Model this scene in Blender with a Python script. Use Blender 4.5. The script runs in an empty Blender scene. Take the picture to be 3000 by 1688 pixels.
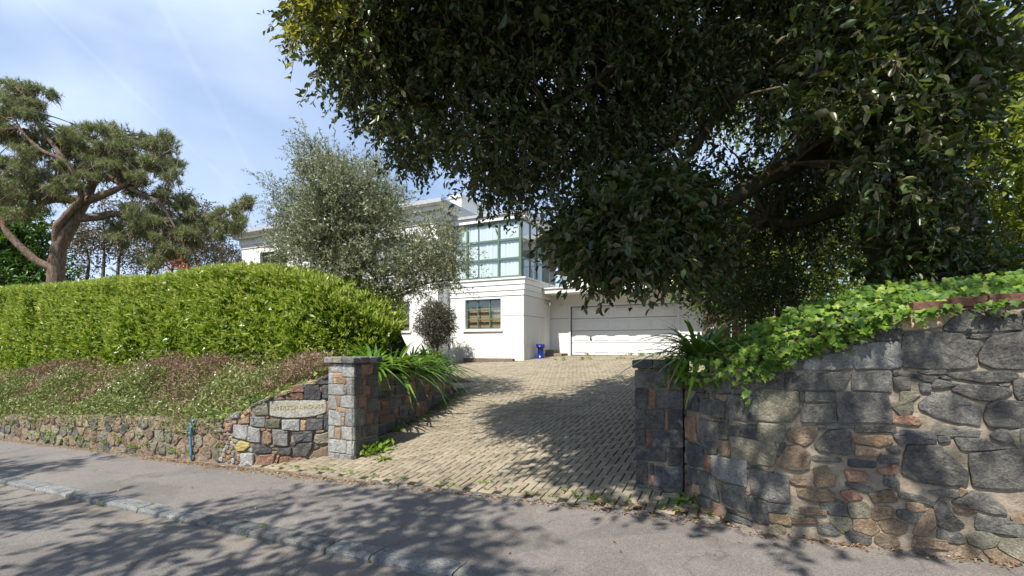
import bpy, math, random
import numpy as np
from mathutils import Vector, Matrix
R = math.radians
random.seed(11); rng = np.random.default_rng(11)
sc = bpy.context.scene
col = sc.collection

# ------------------------------------------------------------------ camera, sky, sun, exposure
# world axes: X along the street (to the right), Y from the road towards the house, Z up
cam_d = bpy.data.cameras.new('camera'); cam = bpy.data.objects.new('camera', cam_d); col.objects.link(cam)
cam.location = (0, 0, 1.6); cam.rotation_euler = (R(90), 0, R(26))
cam_d.sensor_width = 36; cam_d.lens = 16.8; cam_d.shift_y = 170 / 3000
cam_d.clip_start = .05; cam_d.clip_end = 1500
sc.camera = cam
SUN_EL, SUN_AZ = R(54), R(8)            # light travels +Y, turned 8 degrees to +X
L = Vector((math.sin(SUN_AZ) * math.cos(SUN_EL), math.cos(SUN_AZ) * math.cos(SUN_EL), -math.sin(SUN_EL)))
sun_d = bpy.data.lights.new('sun', 'SUN'); sun_d.energy = 5.0; sun_d.angle = R(.55); sun_d.color = (1, .945, .86)
sun = bpy.data.objects.new('sun', sun_d); col.objects.link(sun); sun.location = (-3, -12, 20)
sun.rotation_euler = L.to_track_quat('-Z', 'Y').to_euler()
world = bpy.data.worlds.new('World'); sc.world = world; world.use_nodes = True
wt = world.node_tree; wt.nodes.clear()
def wn(t, **kw):
    n = wt.nodes.new(t)
    for k, v in kw.items(): setattr(n, k, v)
    return n
sky = wn('ShaderNodeTexSky', sky_type='NISHITA', sun_disc=False, sun_elevation=SUN_EL, sun_rotation=math.pi + SUN_AZ,
         altitude=50, air_density=1.0, dust_density=.25, ozone_density=3.0)
tc = wn('ShaderNodeTexCoord')
# thin high cloud: noise on the view direction, stretched like cirrus; the whole dome carries it
mp = wn('ShaderNodeMapping'); mp.inputs['Scale'].default_value = (1.0, 1.6, 2.2); mp.inputs['Rotation'].default_value = (0.3, .2, .7)
wt.links.new(tc.outputs['Generated'], mp.inputs['Vector'])
nz = wn('ShaderNodeTexNoise'); nz.inputs['Scale'].default_value = 1.5; nz.inputs['Detail'].default_value = 5; nz.inputs['Roughness'].default_value = .45; nz.inputs['Distortion'].default_value = .3
wt.links.new(mp.outputs['Vector'], nz.inputs['Vector'])
cr = wn('ShaderNodeValToRGB'); cr.color_ramp.elements[0].position = .38; cr.color_ramp.elements[0].color = (.14, .14, .14, 1)
cr.color_ramp.elements[1].position = .64; cr.color_ramp.elements[1].color = (.88, .88, .88, 1)
wt.links.new(nz.outputs['Fac'], cr.inputs['Fac'])
fac = cr.outputs['Color']
# two old vapour trails: narrow bands round great circles of the dome, broken up by noise
for nrm, width, amt in (((-0.54007089774733, -0.4369828081032772, -0.7192839848269718), .005, .09), ((-0.6283718146578534, -0.6261604752383272, -0.4615971423144954), .008, .10)):
    dt = wn('ShaderNodeVectorMath', operation='DOT_PRODUCT'); dt.inputs[1].default_value = nrm
    nm = wn('ShaderNodeVectorMath', operation='NORMALIZE'); wt.links.new(tc.outputs['Generated'], nm.inputs[0]); wt.links.new(nm.outputs[0], dt.inputs[0])
    ab = wn('ShaderNodeMath', operation='ABSOLUTE'); wt.links.new(dt.outputs['Value'], ab.inputs[0])
    mr = wn('ShaderNodeMapRange'); mr.inputs['From Min'].default_value = 0; mr.inputs['From Max'].default_value = width; mr.inputs['To Min'].default_value = amt; mr.inputs['To Max'].default_value = 0
    wt.links.new(ab.outputs[0], mr.inputs['Value'])
    n2 = wn('ShaderNodeTexNoise'); n2.inputs['Scale'].default_value = 3.2; n2.inputs['Detail'].default_value = 3
    wt.links.new(tc.outputs['Generated'], n2.inputs['Vector'])
    mu = wn('ShaderNodeMath', operation='MULTIPLY'); wt.links.new(mr.outputs[0], mu.inputs[0]); wt.links.new(n2.outputs['Fac'], mu.inputs[1])
    ad = wn('ShaderNodeMath', operation='ADD', use_clamp=True); wt.links.new(fac, ad.inputs[0]); wt.links.new(mu.outputs[0], ad.inputs[1]); fac = ad.outputs[0]
mx = wn('ShaderNodeMixRGB'); mx.inputs['Color2'].default_value = (5.0, 6.0, 7.9, 1)
wt.links.new(fac, mx.inputs['Fac']); wt.links.new(sky.outputs['Color'], mx.inputs['Color1'])
bg = wn('ShaderNodeBackground'); bg.inputs['Strength'].default_value = .112
wo = wn('ShaderNodeOutputWorld'); wt.links.new(mx.outputs['Color'], bg.inputs['Color']); wt.links.new(bg.outputs[0], wo.inputs['Surface'])
sc.view_settings.view_transform = 'Standard'; sc.view_settings.look = 'None'; sc.view_settings.gamma = 1
sc.view_settings.exposure = .6; sc.view_settings.use_curve_mapping = False
sc.render.engine = 'CYCLES'
cy = sc.cycles
cy.use_denoising = True; cy.max_bounces = 7; cy.diffuse_bounces = 3; cy.glossy_bounces = 3; cy.transmission_bounces = 4; cy.transparent_max_bounces = 8
cy.caustics_reflective = False; cy.caustics_refractive = False; cy.sample_clamp_indirect = 6

# ------------------------------------------------------------------ object helpers
def tag(o, label=None, cat=None, group=None, kind=None):
    for k, v in (('label', label), ('category', cat), ('group', group), ('kind', kind)):
        if v: o[k] = v
    return o
def adopt(o, parent):
    if parent is not None:
        bpy_parent_loc = parent.matrix_world.translation if False else wloc[parent.name]
        o.parent = parent
        o.matrix_parent_inverse = Matrix.Translation(-bpy_parent_loc)
wloc = {}
def link(name, me, parent=None, loc=None):
    o = bpy.data.objects.new(name, me); col.objects.link(o)
    if loc is not None: o.location = loc
    wloc[o.name] = Vector(loc) if loc is not None else Vector((0, 0, 0))
    adopt(o, parent)
    return o
def empty(name, loc, label=None, cat=None, group=None, kind=None):
    o = link(name, None, loc=loc); o.empty_display_size = .2
    return tag(o, label, cat, group, kind)
def npmesh(name, V, F, mat, smooth=False):
    V = np.asarray(V, np.float32); F = np.asarray(F, np.int32); k = F.shape[1]
    me = bpy.data.meshes.new(name)
    me.vertices.add(len(V)); me.vertices.foreach_set('co', V.ravel())
    me.loops.add(F.size); me.loops.foreach_set('vertex_index', F.ravel())
    me.polygons.add(len(F)); me.polygons.foreach_set('loop_start', np.arange(0, F.size, k, dtype=np.int32)); me.polygons.foreach_set('loop_total', np.full(len(F), k, np.int32))
    if smooth: me.polygons.foreach_set('use_smooth', np.ones(len(F), bool))
    me.update(calc_edges=True)
    if mat: me.materials.append(mat)
    return me
class MB:
    def __init__(s): s.v = []; s.f = []
    def add(s, v, f):
        b = len(s.v); s.v += [tuple(p) for p in v]; s.f += [tuple(i + b for i in q) for q in f]; return s
    def box(s, x0, x1, y0, y1, z0, z1):
        return s.add([(x, y, z) for z in (z0, z1) for y in (y0, y1) for x in (x0, x1)],
                     [(0, 2, 3, 1), (4, 5, 7, 6), (0, 1, 5, 4), (2, 6, 7, 3), (0, 4, 6, 2), (1, 3, 7, 5)])
    def tube(s, pts, rad, n=8, cap=True, rough=0):
        P = [Vector(p) for p in pts]; b = len(s.v); m = len(P)
        rad = rad if hasattr(rad, '__len__') else [rad] * m
        u = None
        for i, p in enumerate(P):
            t = (P[min(i + 1, m - 1)] - P[max(i - 1, 0)]).normalized()
            if u is None: u = t.orthogonal().normalized()
            u = (u - t * u.dot(t)).normalized(); w = t.cross(u)
            for k in range(n):
                a = 2 * math.pi * k / n; rr = rad[i] * (1 + rough * math.sin(a * 3 + i * 1.7) + rough * random.uniform(-.5, .5))
                s.v.append(tuple(p + (u * math.cos(a) + w * math.sin(a)) * rr))
        for i in range(m - 1):
            for k in range(n):
                s.f.append((b + i * n + k, b + i * n + (k + 1) % n, b + (i + 1) * n + (k + 1) % n, b + (i + 1) * n + k))
        if cap:
            s.f.append(tuple(b + k for k in reversed(range(n)))); s.f.append(tuple(b + (m - 1) * n + k for k in range(n)))
        return s
    def lathe(s, c, prof, n=16):
        b = len(s.v); m = len(prof)
        for r, z in prof:
            for k in range(n):
                a = 2 * math.pi * k / n; s.v.append((c[0] + r * math.cos(a), c[1] + r * math.sin(a), c[2] + z))
        for i in range(m - 1):
            for k in range(n): s.f.append((b + i * n + k, b + i * n + (k + 1) % n, b + (i + 1) * n + (k + 1) % n, b + (i + 1) * n + k))
        s.f.append(tuple(b + (m - 1) * n + k for k in range(n)))
        return s
    def build(s, name, mat, parent=None, smooth=False, loc=None, bevel=0):
        me = bpy.data.meshes.new(name); me.from_pydata(s.v, [], s.f); me.update()
        if smooth: me.polygons.foreach_set('use_smooth', np.ones(len(me.polygons), bool))
        if mat: me.materials.append(mat)
        o = link(name, me, parent, loc)
        if bevel:
            md = o.modifiers.new('bevel', 'BEVEL'); md.width = bevel; md.segments = 2; md.limit_method = 'ANGLE'
        return o
def smooth_path(pts, k=4):
    P = [Vector(p) for p in pts]; out = []
    for i in range(len(P) - 1):
        p0, p1, p2, p3 = P[max(i - 1, 0)], P[i], P[i + 1], P[min(i + 2, len(P) - 1)]
        for j in range(k):
            t = j / k
            out.append(.5 * ((2 * p1) + (p2 - p0) * t + (2 * p0 - 5 * p1 + 4 * p2 - p3) * t * t + (3 * p1 - p0 - 3 * p2 + p3) * t ** 3))
    out.append(P[-1]); return out
def lerp_list(vals, m):
    x = np.linspace(0, len(vals) - 1, m); return list(np.interp(x, range(len(vals)), vals))
def interp(x, tab): return float(np.interp(x, [a for a, _ in tab], [b for _, b in tab]))

# ------------------------------------------------------------------ material helpers
class M:
    def __init__(s, name):
        s.m = bpy.data.materials.new(name); s.m.use_nodes = True; s.t = s.m.node_tree; s.t.nodes.clear()
    def n(s, typ, ins=None, **kw):
        nd = s.t.nodes.new('ShaderNode' + typ)
        for k, v in kw.items(): setattr(nd, k, v)
        for k, v in (ins or {}).items():
            sock = nd.inputs[k]
            if hasattr(v, 'is_linked') or isinstance(v, bpy.types.NodeSocket): s.t.links.new(v, sock)
            else: sock.default_value = v
        return nd
    def coord(s, kind='Object'): return s.n('TexCoord').outputs[kind]
    def noise(s, scale, detail=4, rough=.55, vec=None, dist=0):
        return s.n('TexNoise', {'Vector': vec if vec is not None else s.coord(), 'Scale': scale, 'Detail': detail, 'Roughness': rough, 'Distortion': dist}).outputs['Fac']
    def ramp(s, f, stops, interp='LINEAR'):
        r = s.n('ValToRGB', {'Fac': f}); e = r.color_ramp; e.interpolation = interp
        while len(e.elements) < len(stops): e.elements.new(.5)
        for el, (p, c) in zip(e.elements, stops): el.position = p; el.color = (*c, 1) if len(c) == 3 else c
        return r.outputs['Color']
    def mix(s, f, a, b, mode='MIX'):
        return s.n('MixRGB', {'Fac': f, 'Color1': a if not isinstance(a, tuple) else (*a, 1), 'Color2': b if not isinstance(b, tuple) else (*b, 1)}, blend_type=mode).outputs[0]
    def math(s, op, a, b=0, clamp=False): return s.n('Math', {0: a, 1: b}, operation=op, use_clamp=clamp).outputs[0]
    def bump(s, h, strength=.4, dist=.02, nrm=None):
        d = {'Height': h, 'Strength': strength, 'Distance': dist}
        if nrm is not None: d['Normal'] = nrm
        return s.n('Bump', d).outputs[0]
    def bsdf(s, colr, rough=.8, nrm=None, spec=.3, metal=0, **kw):
        d = {'Base Color': colr if not isinstance(colr, tuple) else (*colr, 1), 'Roughness': rough, 'Specular IOR Level': spec, 'Metallic': metal}
        if nrm is not None: d['Normal'] = nrm
        d.update(kw)
        return s.n('BsdfPrincipled', d).outputs[0]
    def out(s, sh):
        s.t.links.new(sh, s.n('OutputMaterial').inputs['Surface']); return s.m
def g3(v): return (v, v, v)
def stone_mat(name, c_dark, c_light, c_alt, speck=.55, lichen=.3):
    m = M(name); rnd = m.n('ObjectInfo').outputs['Random']
    off = m.n('CombineXYZ', {'X': m.math('MULTIPLY', rnd, 37.), 'Y': m.math('MULTIPLY', rnd, 91.)}).outputs[0]
    v = m.n('VectorMath', {0: m.coord(), 1: off}, operation='ADD').outputs[0]
    big = m.noise(5, 5, .6, v); fine = m.noise(75, 3, .75, v); mid = m.noise(22, 6, .7, v, .4)
    c = m.mix(m.ramp(big, [(.35, g3(0)), (.68, g3(1))]), c_dark, c_light)
    c = m.mix(m.math('MULTIPLY', m.ramp(mid, [(.45, g3(0)), (.68, g3(1))]), .65), c, c_alt)
    c = m.mix(.75, c, m.ramp(mid, [(.28, g3(.55)), (.5, g3(1)), (.72, g3(1.4))]), 'MULTIPLY')
    sp = m.ramp(fine, [(.36, g3(.45)), (.5, g3(1)), (.64, g3(1.55))])
    c = m.mix(speck, c, sp, 'MULTIPLY')
    c = m.mix(1, c, m.ramp(rnd, [(0, g3(.72)), (1, g3(1.28))]), 'MULTIPLY')
    li = m.ramp(m.noise(4, 9, .78, v), [(.52, g3(0)), (.66, g3(1))])
    c = m.mix(m.math('MULTIPLY', li, lichen), c, (.46, .44, .34))
    h = m.math('ADD', m.math('MULTIPLY', mid, 1.), m.math('MULTIPLY', fine, .25))
    nb = m.bump(m.noise(7, 7, .72, v, .8), 1., .05); nb = m.bump(h, .85, .014, nb)
    return m.out(m.bsdf(c, .78, nb, .3))
MS = {}
MS['g'] = stone_mat('dark_granite', (.068, .068, .066), (.155, .15, .138), (.15, .14, .108))
MS['G'] = stone_mat('grey_granite', (.20, .21, .215), (.36, .355, .34), (.29, .275, .22))
MS['k'] = stone_mat('blue_granite', (.06, .065, .072), (.135, .137, .14), (.11, .1, .09))
MS['r'] = stone_mat('red_granite', (.19, .095, .06), (.33, .19, .13), (.22, .16, .12))
MS['o'] = stone_mat('orange_granite', (.29, .19, .115), (.41, .285, .185), (.3, .22, .15))
MS['b'] = stone_mat('brown_stone', (.17, .115, .07), (.29, .21, .14), (.2, .17, .12))
MS['y'] = stone_mat('olive_stone', (.15, .14, .10), (.25, .23, .17), (.17, .16, .115))
MS['Y'] = stone_mat('yellow_stone', (.36, .29, .09), (.46, .38, .15), (.3, .24, .12))
MS['q'] = stone_mat('rusty_stone', (.17, .12, .08), (.29, .21, .145), (.2, .16, .115))
MS['t'] = stone_mat('tan_stone', (.34, .25, .14), (.48, .38, .24), (.3, .24, .16))
MS['p'] = stone_mat('plaque_stone', (.36, .345, .29), (.47, .455, .39), (.3, .29, .25), .45, .05)
MS['c'] = stone_mat('kerb_granite', (.14, .15, .158), (.22, .222, .217), (.2, .185, .15))
def mortar_mat(name, a, b, d):
    m = M(name); big = m.noise(1.7, 6, .65); mid = m.noise(14, 6, .7); fine = m.noise(90, 3)
    c = m.mix(m.ramp(big, [(.38, g3(0)), (.62, g3(1))]), a, b)
    c = m.mix(m.ramp(mid, [(.42, g3(0)), (.72, g3(.8))]), c, d)
    nb = m.bump(mid, .8, .03); nb = m.bump(fine, .5, .006, nb)
    return m.out(m.bsdf(c, .93, nb, .15))
M_mortar = mortar_mat('pale_mortar', (.36, .305, .235), (.25, .21, .16), (.135, .113, .086))
M_mortar_old = mortar_mat('earthy_mortar', (.29, .235, .17), (.19, .15, .105), (.115, .092, .066))
M_mortar_dark = mortar_mat('grey_mortar', (.27, .225, .165), (.2, .165, .12), (.13, .11, .085))
def asphalt_mat(name, a, b):
    m = M(name); co = m.coord()
    ag = m.n('TexVoronoi', {'Vector': co, 'Scale': 120.}, feature='F1').outputs
    fine = m.noise(190, 2, .6); big = m.noise(.55, 5, .6); mid = m.noise(5, 5, .65)
    c = m.mix(m.ramp(big, [(.3, g3(0)), (.7, g3(1))]), a, b)
    c = m.mix(.55, c, m.ramp(ag['Color'], [(.1, g3(.55)), (.5, g3(1.)), (.9, g3(1.6))]), 'MULTIPLY')
    c = m.mix(.35, c, m.ramp(mid, [(.3, g3(.78)), (.7, g3(1.22))]), 'MULTIPLY')
    c = m.mix(m.math('MULTIPLY', m.ramp(m.noise(2.2, 7, .7), [(.62, g3(0)), (.74, g3(1))]), .35), c, (.2, .165, .12))
    sy = m.n('SeparateXYZ', {'Vector': co}).outputs['Y']
    for (y0, y1) in ((2.45, 2.96), (4.35, 4.75)):      # grit swept against the kerb and the wall foot
        gr = m.n('MapRange', {'Value': sy, 'From Min': y0, 'From Max': y1, 'To Min': 0., 'To Max': 1.}).outputs[0]
        if y1 < 3: gr = m.math('MULTIPLY', gr, m.math('LESS_THAN', sy, 2.97))
        c = m.mix(m.math('MULTIPLY', m.math('MULTIPLY', gr, m.ramp(m.noise(4, 7, .75), [(.35, g3(0)), (.62, g3(1))])), .6), c, (.25, .205, .15))
    pt = m.ramp(m.noise(.9, 2, .4, None, .6), [(.55, g3(1)), (.57, g3(.86))]); c = m.mix(1, c, pt, 'MULTIPLY')
    ck = m.ramp(m.n('TexVoronoi', {'Vector': m.n('VectorMath', {0: co, 1: m.n('TexNoise', {'Vector': co, 'Scale': 2.5, 'Detail': 4.}).outputs['Color']}, operation='ADD').outputs[0], 'Scale': .55}, feature='DISTANCE_TO_EDGE').outputs[0], [(.0, g3(.55)), (.012, g3(1))]); c = m.mix(.6, c, ck, 'MULTIPLY')
    h = m.math('ADD', ag['Distance'], m.math('MULTIPLY', fine, .5))
    return m.out(m.bsdf(c, .88, m.bump(h, .55, .008), .25))
M_road = asphalt_mat('road_asphalt', (.145, .134, .124), (.19, .174, .158))
M_foot = asphalt_mat('footway_asphalt', (.165, .15, .138), (.205, .186, .168))
def soil_mat(name, a, b, gcol):
    m = M(name); c = m.mix(m.ramp(m.noise(3, 6, .7), [(.35, g3(0)), (.65, g3(1))]), a, b)
    c = m.mix(m.ramp(m.noise(6, 7, .75), [(.5, g3(0)), (.64, g3(1))]), c, gcol)
    return m.out(m.bsdf(c, .95, m.bump(m.noise(30, 6, .75), .9, .04), .1))
M_soil = soil_mat('bank_soil', (.13, .085, .05), (.22, .155, .1), (.10, .12, .035))
M_earth = soil_mat('garden_earth', (.09, .07, .045), (.14, .105, .07), (.06, .085, .025))
M_joint = soil_mat('mossy_joint_sand', (.05, .043, .03), (.085, .07, .046), (.055, .065, .016))
M_ground = soil_mat('rough_grass', (.08, .09, .035), (.12, .11, .05), (.06, .085, .02))
def paver_mat():
    m = M('buff_block_paving'); oi = m.n('ObjectInfo').outputs['Random']; isl = m.n('NewGeometry').outputs['Random Per Island']
    r = m.math('FRACT', m.math('ADD', oi, isl)); co = m.coord()
    c = m.mix(r, (.225, .19, .135), (.305, .262, .19))
    c = m.mix(.5, c, m.ramp(m.noise(170, 3, .7), [(.3, g3(.6)), (.5, g3(1)), (.7, g3(1.4))]), 'MULTIPLY')
    c = m.mix(.8, c, m.ramp(m.noise(1.1, 6, .65), [(.3, g3(.72)), (.65, g3(1.15))]), 'MULTIPLY')
    c = m.mix(m.math('MULTIPLY', m.ramp(m.noise(2.6, 8, .75), [(.57, g3(0)), (.7, g3(1))]), .55), c, (.13, .12, .045))
    return m.out(m.bsdf(c, .9, m.bump(m.noise(120, 3, .7), .4, .005), .2))
M_paver = paver_mat()
def render_mat(name, c0, dirt=.35, z0=1.0, z1=2.4):
    m = M(name); co = m.coord(); sep = m.n('SeparateXYZ', {'Vector': co}).outputs
    st = m.n('Mapping', {'Vector': co, 'Scale': (7., 7., .45)}).outputs[0]
    streak = m.ramp(m.noise(1., 6, .7, st), [(.5, g3(0)), (.75, g3(1))])
    splash = m.n('MapRange', {'Value': sep['Z'], 'From Min': z0, 'From Max': z1, 'To Min': 1., 'To Max': .1}).outputs[0]
    f = m.math('MULTIPLY', m.math('MULTIPLY', streak, splash), dirt)
    c = m.mix(f, c0, (.33, .31, .22))
    c = m.mix(.25, c, m.ramp(m.noise(1.4, 5), [(.3, g3(.88)), (.7, g3(1.05))]), 'MULTIPLY')
    return m.out(m.bsdf(c, .75, m.bump(m.noise(70, 4, .6), .12, .004), .3))
M_white = render_mat('white_render', (.80, .79, .76))
M_whited = render_mat('weathered_white_render', (.74, .73, .69), .85, 1.0, 3.1)
def plain(name, c, rough=.5, spec=.4, var=.15, metal=0, scale=6):
    m = M(name); cc = m.mix(var, c, m.ramp(m.noise(scale, 5), [(.3, g3(.6)), (.7, g3(1.35))]), 'MULTIPLY')
    return m.out(m.bsdf(cc, rough, None, spec, metal))
M_doorw = plain('white_door_paint', (.80, .80, .79), .45, .4, .06)
M_groove = plain('shadow_groove', (.34, .32, .28), .8)
M_fascia = plain('grey_roof_edge', (.40, .41, .43), .5, .4, .15)
M_soffit = plain('stained_white_soffit', (.74, .72, .66), .7, .3, .35, 0, 2.5)
M_green = plain('green_window_paint', (.10, .165, .115), .4, .5, .2)
M_dark = plain('dark_metal', (.03, .03, .032), .4)
M_blind = plain('pale_blind', (.80, .84, .84), .8, .2, .06)
M_wood = plain('timber_blind', (.36, .235, .12), .6, .3, .35, 0, 40)
M_clay = plain('terracotta', (.22, .085, .055), .8, .3, .35, 0, 9)
M_brick = stone_mat('coping_brick', (.15, .065, .045), (.25, .12, .085), (.13, .09, .075), .35, .25)
M_post = plain('weathered_timber', (.16, .12, .085), .85, .2, .45, 0, 14)
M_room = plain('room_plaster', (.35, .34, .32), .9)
def blue_mat(name, c, rough):
    m = M(name); return m.out(m.bsdf(m.mix(.3, c, m.ramp(m.noise(20, 5), [(.3, g3(.6)), (.7, g3(1.4))]), 'MULTIPLY'), rough, None, .6))
M_blue = blue_mat('cobalt_glaze', (.008, .025, .22), .2)
M_pipe = blue_mat('blue_plastic', (.04, .24, .42), .45)
m = M('window_glass'); fr = m.math('POWER', m.n('LayerWeight', {'Blend': .5}).outputs['Facing'], 3.5)
M_glass = m.out(m.n('MixShader', {0: m.math('ADD', m.math('MULTIPLY', fr, .7), .07, True), 1: m.n('BsdfTransparent', {'Color': (.96, .985, .98, 1)}).outputs[0],
                                  2: m.n('BsdfGlossy', {'Color': (.95, .97, 1, 1), 'Roughness': .02}).outputs[0]}).outputs[0])
M_gold = plain('worn_gilt', (.50, .34, .10), .45, .5, .3, 0, 60)
def bark_mat(name, a, b, mossc=None, moss=.0, scl=(6, 6, 1.6)):
    m = M(name); co = m.n('Mapping', {'Vector': m.coord(), 'Scale': scl}).outputs[0]
    f = m.noise(3.4, 8, .72, co, .6)
    c = m.mix(m.ramp(f, [(.38, g3(0)), (.62, g3(1))]), a, b)
    if moss: c = m.mix(m.math('MULTIPLY', m.ramp(m.noise(2.2, 6, .7), [(.45, g3(0)), (.62, g3(1))]), moss), c, mossc)
    return m.out(m.bsdf(c, .92, m.bump(f, 1., .05), .15))
M_oakbark = bark_mat('oak_bark', (.035, .028, .02), (.10, .082, .06), (.075, .085, .018), .65)
M_pinebark = bark_mat('pine_bark', (.085, .06, .045), (.26, .20, .155), (.22, .11, .06), .3, (4, 4, 1.3))
M_bark = bark_mat('grey_bark', (.10, .085, .065), (.22, .19, .15), (.12, .13, .04), .3)
M_twig = bark_mat('twig_bark', (.10, .075, .045), (.22, .175, .11), (.13, .14, .03), .4)
def leaf_mat(name, stops, rough=.4, tr=.3, trc=(.25, .4, .05), spec=.5, bump=0):
    m = M(name); r = m.n('NewGeometry').outputs['Random Per Island']; oi = m.n('ObjectInfo').outputs['Random']
    r = m.math('FRACT', m.math('ADD', r, oi))
    c = m.ramp(r, stops)
    nb = m.bump(m.noise(bump, 2, .5), .35, .01) if bump else None
    sh = m.bsdf(c, rough, nb, spec)
    if tr:
        tcol = m.mix(.55, c, trc)
        sh = m.n('MixShader', {0: tr, 1: sh, 2: m.n('BsdfTranslucent', {'Color': tcol}).outputs[0]}).outputs[0]
    return m.out(sh)
ML_oak = leaf_mat('oak_leaf', [(0, (.018, .038, .010)), (.35, (.03, .055, .013)), (.7, (.07, .11, .024)), (.86, (.115, .11, .055)), (1, (.16, .14, .08))], .32, .24, (.18, .22, .015), .5)
ML_oak2 = leaf_mat('oak_leaf_yellowing', [(0, (.14, .16, .02)), (.5, (.25, .24, .035)), (1, (.38, .32, .045))], .4, .45, (.45, .45, .04))
ML_hedge = leaf_mat('hedge_leaf', [(0, (.05, .11, .008)), (.5, (.16, .26, .018)), (1, (.33, .42, .045))], .32, .4, (.28, .42, .02), .55)
ML_shoot = leaf_mat('hedge_new_shoot', [(0, (.26, .36, .045)), (.6, (.42, .50, .09)), (1, (.56, .60, .2))], .35, .35, (.5, .6, .08))
ML_olive = leaf_mat('olive_leaf', [(0, (.13, .15, .07)), (.4, (.23, .26, .14)), (.75, (.36, .38, .25)), (1, (.52, .53, .40))], .42, .32, (.2, .25, .08))
ML_bush = leaf_mat('dusky_bush_leaf', [(0, (.035, .04, .025)), (.6, (.07, .066, .045)), (1, (.15, .13, .11))], .4, .1)
ML_aga = leaf_mat('agapanthus_leaf', [(0, (.06, .145, .018)), (.6, (.12, .25, .03)), (1, (.22, .35, .06))], .3, .3, (.3, .45, .03), .55)
ML_agad = leaf_mat('withered_leaf', [(0, (.22, .13, .06)), (1, (.40, .29, .17))], .7, .15)
ML_ivy = leaf_mat('ivy_leaf', [(0, (.035, .085, .018)), (.35, (.09, .18, .025)), (.75, (.18, .29, .035)), (1, (.29, .38, .07))], .45, .32, (.3, .5, .03), .3)
ML_pine = leaf_mat('pine_needle', [(0, (.09, .11, .05)), (.5, (.19, .205, .095)), (.85, (.30, .29, .14)), (1, (.42, .33, .18))], .5, .3)
ML_sparse = leaf_mat('brown_green_leaf', [(0, (.05, .06, .025)), (.5, (.10, .085, .045)), (1, (.16, .105, .075))], .45, .25, (.25, .22, .08))
ML_chest = leaf_mat('chestnut_leaf', [(0, (.02, .06, .008)), (.6, (.04, .11, .012)), (1, (.10, .20, .025))], .4, .25, (.2, .4, .02))
ML_sunny = leaf_mat('sunlit_shrub_leaf', [(0, (.06, .11, .012)), (.5, (.12, .18, .02)), (1, (.24, .27, .03))], .4, .4, (.45, .5, .03))
ML_dk = leaf_mat('understorey_leaf', [(0, (.02, .05, .01)), (.6, (.045, .085, .018)), (1, (.10, .13, .03))], .4, .3, (.25, .35, .03))
ML_red = leaf_mat('red_shoot_leaf', [(0, (.30, .05, .04)), (.6, (.45, .11, .09)), (1, (.35, .2, .06))], .3, .3, (.6, .15, .08))
ML_mat = leaf_mat('creeping_daisy_leaf', [(0, (.09, .125, .03)), (.5, (.18, .215, .06)), (1, (.32, .33, .12))], .6, .2)
ML_dry = leaf_mat('dry_stem', [(0, (.13, .07, .05)), (.5, (.24, .145, .10)), (1, (.36, .25, .16))], .8, .1)
ML_petal = leaf_mat('white_petal', [(0, (.75, .72, .70)), (1, (.80, .66, .66))], .7, .2, (.8, .8, .8))
ML_litter = leaf_mat('fallen_leaf', [(0, (.12, .055, .025)), (.45, (.26, .13, .055)), (.8, (.40, .25, .13)), (1, (.48, .38, .25))], .8, .1)
ML_weed = leaf_mat('weed_leaf', [(0, (.08, .16, .02)), (1, (.24, .36, .05))], .5, .3, (.4, .5, .05))
ML_grass = leaf_mat('grass_blade', [(0, (.05, .12, .015)), (.7, (.13, .24, .03)), (1, (.30, .32, .09))], .45, .3, (.3, .45, .05))
ML_tawny = leaf_mat('tawny_grass_blade', [(0, (.20, .15, .05)), (1, (.38, .29, .1))], .7, .2)

# ------------------------------------------------------------------ ground shapes
K = .0347                                   # the street rises to the right
def gz(x): return K * x
def drive_z(x, y):
    p = .036 * x + .097 * min(y, 17.5) - .449
    if y > 17.5:
        t = min(1, (y - 17.5) / 4.15); p = p * (1 - t) + (1.19 + .012 * (x + 5)) * t
    return p
WALLTOP = [(-30, -.5), (-16.2, -.03), (-12.7, .17), (-10.3, .33), (-8.1, .37), (-7.4, .48), (-6.78, .70), (-6.3, .92), (-5.84, 1.17)]
HEDGEB = [(-30, .35), (-22, .67), (-12, 1.15), (-8, 1.2), (-5, 1.2)]
def bank_z(x, y):
    a = interp(x, WALLTOP) - .06; b = interp(x, HEDGEB)
    yw = 4.95 if x < -6.85 else 4.95 + (x + 6.85) * .95
    t = min(1, max(0, (y - yw) / max(.3, 7.2 - yw)))
    return a + (b - a) * (1 - (1 - t) ** 1.6) + (.07 * math.sin(x * 2.3 + y) + .06 * math.sin(x * 4.7 - y * 3.1)) * t
def grid(name, xs, ys, zf, mat, kind='structure', smooth=True):
    V = [(x, y, zf(x, y)) for y in ys for x in xs]; n = len(xs)
    F = [(j * n + i, j * n + i + 1, (j + 1) * n + i + 1, (j + 1) * n + i) for j in range(len(ys) - 1) for i in range(n - 1)]
    o = link(name, npmesh(name, V, F, mat, smooth)); return tag(o, kind=kind)
grid('ground', [-400, -100, -60, 0, 60, 400], [-400, -60, -12, 5, 60, 500], lambda x, y: K * max(-70, min(70, x)) - .5 - (.0 if abs(x) < 80 else 1), M_ground)
grid('road', np.linspace(-60, 30, 46), np.linspace(-4.5, 2.965, 6), lambda x, y: gz(x) - .052 + .012 * max(0., 1 - ((y + .8) / 3.6) ** 2), M_road)
grid('pavement', np.linspace(-60, 30, 46), [3.155, 4.0, 4.95], lambda x, y: gz(x) - .004, M_foot)
grid('opposite_pavement', [-60, 30], [-6.6, -4.5], lambda x, y: gz(x) + .0, M_foot)
def bank_y0(x): return 4.9 if x < -6.85 else 4.9 + (x + 6.85) * .95
xs = np.linspace(-30, -5.95, 90); V = []; F = []
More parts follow.
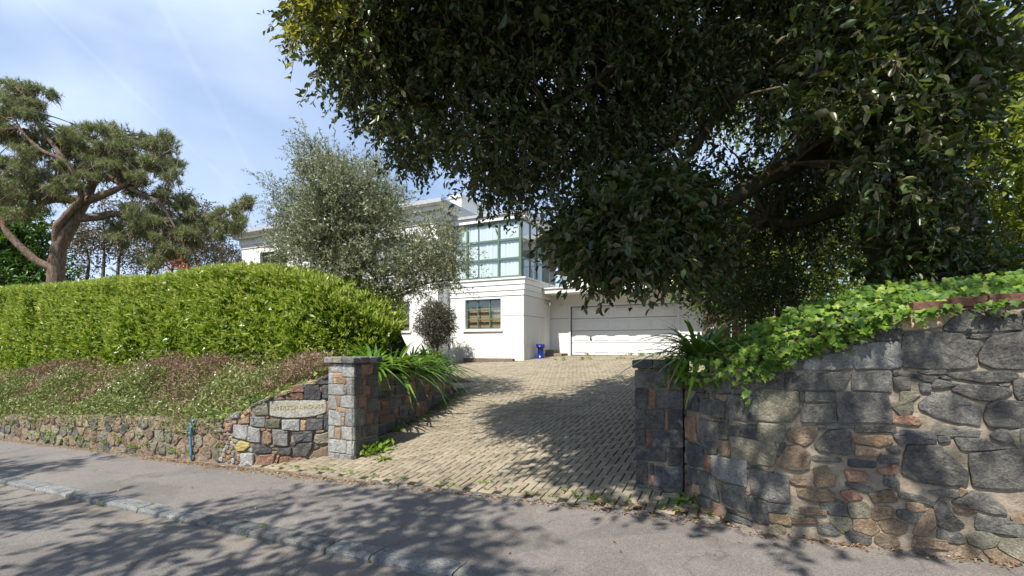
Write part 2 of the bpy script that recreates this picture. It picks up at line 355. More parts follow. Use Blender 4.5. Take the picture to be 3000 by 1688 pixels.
for j in range(17):
    for x in xs: y = bank_y0(x) + (7.8 - bank_y0(x)) * j / 16; V.append((x, y, bank_z(x, y)))
for j in range(16):
    for i in range(89): F.append((j * 90 + i, j * 90 + i + 1, (j + 1) * 90 + i + 1, (j + 1) * 90 + i))
tag(link('bank', npmesh('bank', V, F, M_soil, True)), kind='structure')
grid('garden_ground_far', np.linspace(-60, -12.3, 50), np.linspace(11.6, 40, 14), lambda x, y: 1.0, M_earth)
grid('garden_ground', np.linspace(-60, -6.9, 50), np.linspace(7.7, 11.62, 14), lambda x, y: interp(x, HEDGEB) - .03 + (y - 7.7) / 3.92 * (1.0 - interp(x, HEDGEB)) - max(0, x + 8.2) * .3, M_earth)
def rg_z(x, y):
    top = interp(x, [(-.6, 1.30), (.2, 1.44), (.65, 1.66), (1.05, 1.80), (1.75, 1.9), (6, 2.1)])
    return top - .06 + min(1, max(0, (y - 4.85) / 2.2)) * interp(x, [(-.6, .15), (1, .5), (6, .6)]) + .03 * math.sin(3 * x + 2 * y)
grid('garden_bed', np.linspace(-.42, 9, 40), list(np.linspace(4.86, 8, 14)) + [12, 20, 40], rg_z, M_earth)

# kerb of long granite stones, one object each
kerb = empty('kerb', (0, 2.96, 0), kind='structure')
joints = [-24, -23, -22.1, -21, -20.1, -19, -18.1, -17, -15.9, -15, -14, -13.1, -12, -11.2, -10.2, -9.4, -8.55, -7.69, -6.9, -6.09, -5.25, -4.2, -3.2, -2.72, -1.93, -1.0, -.05, .9, 1.9, 2.8, 3.7]
for a, b in zip(joints, joints[1:]):
    x0, x1 = a + .006, b - .006; n = 4; V = []; F = []
    j = random.uniform(-.006, .006)
    prof = [(2.952, -.2), (2.95, -.022), (2.96, -.006), (2.978, .0), (3.06, .002), (3.15, .0), (3.156, -.02), (3.156, -.2)]
    xs = np.linspace(x0, x1, n + 1)
    for x in xs:
        for (y, z) in prof: V.append((x, y + j + random.uniform(-.003, .003), gz(x) + z + random.uniform(-.0025, .0025)))
    p = len(prof)
    for i in range(n):
        for k in range(p - 1): F.append((i * p + k, (i + 1) * p + k, (i + 1) * p + k + 1, i * p + k + 1))
    F.append(tuple(range(p))); F.append(tuple(n * p + k for k in reversed(range(p))))
    mb = MB(); mb.add(V, F); mb.build('kerb_stone', MS['c'], kerb)

# driveway: mossy bed, herringbone clay blocks, sett edging
def drive_in(x, y):
    if y < 4.80 or y > 21.62: return False
    if y < 5.55: left = -6.72 + max(0, (y - 4.84)) * 1.3
    elif y < 6.0: left = -5.28 - .0 if y < 5.97 else -5.6
    elif y < 12: left = interp(y, [(6.0, -5.72), (6.6, -5.88), (7.8, -6.03), (9.2, -6.38), (10.43, -6.78), (11.1, -7.15), (12, -9.0)])
    else: left = -12.2
    if y > 17.9 and x < -8.5: return False
    if y < 5.36: right = interp(y, [(4.8, -.12), (5.0, -.32), (5.2, -.46), (5.36, -.5)])
    elif y < 5.9: right = -1.09
    else: right = -.75
    if x > -7.45 and x < -.8 and y > 21.5: return False
    return left < x < right
V = []; F = []; xs = np.linspace(-13, .2, 40); ys = np.linspace(4.74, 21.9, 60); n = len(xs)
driveway = grid('driveway', xs, ys, lambda x, y: drive_z(x, y) - .016, M_joint)
w = .1; blocks = []
for j in range(0, 172):
    for i in range(-125, 3):
        k = (i - j) % 4
        if k == 0: cx, cy, hx, hy = i * w + w, 4.8 + j * w + w / 2, w, w / 2
        elif k == 3: cx, cy, hx, hy = i * w + w / 2, 4.8 + j * w + w, w / 2, w
        else: continue
        if drive_in(cx, cy): blocks.append((math.hypot(cx, cy), cx, cy, hx, hy))
blocks.sort()
def block_geo(cx, cy, hx, hy, jit=.003):
    g = .0075; b = .008; a = random.gauss(0, .008); ca, sa = math.cos(a), math.sin(a)
    dz = random.gauss(0, .0022); tx, ty = random.gauss(0, .012), random.gauss(0, .012)
    V = []
    for (ex, ey, ez) in ((hx - g, hy - g, -.03), (hx - g, hy - g, -.005), (hx - g - b, hy - g - b, 0)):
        for sx, sy in ((-1, -1), (1, -1), (1, 1), (-1, 1)):
            x, y = sx * ex, sy * ey
            px_, py_ = cx + x * ca - y * sa, cy + x * sa + y * ca
            V.append((px_, py_, drive_z(px_, py_) + ez + dz + x * tx + y * ty))
    F = [(8, 9, 10, 11)]
    for r in (0, 4):
        for q in range(4): F.append((r + q, r + (q + 1) % 4, r + 4 + (q + 1) % 4, r + 4 + q))
    return V, F
for (_, cx, cy, hx, hy) in blocks[:300]:
    mb = MB(); mb.add(*block_geo(cx, cy, hx, hy)); mb.build('paver', M_paver, driveway)
VV = []; FF = []
for (_, cx, cy, hx, hy) in blocks[300:]:
    v, f = block_geo(cx, cy, hx, hy); b = len(VV); VV += v; FF += [tuple(i + b for i in q) for q in f]
tag(link('paving_blocks', npmesh('paving_blocks', VV, FF, M_paver), driveway), kind='stuff')
edging = empty('sett_edging', (-2, 4.75, 0), kind='structure')
x = -4.35
while x < -.02:
    wd = random.uniform(.13, .22); mb = MB(); c = (x + wd / 2, 4.745 + random.uniform(-.01, .01)); pts = []
    nn = 8
    for lev, sc_ in ((-.06, 1.), (.004, .98), (.012, .8)):
        for q in range(nn):
            a = 2 * math.pi * q / nn + .39; rr = 1 / max(abs(math.cos(a)), abs(math.sin(a))) ** .8
            X = c[0] + math.cos(a) * rr * wd * .45 * sc_; Y = c[1] + math.sin(a) * rr * .052 * sc_
            pts.append((X, Y, gz(X) + lev + random.uniform(-.003, .003)))
    fs = [tuple(16 + q for q in range(nn))]
    for r in (0, 8):
        for q in range(nn): fs.append((r + q, r + (q + 1) % nn, r + 8 + (q + 1) % nn, r + 8 + q))
    mb.add(pts, fs); mb.build('sett', MS['c'], edging); x += wd + random.uniform(.012, .05)

# ------------------------------------------------------------------ masonry
def path_fn(path):
    P = [Vector((a, b, 0)) for a, b in path]; S = [0]
    for a, b in zip(P, P[1:]): S.append(S[-1] + (b - a).length)
    def f(s, z, d=0.):
        i = 0
        while i < len(P) - 2 and s > S[i + 1]: i += 1
        t = (P[i + 1] - P[i]).normalized()
        q = P[i] + t * (s - S[i]); n = Vector((t.y, -t.x, 0))
        # blend the normal near joints so that stones turn the corner together
        if i + 1 < len(P) - 1:
            t2 = (P[i + 2] - P[i + 1]).normalized(); wgt = max(0, 1 - (S[i + 1] - s) / .12) * .5
            n = (n * (1 - wgt) + Vector((t2.y, -t2.x, 0)) * wgt).normalized()
        q = q + n * d
        return (q.x, q.y, z)
    return f, S
def area2(p): return sum(p[i - 1][0] * p[i][1] - p[i][0] * p[i - 1][1] for i in range(len(p))) / 2
def stone(poly, fn, mat, parent, proud=.022, name='stone', rough=1.0, grow=.007, edge=.013):
    p = list(poly)
    if area2(p) < 0: p.reverse()
    ar = abs(area2(p)); size = math.sqrt(ar)
    if size < .012: return
    q = []; cx = sum(a for a, _ in p) / len(p); cz = sum(b for _, b in p) / len(p); ex = 1 + grow / max(size * .5, .03)
    p = [(cx + (a - cx) * ex, cz + (b - cz) * ex) for a, b in p]
    for i in range(len(p)):
        a, b, c = p[i - 1], p[i], p[(i + 1) % len(p)]
        e = .16 if len(p) < 7 else .28
        l1 = math.hypot(b[0] - a[0], b[1] - a[1]); l2 = math.hypot(c[0] - b[0], c[1] - b[1])
        e1 = min(e, .011 / max(l1, .01)) ; e2 = min(e, .011 / max(l2, .01))
        q.append((b[0] + (a[0] - b[0]) * e1, b[1] + (a[1] - b[1]) * e1)); q.append((b[0] + (c[0] - b[0]) * e2, b[1] + (c[1] - b[1]) * e2))
    # extra points along long edges, pushed in or out a little
    r = []
    for i in range(len(q)):
        a, b = q[i], q[(i + 1) % len(q)]; r.append(a); l = math.hypot(b[0] - a[0], b[1] - a[1]); k = 2 if l > .22 else (1 if l > .07 else 0)
        nx_, ny_ = (b[1] - a[1]) / (l + 1e-6), -(b[0] - a[0]) / (l + 1e-6)
        for t in range(k):
            u = (t + 1) / (k + 1) + random.uniform(-.08, .08); o = random.uniform(-.35, .5) * min(.016, l * .06) * rough
            r.append((a[0] + (b[0] - a[0]) * u + nx_ * o, a[1] + (b[1] - a[1]) * u + ny_ * o))
    n = len(r); cx = sum(a for a, _ in r) / n; cz = sum(b for _, b in r) / n
    pr = proud * random.uniform(.75, 1.25); tx, tz = random.uniform(-.25, .25), random.uniform(-.3, .2)
    V = []
    hf = max(size * .5, .02); i0 = max(.8, 1 - .0035 / hf); i1 = max(.7, 1 - edge / hf)
    for (sc_, dep, jit) in ((1.0, -.022, 0), (i0, pr * .55, .15), (i1, pr, .22), (.5, pr * 1.06, .25)):
        for (a, b) in r:
            du, dz = (a - cx) * sc_, (b - cz) * sc_
            d = dep + pr * random.uniform(-jit, jit) * rough + (0 if dep < 0 else (du * tx + dz * tz) * .12 * rough)
            V.append(fn(cx + du, cz + dz, d))
    V.append(fn(cx, cz, pr * 1.1))
    F = []
    for lev in range(3):
        for i in range(n): F.append((lev * n + i, lev * n + (i + 1) % n, (lev + 1) * n + (i + 1) % n, (lev + 1) * n + i))
    F += [(3 * n + i, 3 * n + (i + 1) % n, 4 * n) for i in range(n)]
    mb = MB(); mb.add(V, F); return mb.build(name, mat, parent)
def wall_body(name, fn, S, s0, s1, top, bot, thick, mat, parent, step=.12, bulge=.008):
    mb = MB(); ss = np.arange(s0, s1 + step, step); ss[-1] = s1; nz_ = 8; V = []; F = []
    for s in ss:
        x = fn(s, 0)[0:2]; t, b = top(s, x), bot(s, x)
        for k in range(nz_ + 1): V.append(fn(s, b + (t - b) * k / nz_, -.012 + (random.uniform(-bulge, bulge) if 0 < k else 0)))
        V.append(fn(s, t + .005, -thick)); V.append(fn(s, b, -thick))
    m_ = nz_ + 3
    for i in range(len(ss) - 1):
        for k in range(m_): F.append((i * m_ + k, (i + 1) * m_ + k, (i + 1) * m_ + (k + 1) % m_, i * m_ + (k + 1) % m_))
    F.append(tuple(reversed(range(m_)))); F.append(tuple((len(ss) - 1) * m_ + k for k in range(m_)))
    mb.add(V, F); return mb.build(name, mat, parent)
def clip(poly, a, b, c):   # keep a*x+b*y<=c
    out = []
    for i in range(len(poly)):
        p, q = poly[i - 1], poly[i]; dp, dq = a * p[0] + b * p[1] - c, a * q[0] + b * q[1] - c
        if (dp <= 0) != (dq <= 0):
            t = dp / (dp - dq); out.append((p[0] + (q[0] - p[0]) * t, p[1] + (q[1] - p[1]) * t))
        if dq <= 0: out.append(q)
    return out
def rubble(s0, s1, top, bot, cw, ch, gap, asp=1.35):
    seeds = []; z0 = min(bot(s) for s in np.linspace(s0, s1, 20)); z1 = max(top(s) for s in np.linspace(s0, s1, 20)); row = 0
    z = z0 + ch / 2
    while z < z1 + ch:
        s = s0 + (row % 2) * cw / 2
        while s < s1: seeds.append((s + random.uniform(-.36, .36) * cw, z + random.uniform(-.34, .34) * ch, random.uniform(-.2, .2))); s += cw
        z += ch; row += 1
    out = []
    for i, (a, b, _) in enumerate(seeds):
        if not (s0 < a < s1): continue
        if b > top(a) - .03 or b < bot(a) + .02: continue
        poly = [(a - cw * 1.6, b - ch * 1.6), (a + cw * 1.6, b - ch * 1.6), (a + cw * 1.6, b + ch * 1.6), (a - cw * 1.6, b + ch * 1.6)]
        for k, (c, d, _) in enumerate(seeds):
            if k == i or abs(c - a) > 3 * cw or abs(d - b) > 3 * ch: continue
            nx_, nz_ = (c - a) / asp ** 2, (d - b); ll = math.hypot(nx_, nz_)
            mxp = ((a + c) / 2, (b + d) / 2)
            poly = clip(poly, nx_ / ll, nz_ / ll, (nx_ * mxp[0] + nz_ * mxp[1]) / ll - gap * random.uniform(.6, 1.3))
            if len(poly) < 3: break
        if len(poly) >= 3:
            poly = clip(clip(poly, 1, 0, s1), -1, 0, -s0)
            if len(poly) < 3: continue
            poly = [(u, min(v, top(u) - .012)) for u, v in poly]
            if abs(area2(poly)) > .0012: out.append(poly)
    return out
def coursed(u0, u1, z0, z1, seed, hs=(.07, .2), ws=(.1, .34), g=.007):
    rr = random.Random(seed); z = z0; out = []
    while z < z1 - .04:
        h = min(rr.uniform(*hs), z1 - z)
        if z1 - z - h < .06: h = z1 - z
        u = u0
        while u < u1 - .03:
            wd = min(rr.uniform(*ws), u1 - u)
            if u1 - u - wd < .06: wd = u1 - u
            if wd < .11 and h > .12 and rr.random() < .6:
                m_ = z + h * rr.uniform(.35, .65); out.append(('o', [(u + g, z + g), (u + wd - g, z + g), (u + wd - g, m_ - g), (u + g, m_ - g)])); out.append(('r', [(u + g, m_ + g), (u + wd - g, m_ + g), (u + wd - g, z + h - g), (u + g, z + h - g)]))
            else: out.append((rr.choice('gggGkr' if wd > .12 else 'ror'), [(u + g, z + g), (u + wd - g, z + g + rr.uniform(-.004, .004)), (u + wd - g, z + h - g), (u + g, z + h - g + rr.uniform(-.004, .004))]))
            u += wd
        z += h
    return out
PATH_L = [(-30, 4.74), (-16, 4.76), (-10, 4.72), (-8, 4.78), (-7.2, 4.8), (-6.78, 4.84), (-5.84, 5.56)]
PATH_R = [(-0.6, 5.64), (-0.575, 5.36), (-0.47, 5.13), (-0.31, 4.92), (-0.1, 4.755), (0.15, 4.65), (0.45, 4.6), (1.0, 4.585), (2.5, 4.58), (7, 4.5)]
PATH_T = [(-5.72, 5.9), (-5.9, 6.6), (-6.05, 7.8), (-6.4, 9.2), (-6.8, 10.43), (-7.2, 11.05), (-8.2, 11.7)]
# --- right-hand garden wall
fR, SR = path_fn(PATH_R)
RTOP = [(-.6, 1.31), (-.3, 1.34), (.2, 1.45), (.4, 1.56), (.65, 1.68), (1.05, 1.84), (1.35, 1.875), (1.75, 1.905), (3, 1.95), (7, 2.05)]
wall_r = empty('garden_wall', (2, 4.6, 0), 'tall rubble stone garden wall with ivy and brick coping along the pavement', 'wall')
wall_body('mortar', fR, SR, 0, SR[-1], lambda s, p: interp(p[0], RTOP), lambda s, p: gz(p[0]) - .15, .42, M_mortar, wall_r)
RW = [
('g',[(0.359,1.281),(0.575,1.301),(0.577,1.26),(0.349,1.241)]),
('g',[(0.591,1.305),(0.765,1.325),(0.77,1.269),(0.607,1.252)]),
('r',[(0.775,1.314),(0.835,1.32),(0.799,1.274)]),
('g',[(0.33,1.231),(0.573,1.252),(0.575,1.157),(0.292,1.138)]),
('g',[(0.591,1.247),(0.725,1.26),(0.73,1.16),(0.586,1.162)]),
('g',[(0.835,1.306),(1.053,1.327),(1.076,1.297),(1.066,1.253),(1.027,1.172),(0.891,1.16),(0.74,1.175),(0.735,1.228),(0.78,1.267)]),
('k',[(0.602,1.145),(0.63,1.014),(0.638,0.955),(0.33,0.935)]),
('g',[(0.623,1.138),(0.77,1.146),(0.775,1.102),(0.628,1.099)]),
('g',[(0.831,1.154),(0.884,1.159),(0.884,1.113),(0.835,1.111)]),
('o',[(0.888,1.148),(0.997,1.152),(0.999,1.113),(0.974,1.094),(0.891,1.114)]),
('g',[(0.659,1.078),(0.77,1.09),(0.831,1.079),(0.813,0.949),(0.659,0.946)]),
('g',[(0.856,1.096),(0.98,1.089),(0.984,1.055),(0.964,0.943),(0.831,0.94),(0.835,1.062)]),
('g',[(1.001,1.15),(1.257,1.168),(1.283,1.095),(1.273,0.982),(1.281,0.949),(1.072,0.935),(1.014,0.958),(0.991,1.034)]),
('g',[(1.066,1.214),(1.306,1.222),(1.303,1.174),(1.069,1.17)]),
('g',[(1.088,1.345),(1.216,1.359),(1.477,1.379),(1.479,1.327),(1.463,1.231),(1.293,1.235),(1.077,1.245)]),
('r',[(0.311,0.846),(0.554,0.888),(0.57,0.823),(0.607,0.653),(0.33,0.649)]),
('g',[(0.644,0.889),(0.912,0.882),(0.916,0.791),(0.902,0.674),(0.881,0.59),(0.75,0.592),(0.638,0.647),(0.633,0.773)]),
('b',[(0.835,0.92),(0.926,0.926),(0.93,0.896),(0.835,0.894)]),
('g',[(0.94,0.926),(1.011,0.93),(1.011,0.888),(0.947,0.89)]),
('g',[(0.919,0.877),(1.007,0.887),(1.118,0.875),(1.113,0.794),(1.021,0.789),(0.919,0.794)]),
('y',[(1.027,0.91),(1.121,0.924),(1.115,0.885),(1.034,0.885)]),
('g',[(1.129,0.903),(1.278,0.906),(1.273,0.79),(1.216,0.788),(1.123,0.801)]),
('o',[(0.909,0.716),(1.04,0.731),(1.034,0.593),(0.953,0.588),(0.902,0.651)]),
('g',[(0.926,0.79),(1.014,0.785),(1.011,0.745),(0.923,0.735)]),
('y',[(1.309,1.198),(1.585,1.22),(1.59,1.101),(1.565,1.028),(1.496,0.962),(1.287,0.96),(1.295,1.109)]),
('y',[(1.287,0.927),(1.488,0.93),(1.483,0.835),(1.456,0.785),(1.326,0.77),(1.278,0.795)]),
('k',[(0.322,0.609),(0.676,0.611),(0.721,0.505),(0.716,0.427),(0.426,0.365),(0.343,0.47)]),
('y',[(1.026,0.776),(1.108,0.786),(1.287,0.776),(1.412,0.772),(1.423,0.697),(1.407,0.594),(1.361,0.575),(1.215,0.582),(1.051,0.582),(1.059,0.686)]),
('g',[(1.453,0.765),(1.491,0.778),(1.491,0.721),(1.448,0.666),(1.428,0.669)]),
('o',[(1.496,0.753),(1.592,0.773),(1.672,0.701),(1.657,0.59),(1.565,0.562),(1.428,0.588),(1.456,0.661)]),
('g',[(1.224,0.505),(1.371,0.524),(1.516,0.492),(1.518,0.412),(1.523,0.287),(1.363,0.274),(1.232,0.31)]),
('g',[(1.366,0.254),(1.521,0.266),(1.526,0.202),(1.368,0.184)]),
('b',[(1.374,0.165),(1.521,0.175),(1.531,0.097),(1.384,0.094)]),
('g',[(1.856,1.222),(2.178,1.236),(2.212,1.012),(2.189,1.005),(1.872,0.982)]),
('g',[(1.626,1.115),(1.808,1.134),(1.849,1.027),(1.842,0.988),(1.612,0.97)]),
('y',[(1.496,1.095),(1.583,1.106),(1.597,1.074),(1.536,0.969),(1.496,0.965)]),
('G',[(0.828,0.566),(0.987,0.57),(1.185,0.581),(1.179,0.352),(1.11,0.359),(0.947,0.369),(0.835,0.376),(0.824,0.46)]),
('g',[(0.617,0.373),(0.799,0.379),(0.87,0.361),(0.919,0.145),(0.835,0.15),(0.669,0.153),(0.633,0.244)]),
('r',[(0.735,0.551),(0.817,0.558),(0.813,0.394),(0.73,0.42)]),
('k',[(0.359,0.332),(0.607,0.365),(0.617,0.234),(0.543,0.219),(0.387,0.206)]),
('o',[(0.548,0.202),(0.638,0.222),(0.669,0.159),(0.617,0.128),(0.564,0.151)]),
('g',[(0.612,0.117),(0.7,0.138),(0.828,0.136),(0.824,0.059),(0.669,0.032)]),
('r',[(0.835,0.132),(0.987,0.12),(0.994,0.021),(0.891,0.017),(0.831,0.044)]),
('b',[(0.888,0.343),(0.96,0.338),(0.94,0.259),(0.912,0.252)]),
('g',[(0.964,0.334),(1.163,0.343),(1.174,0.123),(0.953,0.155),(0.947,0.233)]),
('g',[(0.994,0.117),(1.126,0.105),(1.185,0.088),(1.185,0.077),(1.11,0.089),(1.001,0.094)]),
('g',[(1.011,0.083),(1.137,0.072),(1.221,0.052),(1.221,0.022),(1.007,0.02)]),
('g',[(1.187,0.554),(1.313,0.556),(1.313,0.535),(1.187,0.522)]),
('o',[(1.323,0.558),(1.408,0.561),(1.404,0.529),(1.323,0.532)]),
('g',[(1.19,0.26),(1.283,0.269),(1.359,0.259),(1.366,0.15),(1.366,0.066),(1.226,0.067),(1.19,0.089)]),
('r',[(1.19,0.503),(1.216,0.506),(1.211,0.445),(1.195,0.447)]),
('o',[(1.185,0.331),(1.216,0.328),(1.221,0.297),(1.187,0.283)]),
('g',[(1.908,1.716),(2.038,1.734),(2.052,1.65),(1.973,1.616),(1.916,1.641)]),
('g',[(2.077,1.728),(2.148,1.78),(2.252,1.785),(2.256,1.649),(2.117,1.638),(2.069,1.67)]),
('g',[(1.828,1.621),(1.874,1.696),(1.903,1.626)]),
('g',[(1.833,1.611),(1.945,1.616),(1.945,1.562),(1.828,1.551)]),
('G',[(1.961,1.601),(2.101,1.626),(2.24,1.63),(2.259,1.573),(2.263,1.449),(2.202,1.428),(1.981,1.423),(1.965,1.492)]),
('G',[(1.756,1.515),(1.824,1.541),(1.945,1.552),(1.957,1.472),(1.957,1.423),(1.841,1.41),(1.748,1.413)]),
('G',[(1.635,1.488),(1.705,1.509),(1.744,1.479),(1.731,1.408),(1.626,1.416)]),
('g',[(1.491,1.454),(1.617,1.467),(1.617,1.405),(1.491,1.396)]),
('g',[(1.491,1.375),(1.555,1.377),(1.573,1.341),(1.559,1.231),(1.491,1.233)]),
('g',[(1.591,1.342),(1.626,1.364),(1.924,1.392),(1.936,1.363),(1.916,1.302),(1.891,1.252),(1.782,1.242),(1.573,1.237),(1.577,1.3)]),
('g',[(1.961,1.383),(2.194,1.409),(2.202,1.303),(2.198,1.245),(2.085,1.245),(1.957,1.254)]),
('g',[(2.214,1.409),(2.244,1.415),(2.244,1.372),(2.214,1.371)]),
('g',[(2.217,1.361),(2.283,1.368),(2.316,1.364),(2.316,1.269),(2.225,1.261)]),
('g',[(1.639,1.22),(1.833,1.234),(1.845,1.209),(1.841,1.149),(1.644,1.143)]),
('g',[(1.598,1.213),(1.626,1.22),(1.626,1.142),(1.598,1.14)]),
('y',[(1.491,1.201),(1.582,1.207),(1.591,1.145),(1.546,1.116),(1.491,1.117)]),
('b',[(1.529,0.907),(1.715,0.939),(1.721,0.896),(1.667,0.805),(1.63,0.78),(1.51,0.81),(1.51,0.876)]),
('g',[(1.793,0.909),(1.893,0.931),(1.945,0.915),(1.951,0.748),(1.91,0.73),(1.739,0.748),(1.703,0.787)]),
('g',[(1.979,0.973),(2.216,0.984),(2.222,0.938),(1.985,0.918)]),
('g',[(1.739,0.955),(1.968,0.969),(1.968,0.95),(1.739,0.932)]),
('o',[(1.973,0.876),(2.141,0.911),(2.195,0.895),(2.206,0.856),(2.13,0.821),(1.973,0.841)]),
('o',[(1.985,0.814),(2.086,0.806),(2.141,0.782),(2.108,0.748),(1.985,0.738)]),
('g',[(1.703,0.701),(1.87,0.698),(1.87,0.67),(1.697,0.665)]),
('k',[(1.939,0.698),(2.097,0.695),(2.097,0.654),(1.939,0.643)]),
('k',[(2.119,0.711),(2.152,0.756),(2.238,0.738),(2.243,0.705),(2.152,0.688)]),
('r',[(1.91,0.612),(2.041,0.607),(2.05,0.539),(1.933,0.524)]),
('r',[(2.119,0.637),(2.227,0.69),(2.23,0.63),(2.195,0.601),(2.124,0.619)]),
('k',[(1.922,0.515),(2.075,0.494),(2.075,0.453),(1.928,0.481)]),
('b',[(1.697,0.593),(1.787,0.625),(1.846,0.54),(1.835,0.468),(1.715,0.452)]),
('o',[(1.529,0.504),(1.63,0.52),(1.685,0.484),(1.691,0.449),(1.58,0.446),(1.536,0.468)]),
('b',[(1.586,0.411),(1.799,0.435),(1.835,0.398),(1.823,0.347),(1.703,0.329),(1.592,0.361)]),
('r',[(1.881,0.433),(1.951,0.456),(2.019,0.411),(2.007,0.388),(1.916,0.361)]),
('b',[(2.063,0.445),(2.195,0.49),(2.243,0.416),(2.195,0.396),(2.097,0.381)]),
('g',[(2.173,0.812),(2.238,0.832),(2.259,0.794),(2.216,0.768)]),
('g',[(2.157,0.594),(2.206,0.602),(2.249,0.565),(2.249,0.5),(2.162,0.527)]),
('b',[(1.605,0.262),(1.775,0.269),(1.775,0.233),(1.617,0.206)]),
('b',[(1.517,0.171),(1.691,0.191),(1.715,0.152),(1.529,0.115)]),
('k',[(2.222,0.911),(2.283,0.955),(2.461,0.956),(2.468,0.898),(2.455,0.872),(2.262,0.854)]),
('r',[(2.218,1.052),(2.32,1.074),(2.381,1.032),(2.356,0.999),(2.218,1.013)]),
('g',[(2.375,1.165),(2.468,1.249),(2.558,1.25),(2.648,1.2),(2.719,1.147),(2.708,1.028),(2.583,1.034),(2.48,1.064),(2.379,1.127)]),
('g',[(2.756,1.173),(2.805,1.21),(2.947,1.208),(2.947,1.031),(2.769,1.022),(2.737,1.081)]),
('t',[(2.274,1.812),(2.491,1.831),(2.506,1.752),(2.421,1.733),(2.278,1.72),(2.262,1.772)]),
('g',[(2.521,1.747),(2.589,1.833),(2.634,1.856),(2.696,1.811),(2.7,1.763),(2.693,1.7),(2.521,1.717)]),
('g',[(2.722,1.82),(2.836,1.793),(2.933,1.744),(2.926,1.716),(2.722,1.7),(2.707,1.714)]),
('g',[(2.74,1.863),(2.818,1.867),(2.822,1.831),(2.779,1.809)]),
('g',[(2.656,1.868),(2.715,1.868),(2.718,1.834),(2.671,1.852)]),
('g',[(2.839,1.807),(2.947,1.828),(2.947,1.743),(2.85,1.793)]),
('g',[(2.286,1.695),(2.421,1.703),(2.619,1.686),(2.649,1.618),(2.682,1.531),(2.7,1.463),(2.634,1.438),(2.421,1.428),(2.282,1.441),(2.274,1.568)]),
('g',[(2.645,1.642),(2.715,1.632),(2.722,1.618),(2.693,1.536),(2.678,1.55)]),
('g',[(2.641,1.666),(2.663,1.686),(2.758,1.68),(2.751,1.663),(2.715,1.653)]),
('g',[(2.772,1.665),(2.947,1.706),(2.947,1.444),(2.793,1.446),(2.715,1.483),(2.711,1.531),(2.751,1.637)]),
('g',[(2.529,1.396),(2.693,1.415),(2.885,1.424),(2.912,1.382),(2.864,1.348),(2.736,1.334),(2.589,1.363)]),
('g',[(2.37,1.407),(2.437,1.419),(2.518,1.421),(2.514,1.391),(2.406,1.388)]),
('g',[(2.262,1.386),(2.366,1.382),(2.475,1.372),(2.452,1.334),(2.421,1.328),(2.342,1.361),(2.262,1.369)]),
('g',[(2.46,1.345),(2.491,1.349),(2.597,1.32),(2.514,1.292),(2.445,1.294)]),
('g',[(2.483,1.378),(2.521,1.381),(2.563,1.361),(2.506,1.353)]),
('k',[(2.374,1.317),(2.437,1.314),(2.437,1.254),(2.382,1.257)]),
('g',[(2.567,1.284),(2.612,1.315),(2.693,1.318),(2.85,1.305),(2.885,1.278),(2.843,1.243),(2.772,1.206),(2.693,1.212),(2.574,1.265)]),
('g',[(2.892,1.363),(2.947,1.369),(2.947,1.229),(2.919,1.228),(2.899,1.269)]),
('g',[(2.815,1.327),(2.874,1.339),(2.871,1.32),(2.822,1.311)]),
('y',[(2.262,1.252),(2.35,1.253),(2.374,1.231),(2.31,1.173),(2.262,1.15)]),
('g',[(2.432,0.962),(2.561,0.999),(2.708,0.987),(2.697,0.946),(2.561,0.935),(2.444,0.94)]),
('g',[(2.578,0.926),(2.73,0.931),(2.85,0.872),(2.618,0.835)]),
('g',[(2.774,0.952),(2.818,1.007),(2.871,0.997),(2.898,0.912),(2.839,0.914)]),
('g',[(2.305,0.844),(2.491,0.861),(2.55,0.791),(2.647,0.682),(2.641,0.592),(2.55,0.572),(2.384,0.574),(2.274,0.623),(2.287,0.764)]),
('g',[(2.658,0.817),(2.947,0.874),(2.947,0.602),(2.708,0.578),(2.675,0.596),(2.658,0.727)]),
('g',[(2.438,0.512),(2.573,0.545),(2.596,0.518),(2.584,0.487),(2.515,0.482)]),
('b',[(2.607,0.565),(2.652,0.541),(2.601,0.492)]),
('g',[(2.567,0.447),(2.686,0.546),(2.752,0.532),(2.839,0.457),(2.855,0.402),(2.785,0.398),(2.618,0.439)]),
('g',[(2.262,0.481),(2.384,0.467),(2.456,0.431),(2.444,0.411),(2.262,0.442)]),
('g',[(2.456,0.4),(2.503,0.468),(2.573,0.358),(2.63,0.292),(2.561,0.228),(2.48,0.267)]),
('g',[(2.697,0.37),(2.839,0.363),(2.947,0.356),(2.947,0.259),(2.763,0.27),(2.697,0.281)]),
('b',[(2.578,0.411),(2.697,0.407),(2.664,0.379),(2.578,0.389)]),
('g',[(2.924,1.015),(2.947,1.017),(2.947,0.888),(2.93,0.887)]),
('k',[(2.48,0.928),(2.544,0.933),(2.55,0.896),(2.491,0.879)]),
('b',[(2.299,0.408),(2.384,0.421),(2.408,0.363),(2.336,0.344),(2.299,0.362)]),
('b',[(2.396,0.338),(2.45,0.377),(2.468,0.265),(2.42,0.196),(2.336,0.182),(2.36,0.263)]),
('b',[(2.348,0.161),(2.526,0.162),(2.538,0.096),(2.336,0.073)])]
for c, p in RW: stone(p, fR, MS['q' if c == 'o' and random.random() < .7 else c], wall_r, .011, grow=.0095)
def inside(p, poly):
    c = False
    for i in range(len(poly)):
        (xi, yi), (xj, yj) = poly[i], poly[i - 1]
        if (yi > p[1]) != (yj > p[1]) and p[0] < (xj - xi) * (p[1] - yi) / (yj - yi) + xi: c = not c
    return c
def fillers(cells, polys, fn, mats, parent, proud):
    for q in cells:
        cx = sum(a for a, _ in q) / len(q); cz = sum(b for _, b in q) / len(q)
        if any(inside(t, pl) for pl in polys for t in [(cx, cz)] + [((a + cx) / 2, (b + cz) / 2) for a, b in q]): continue
        stone(q, fn, MS[random.choice(mats)], parent, proud, rough=1.8, grow=.002)
sE = 0
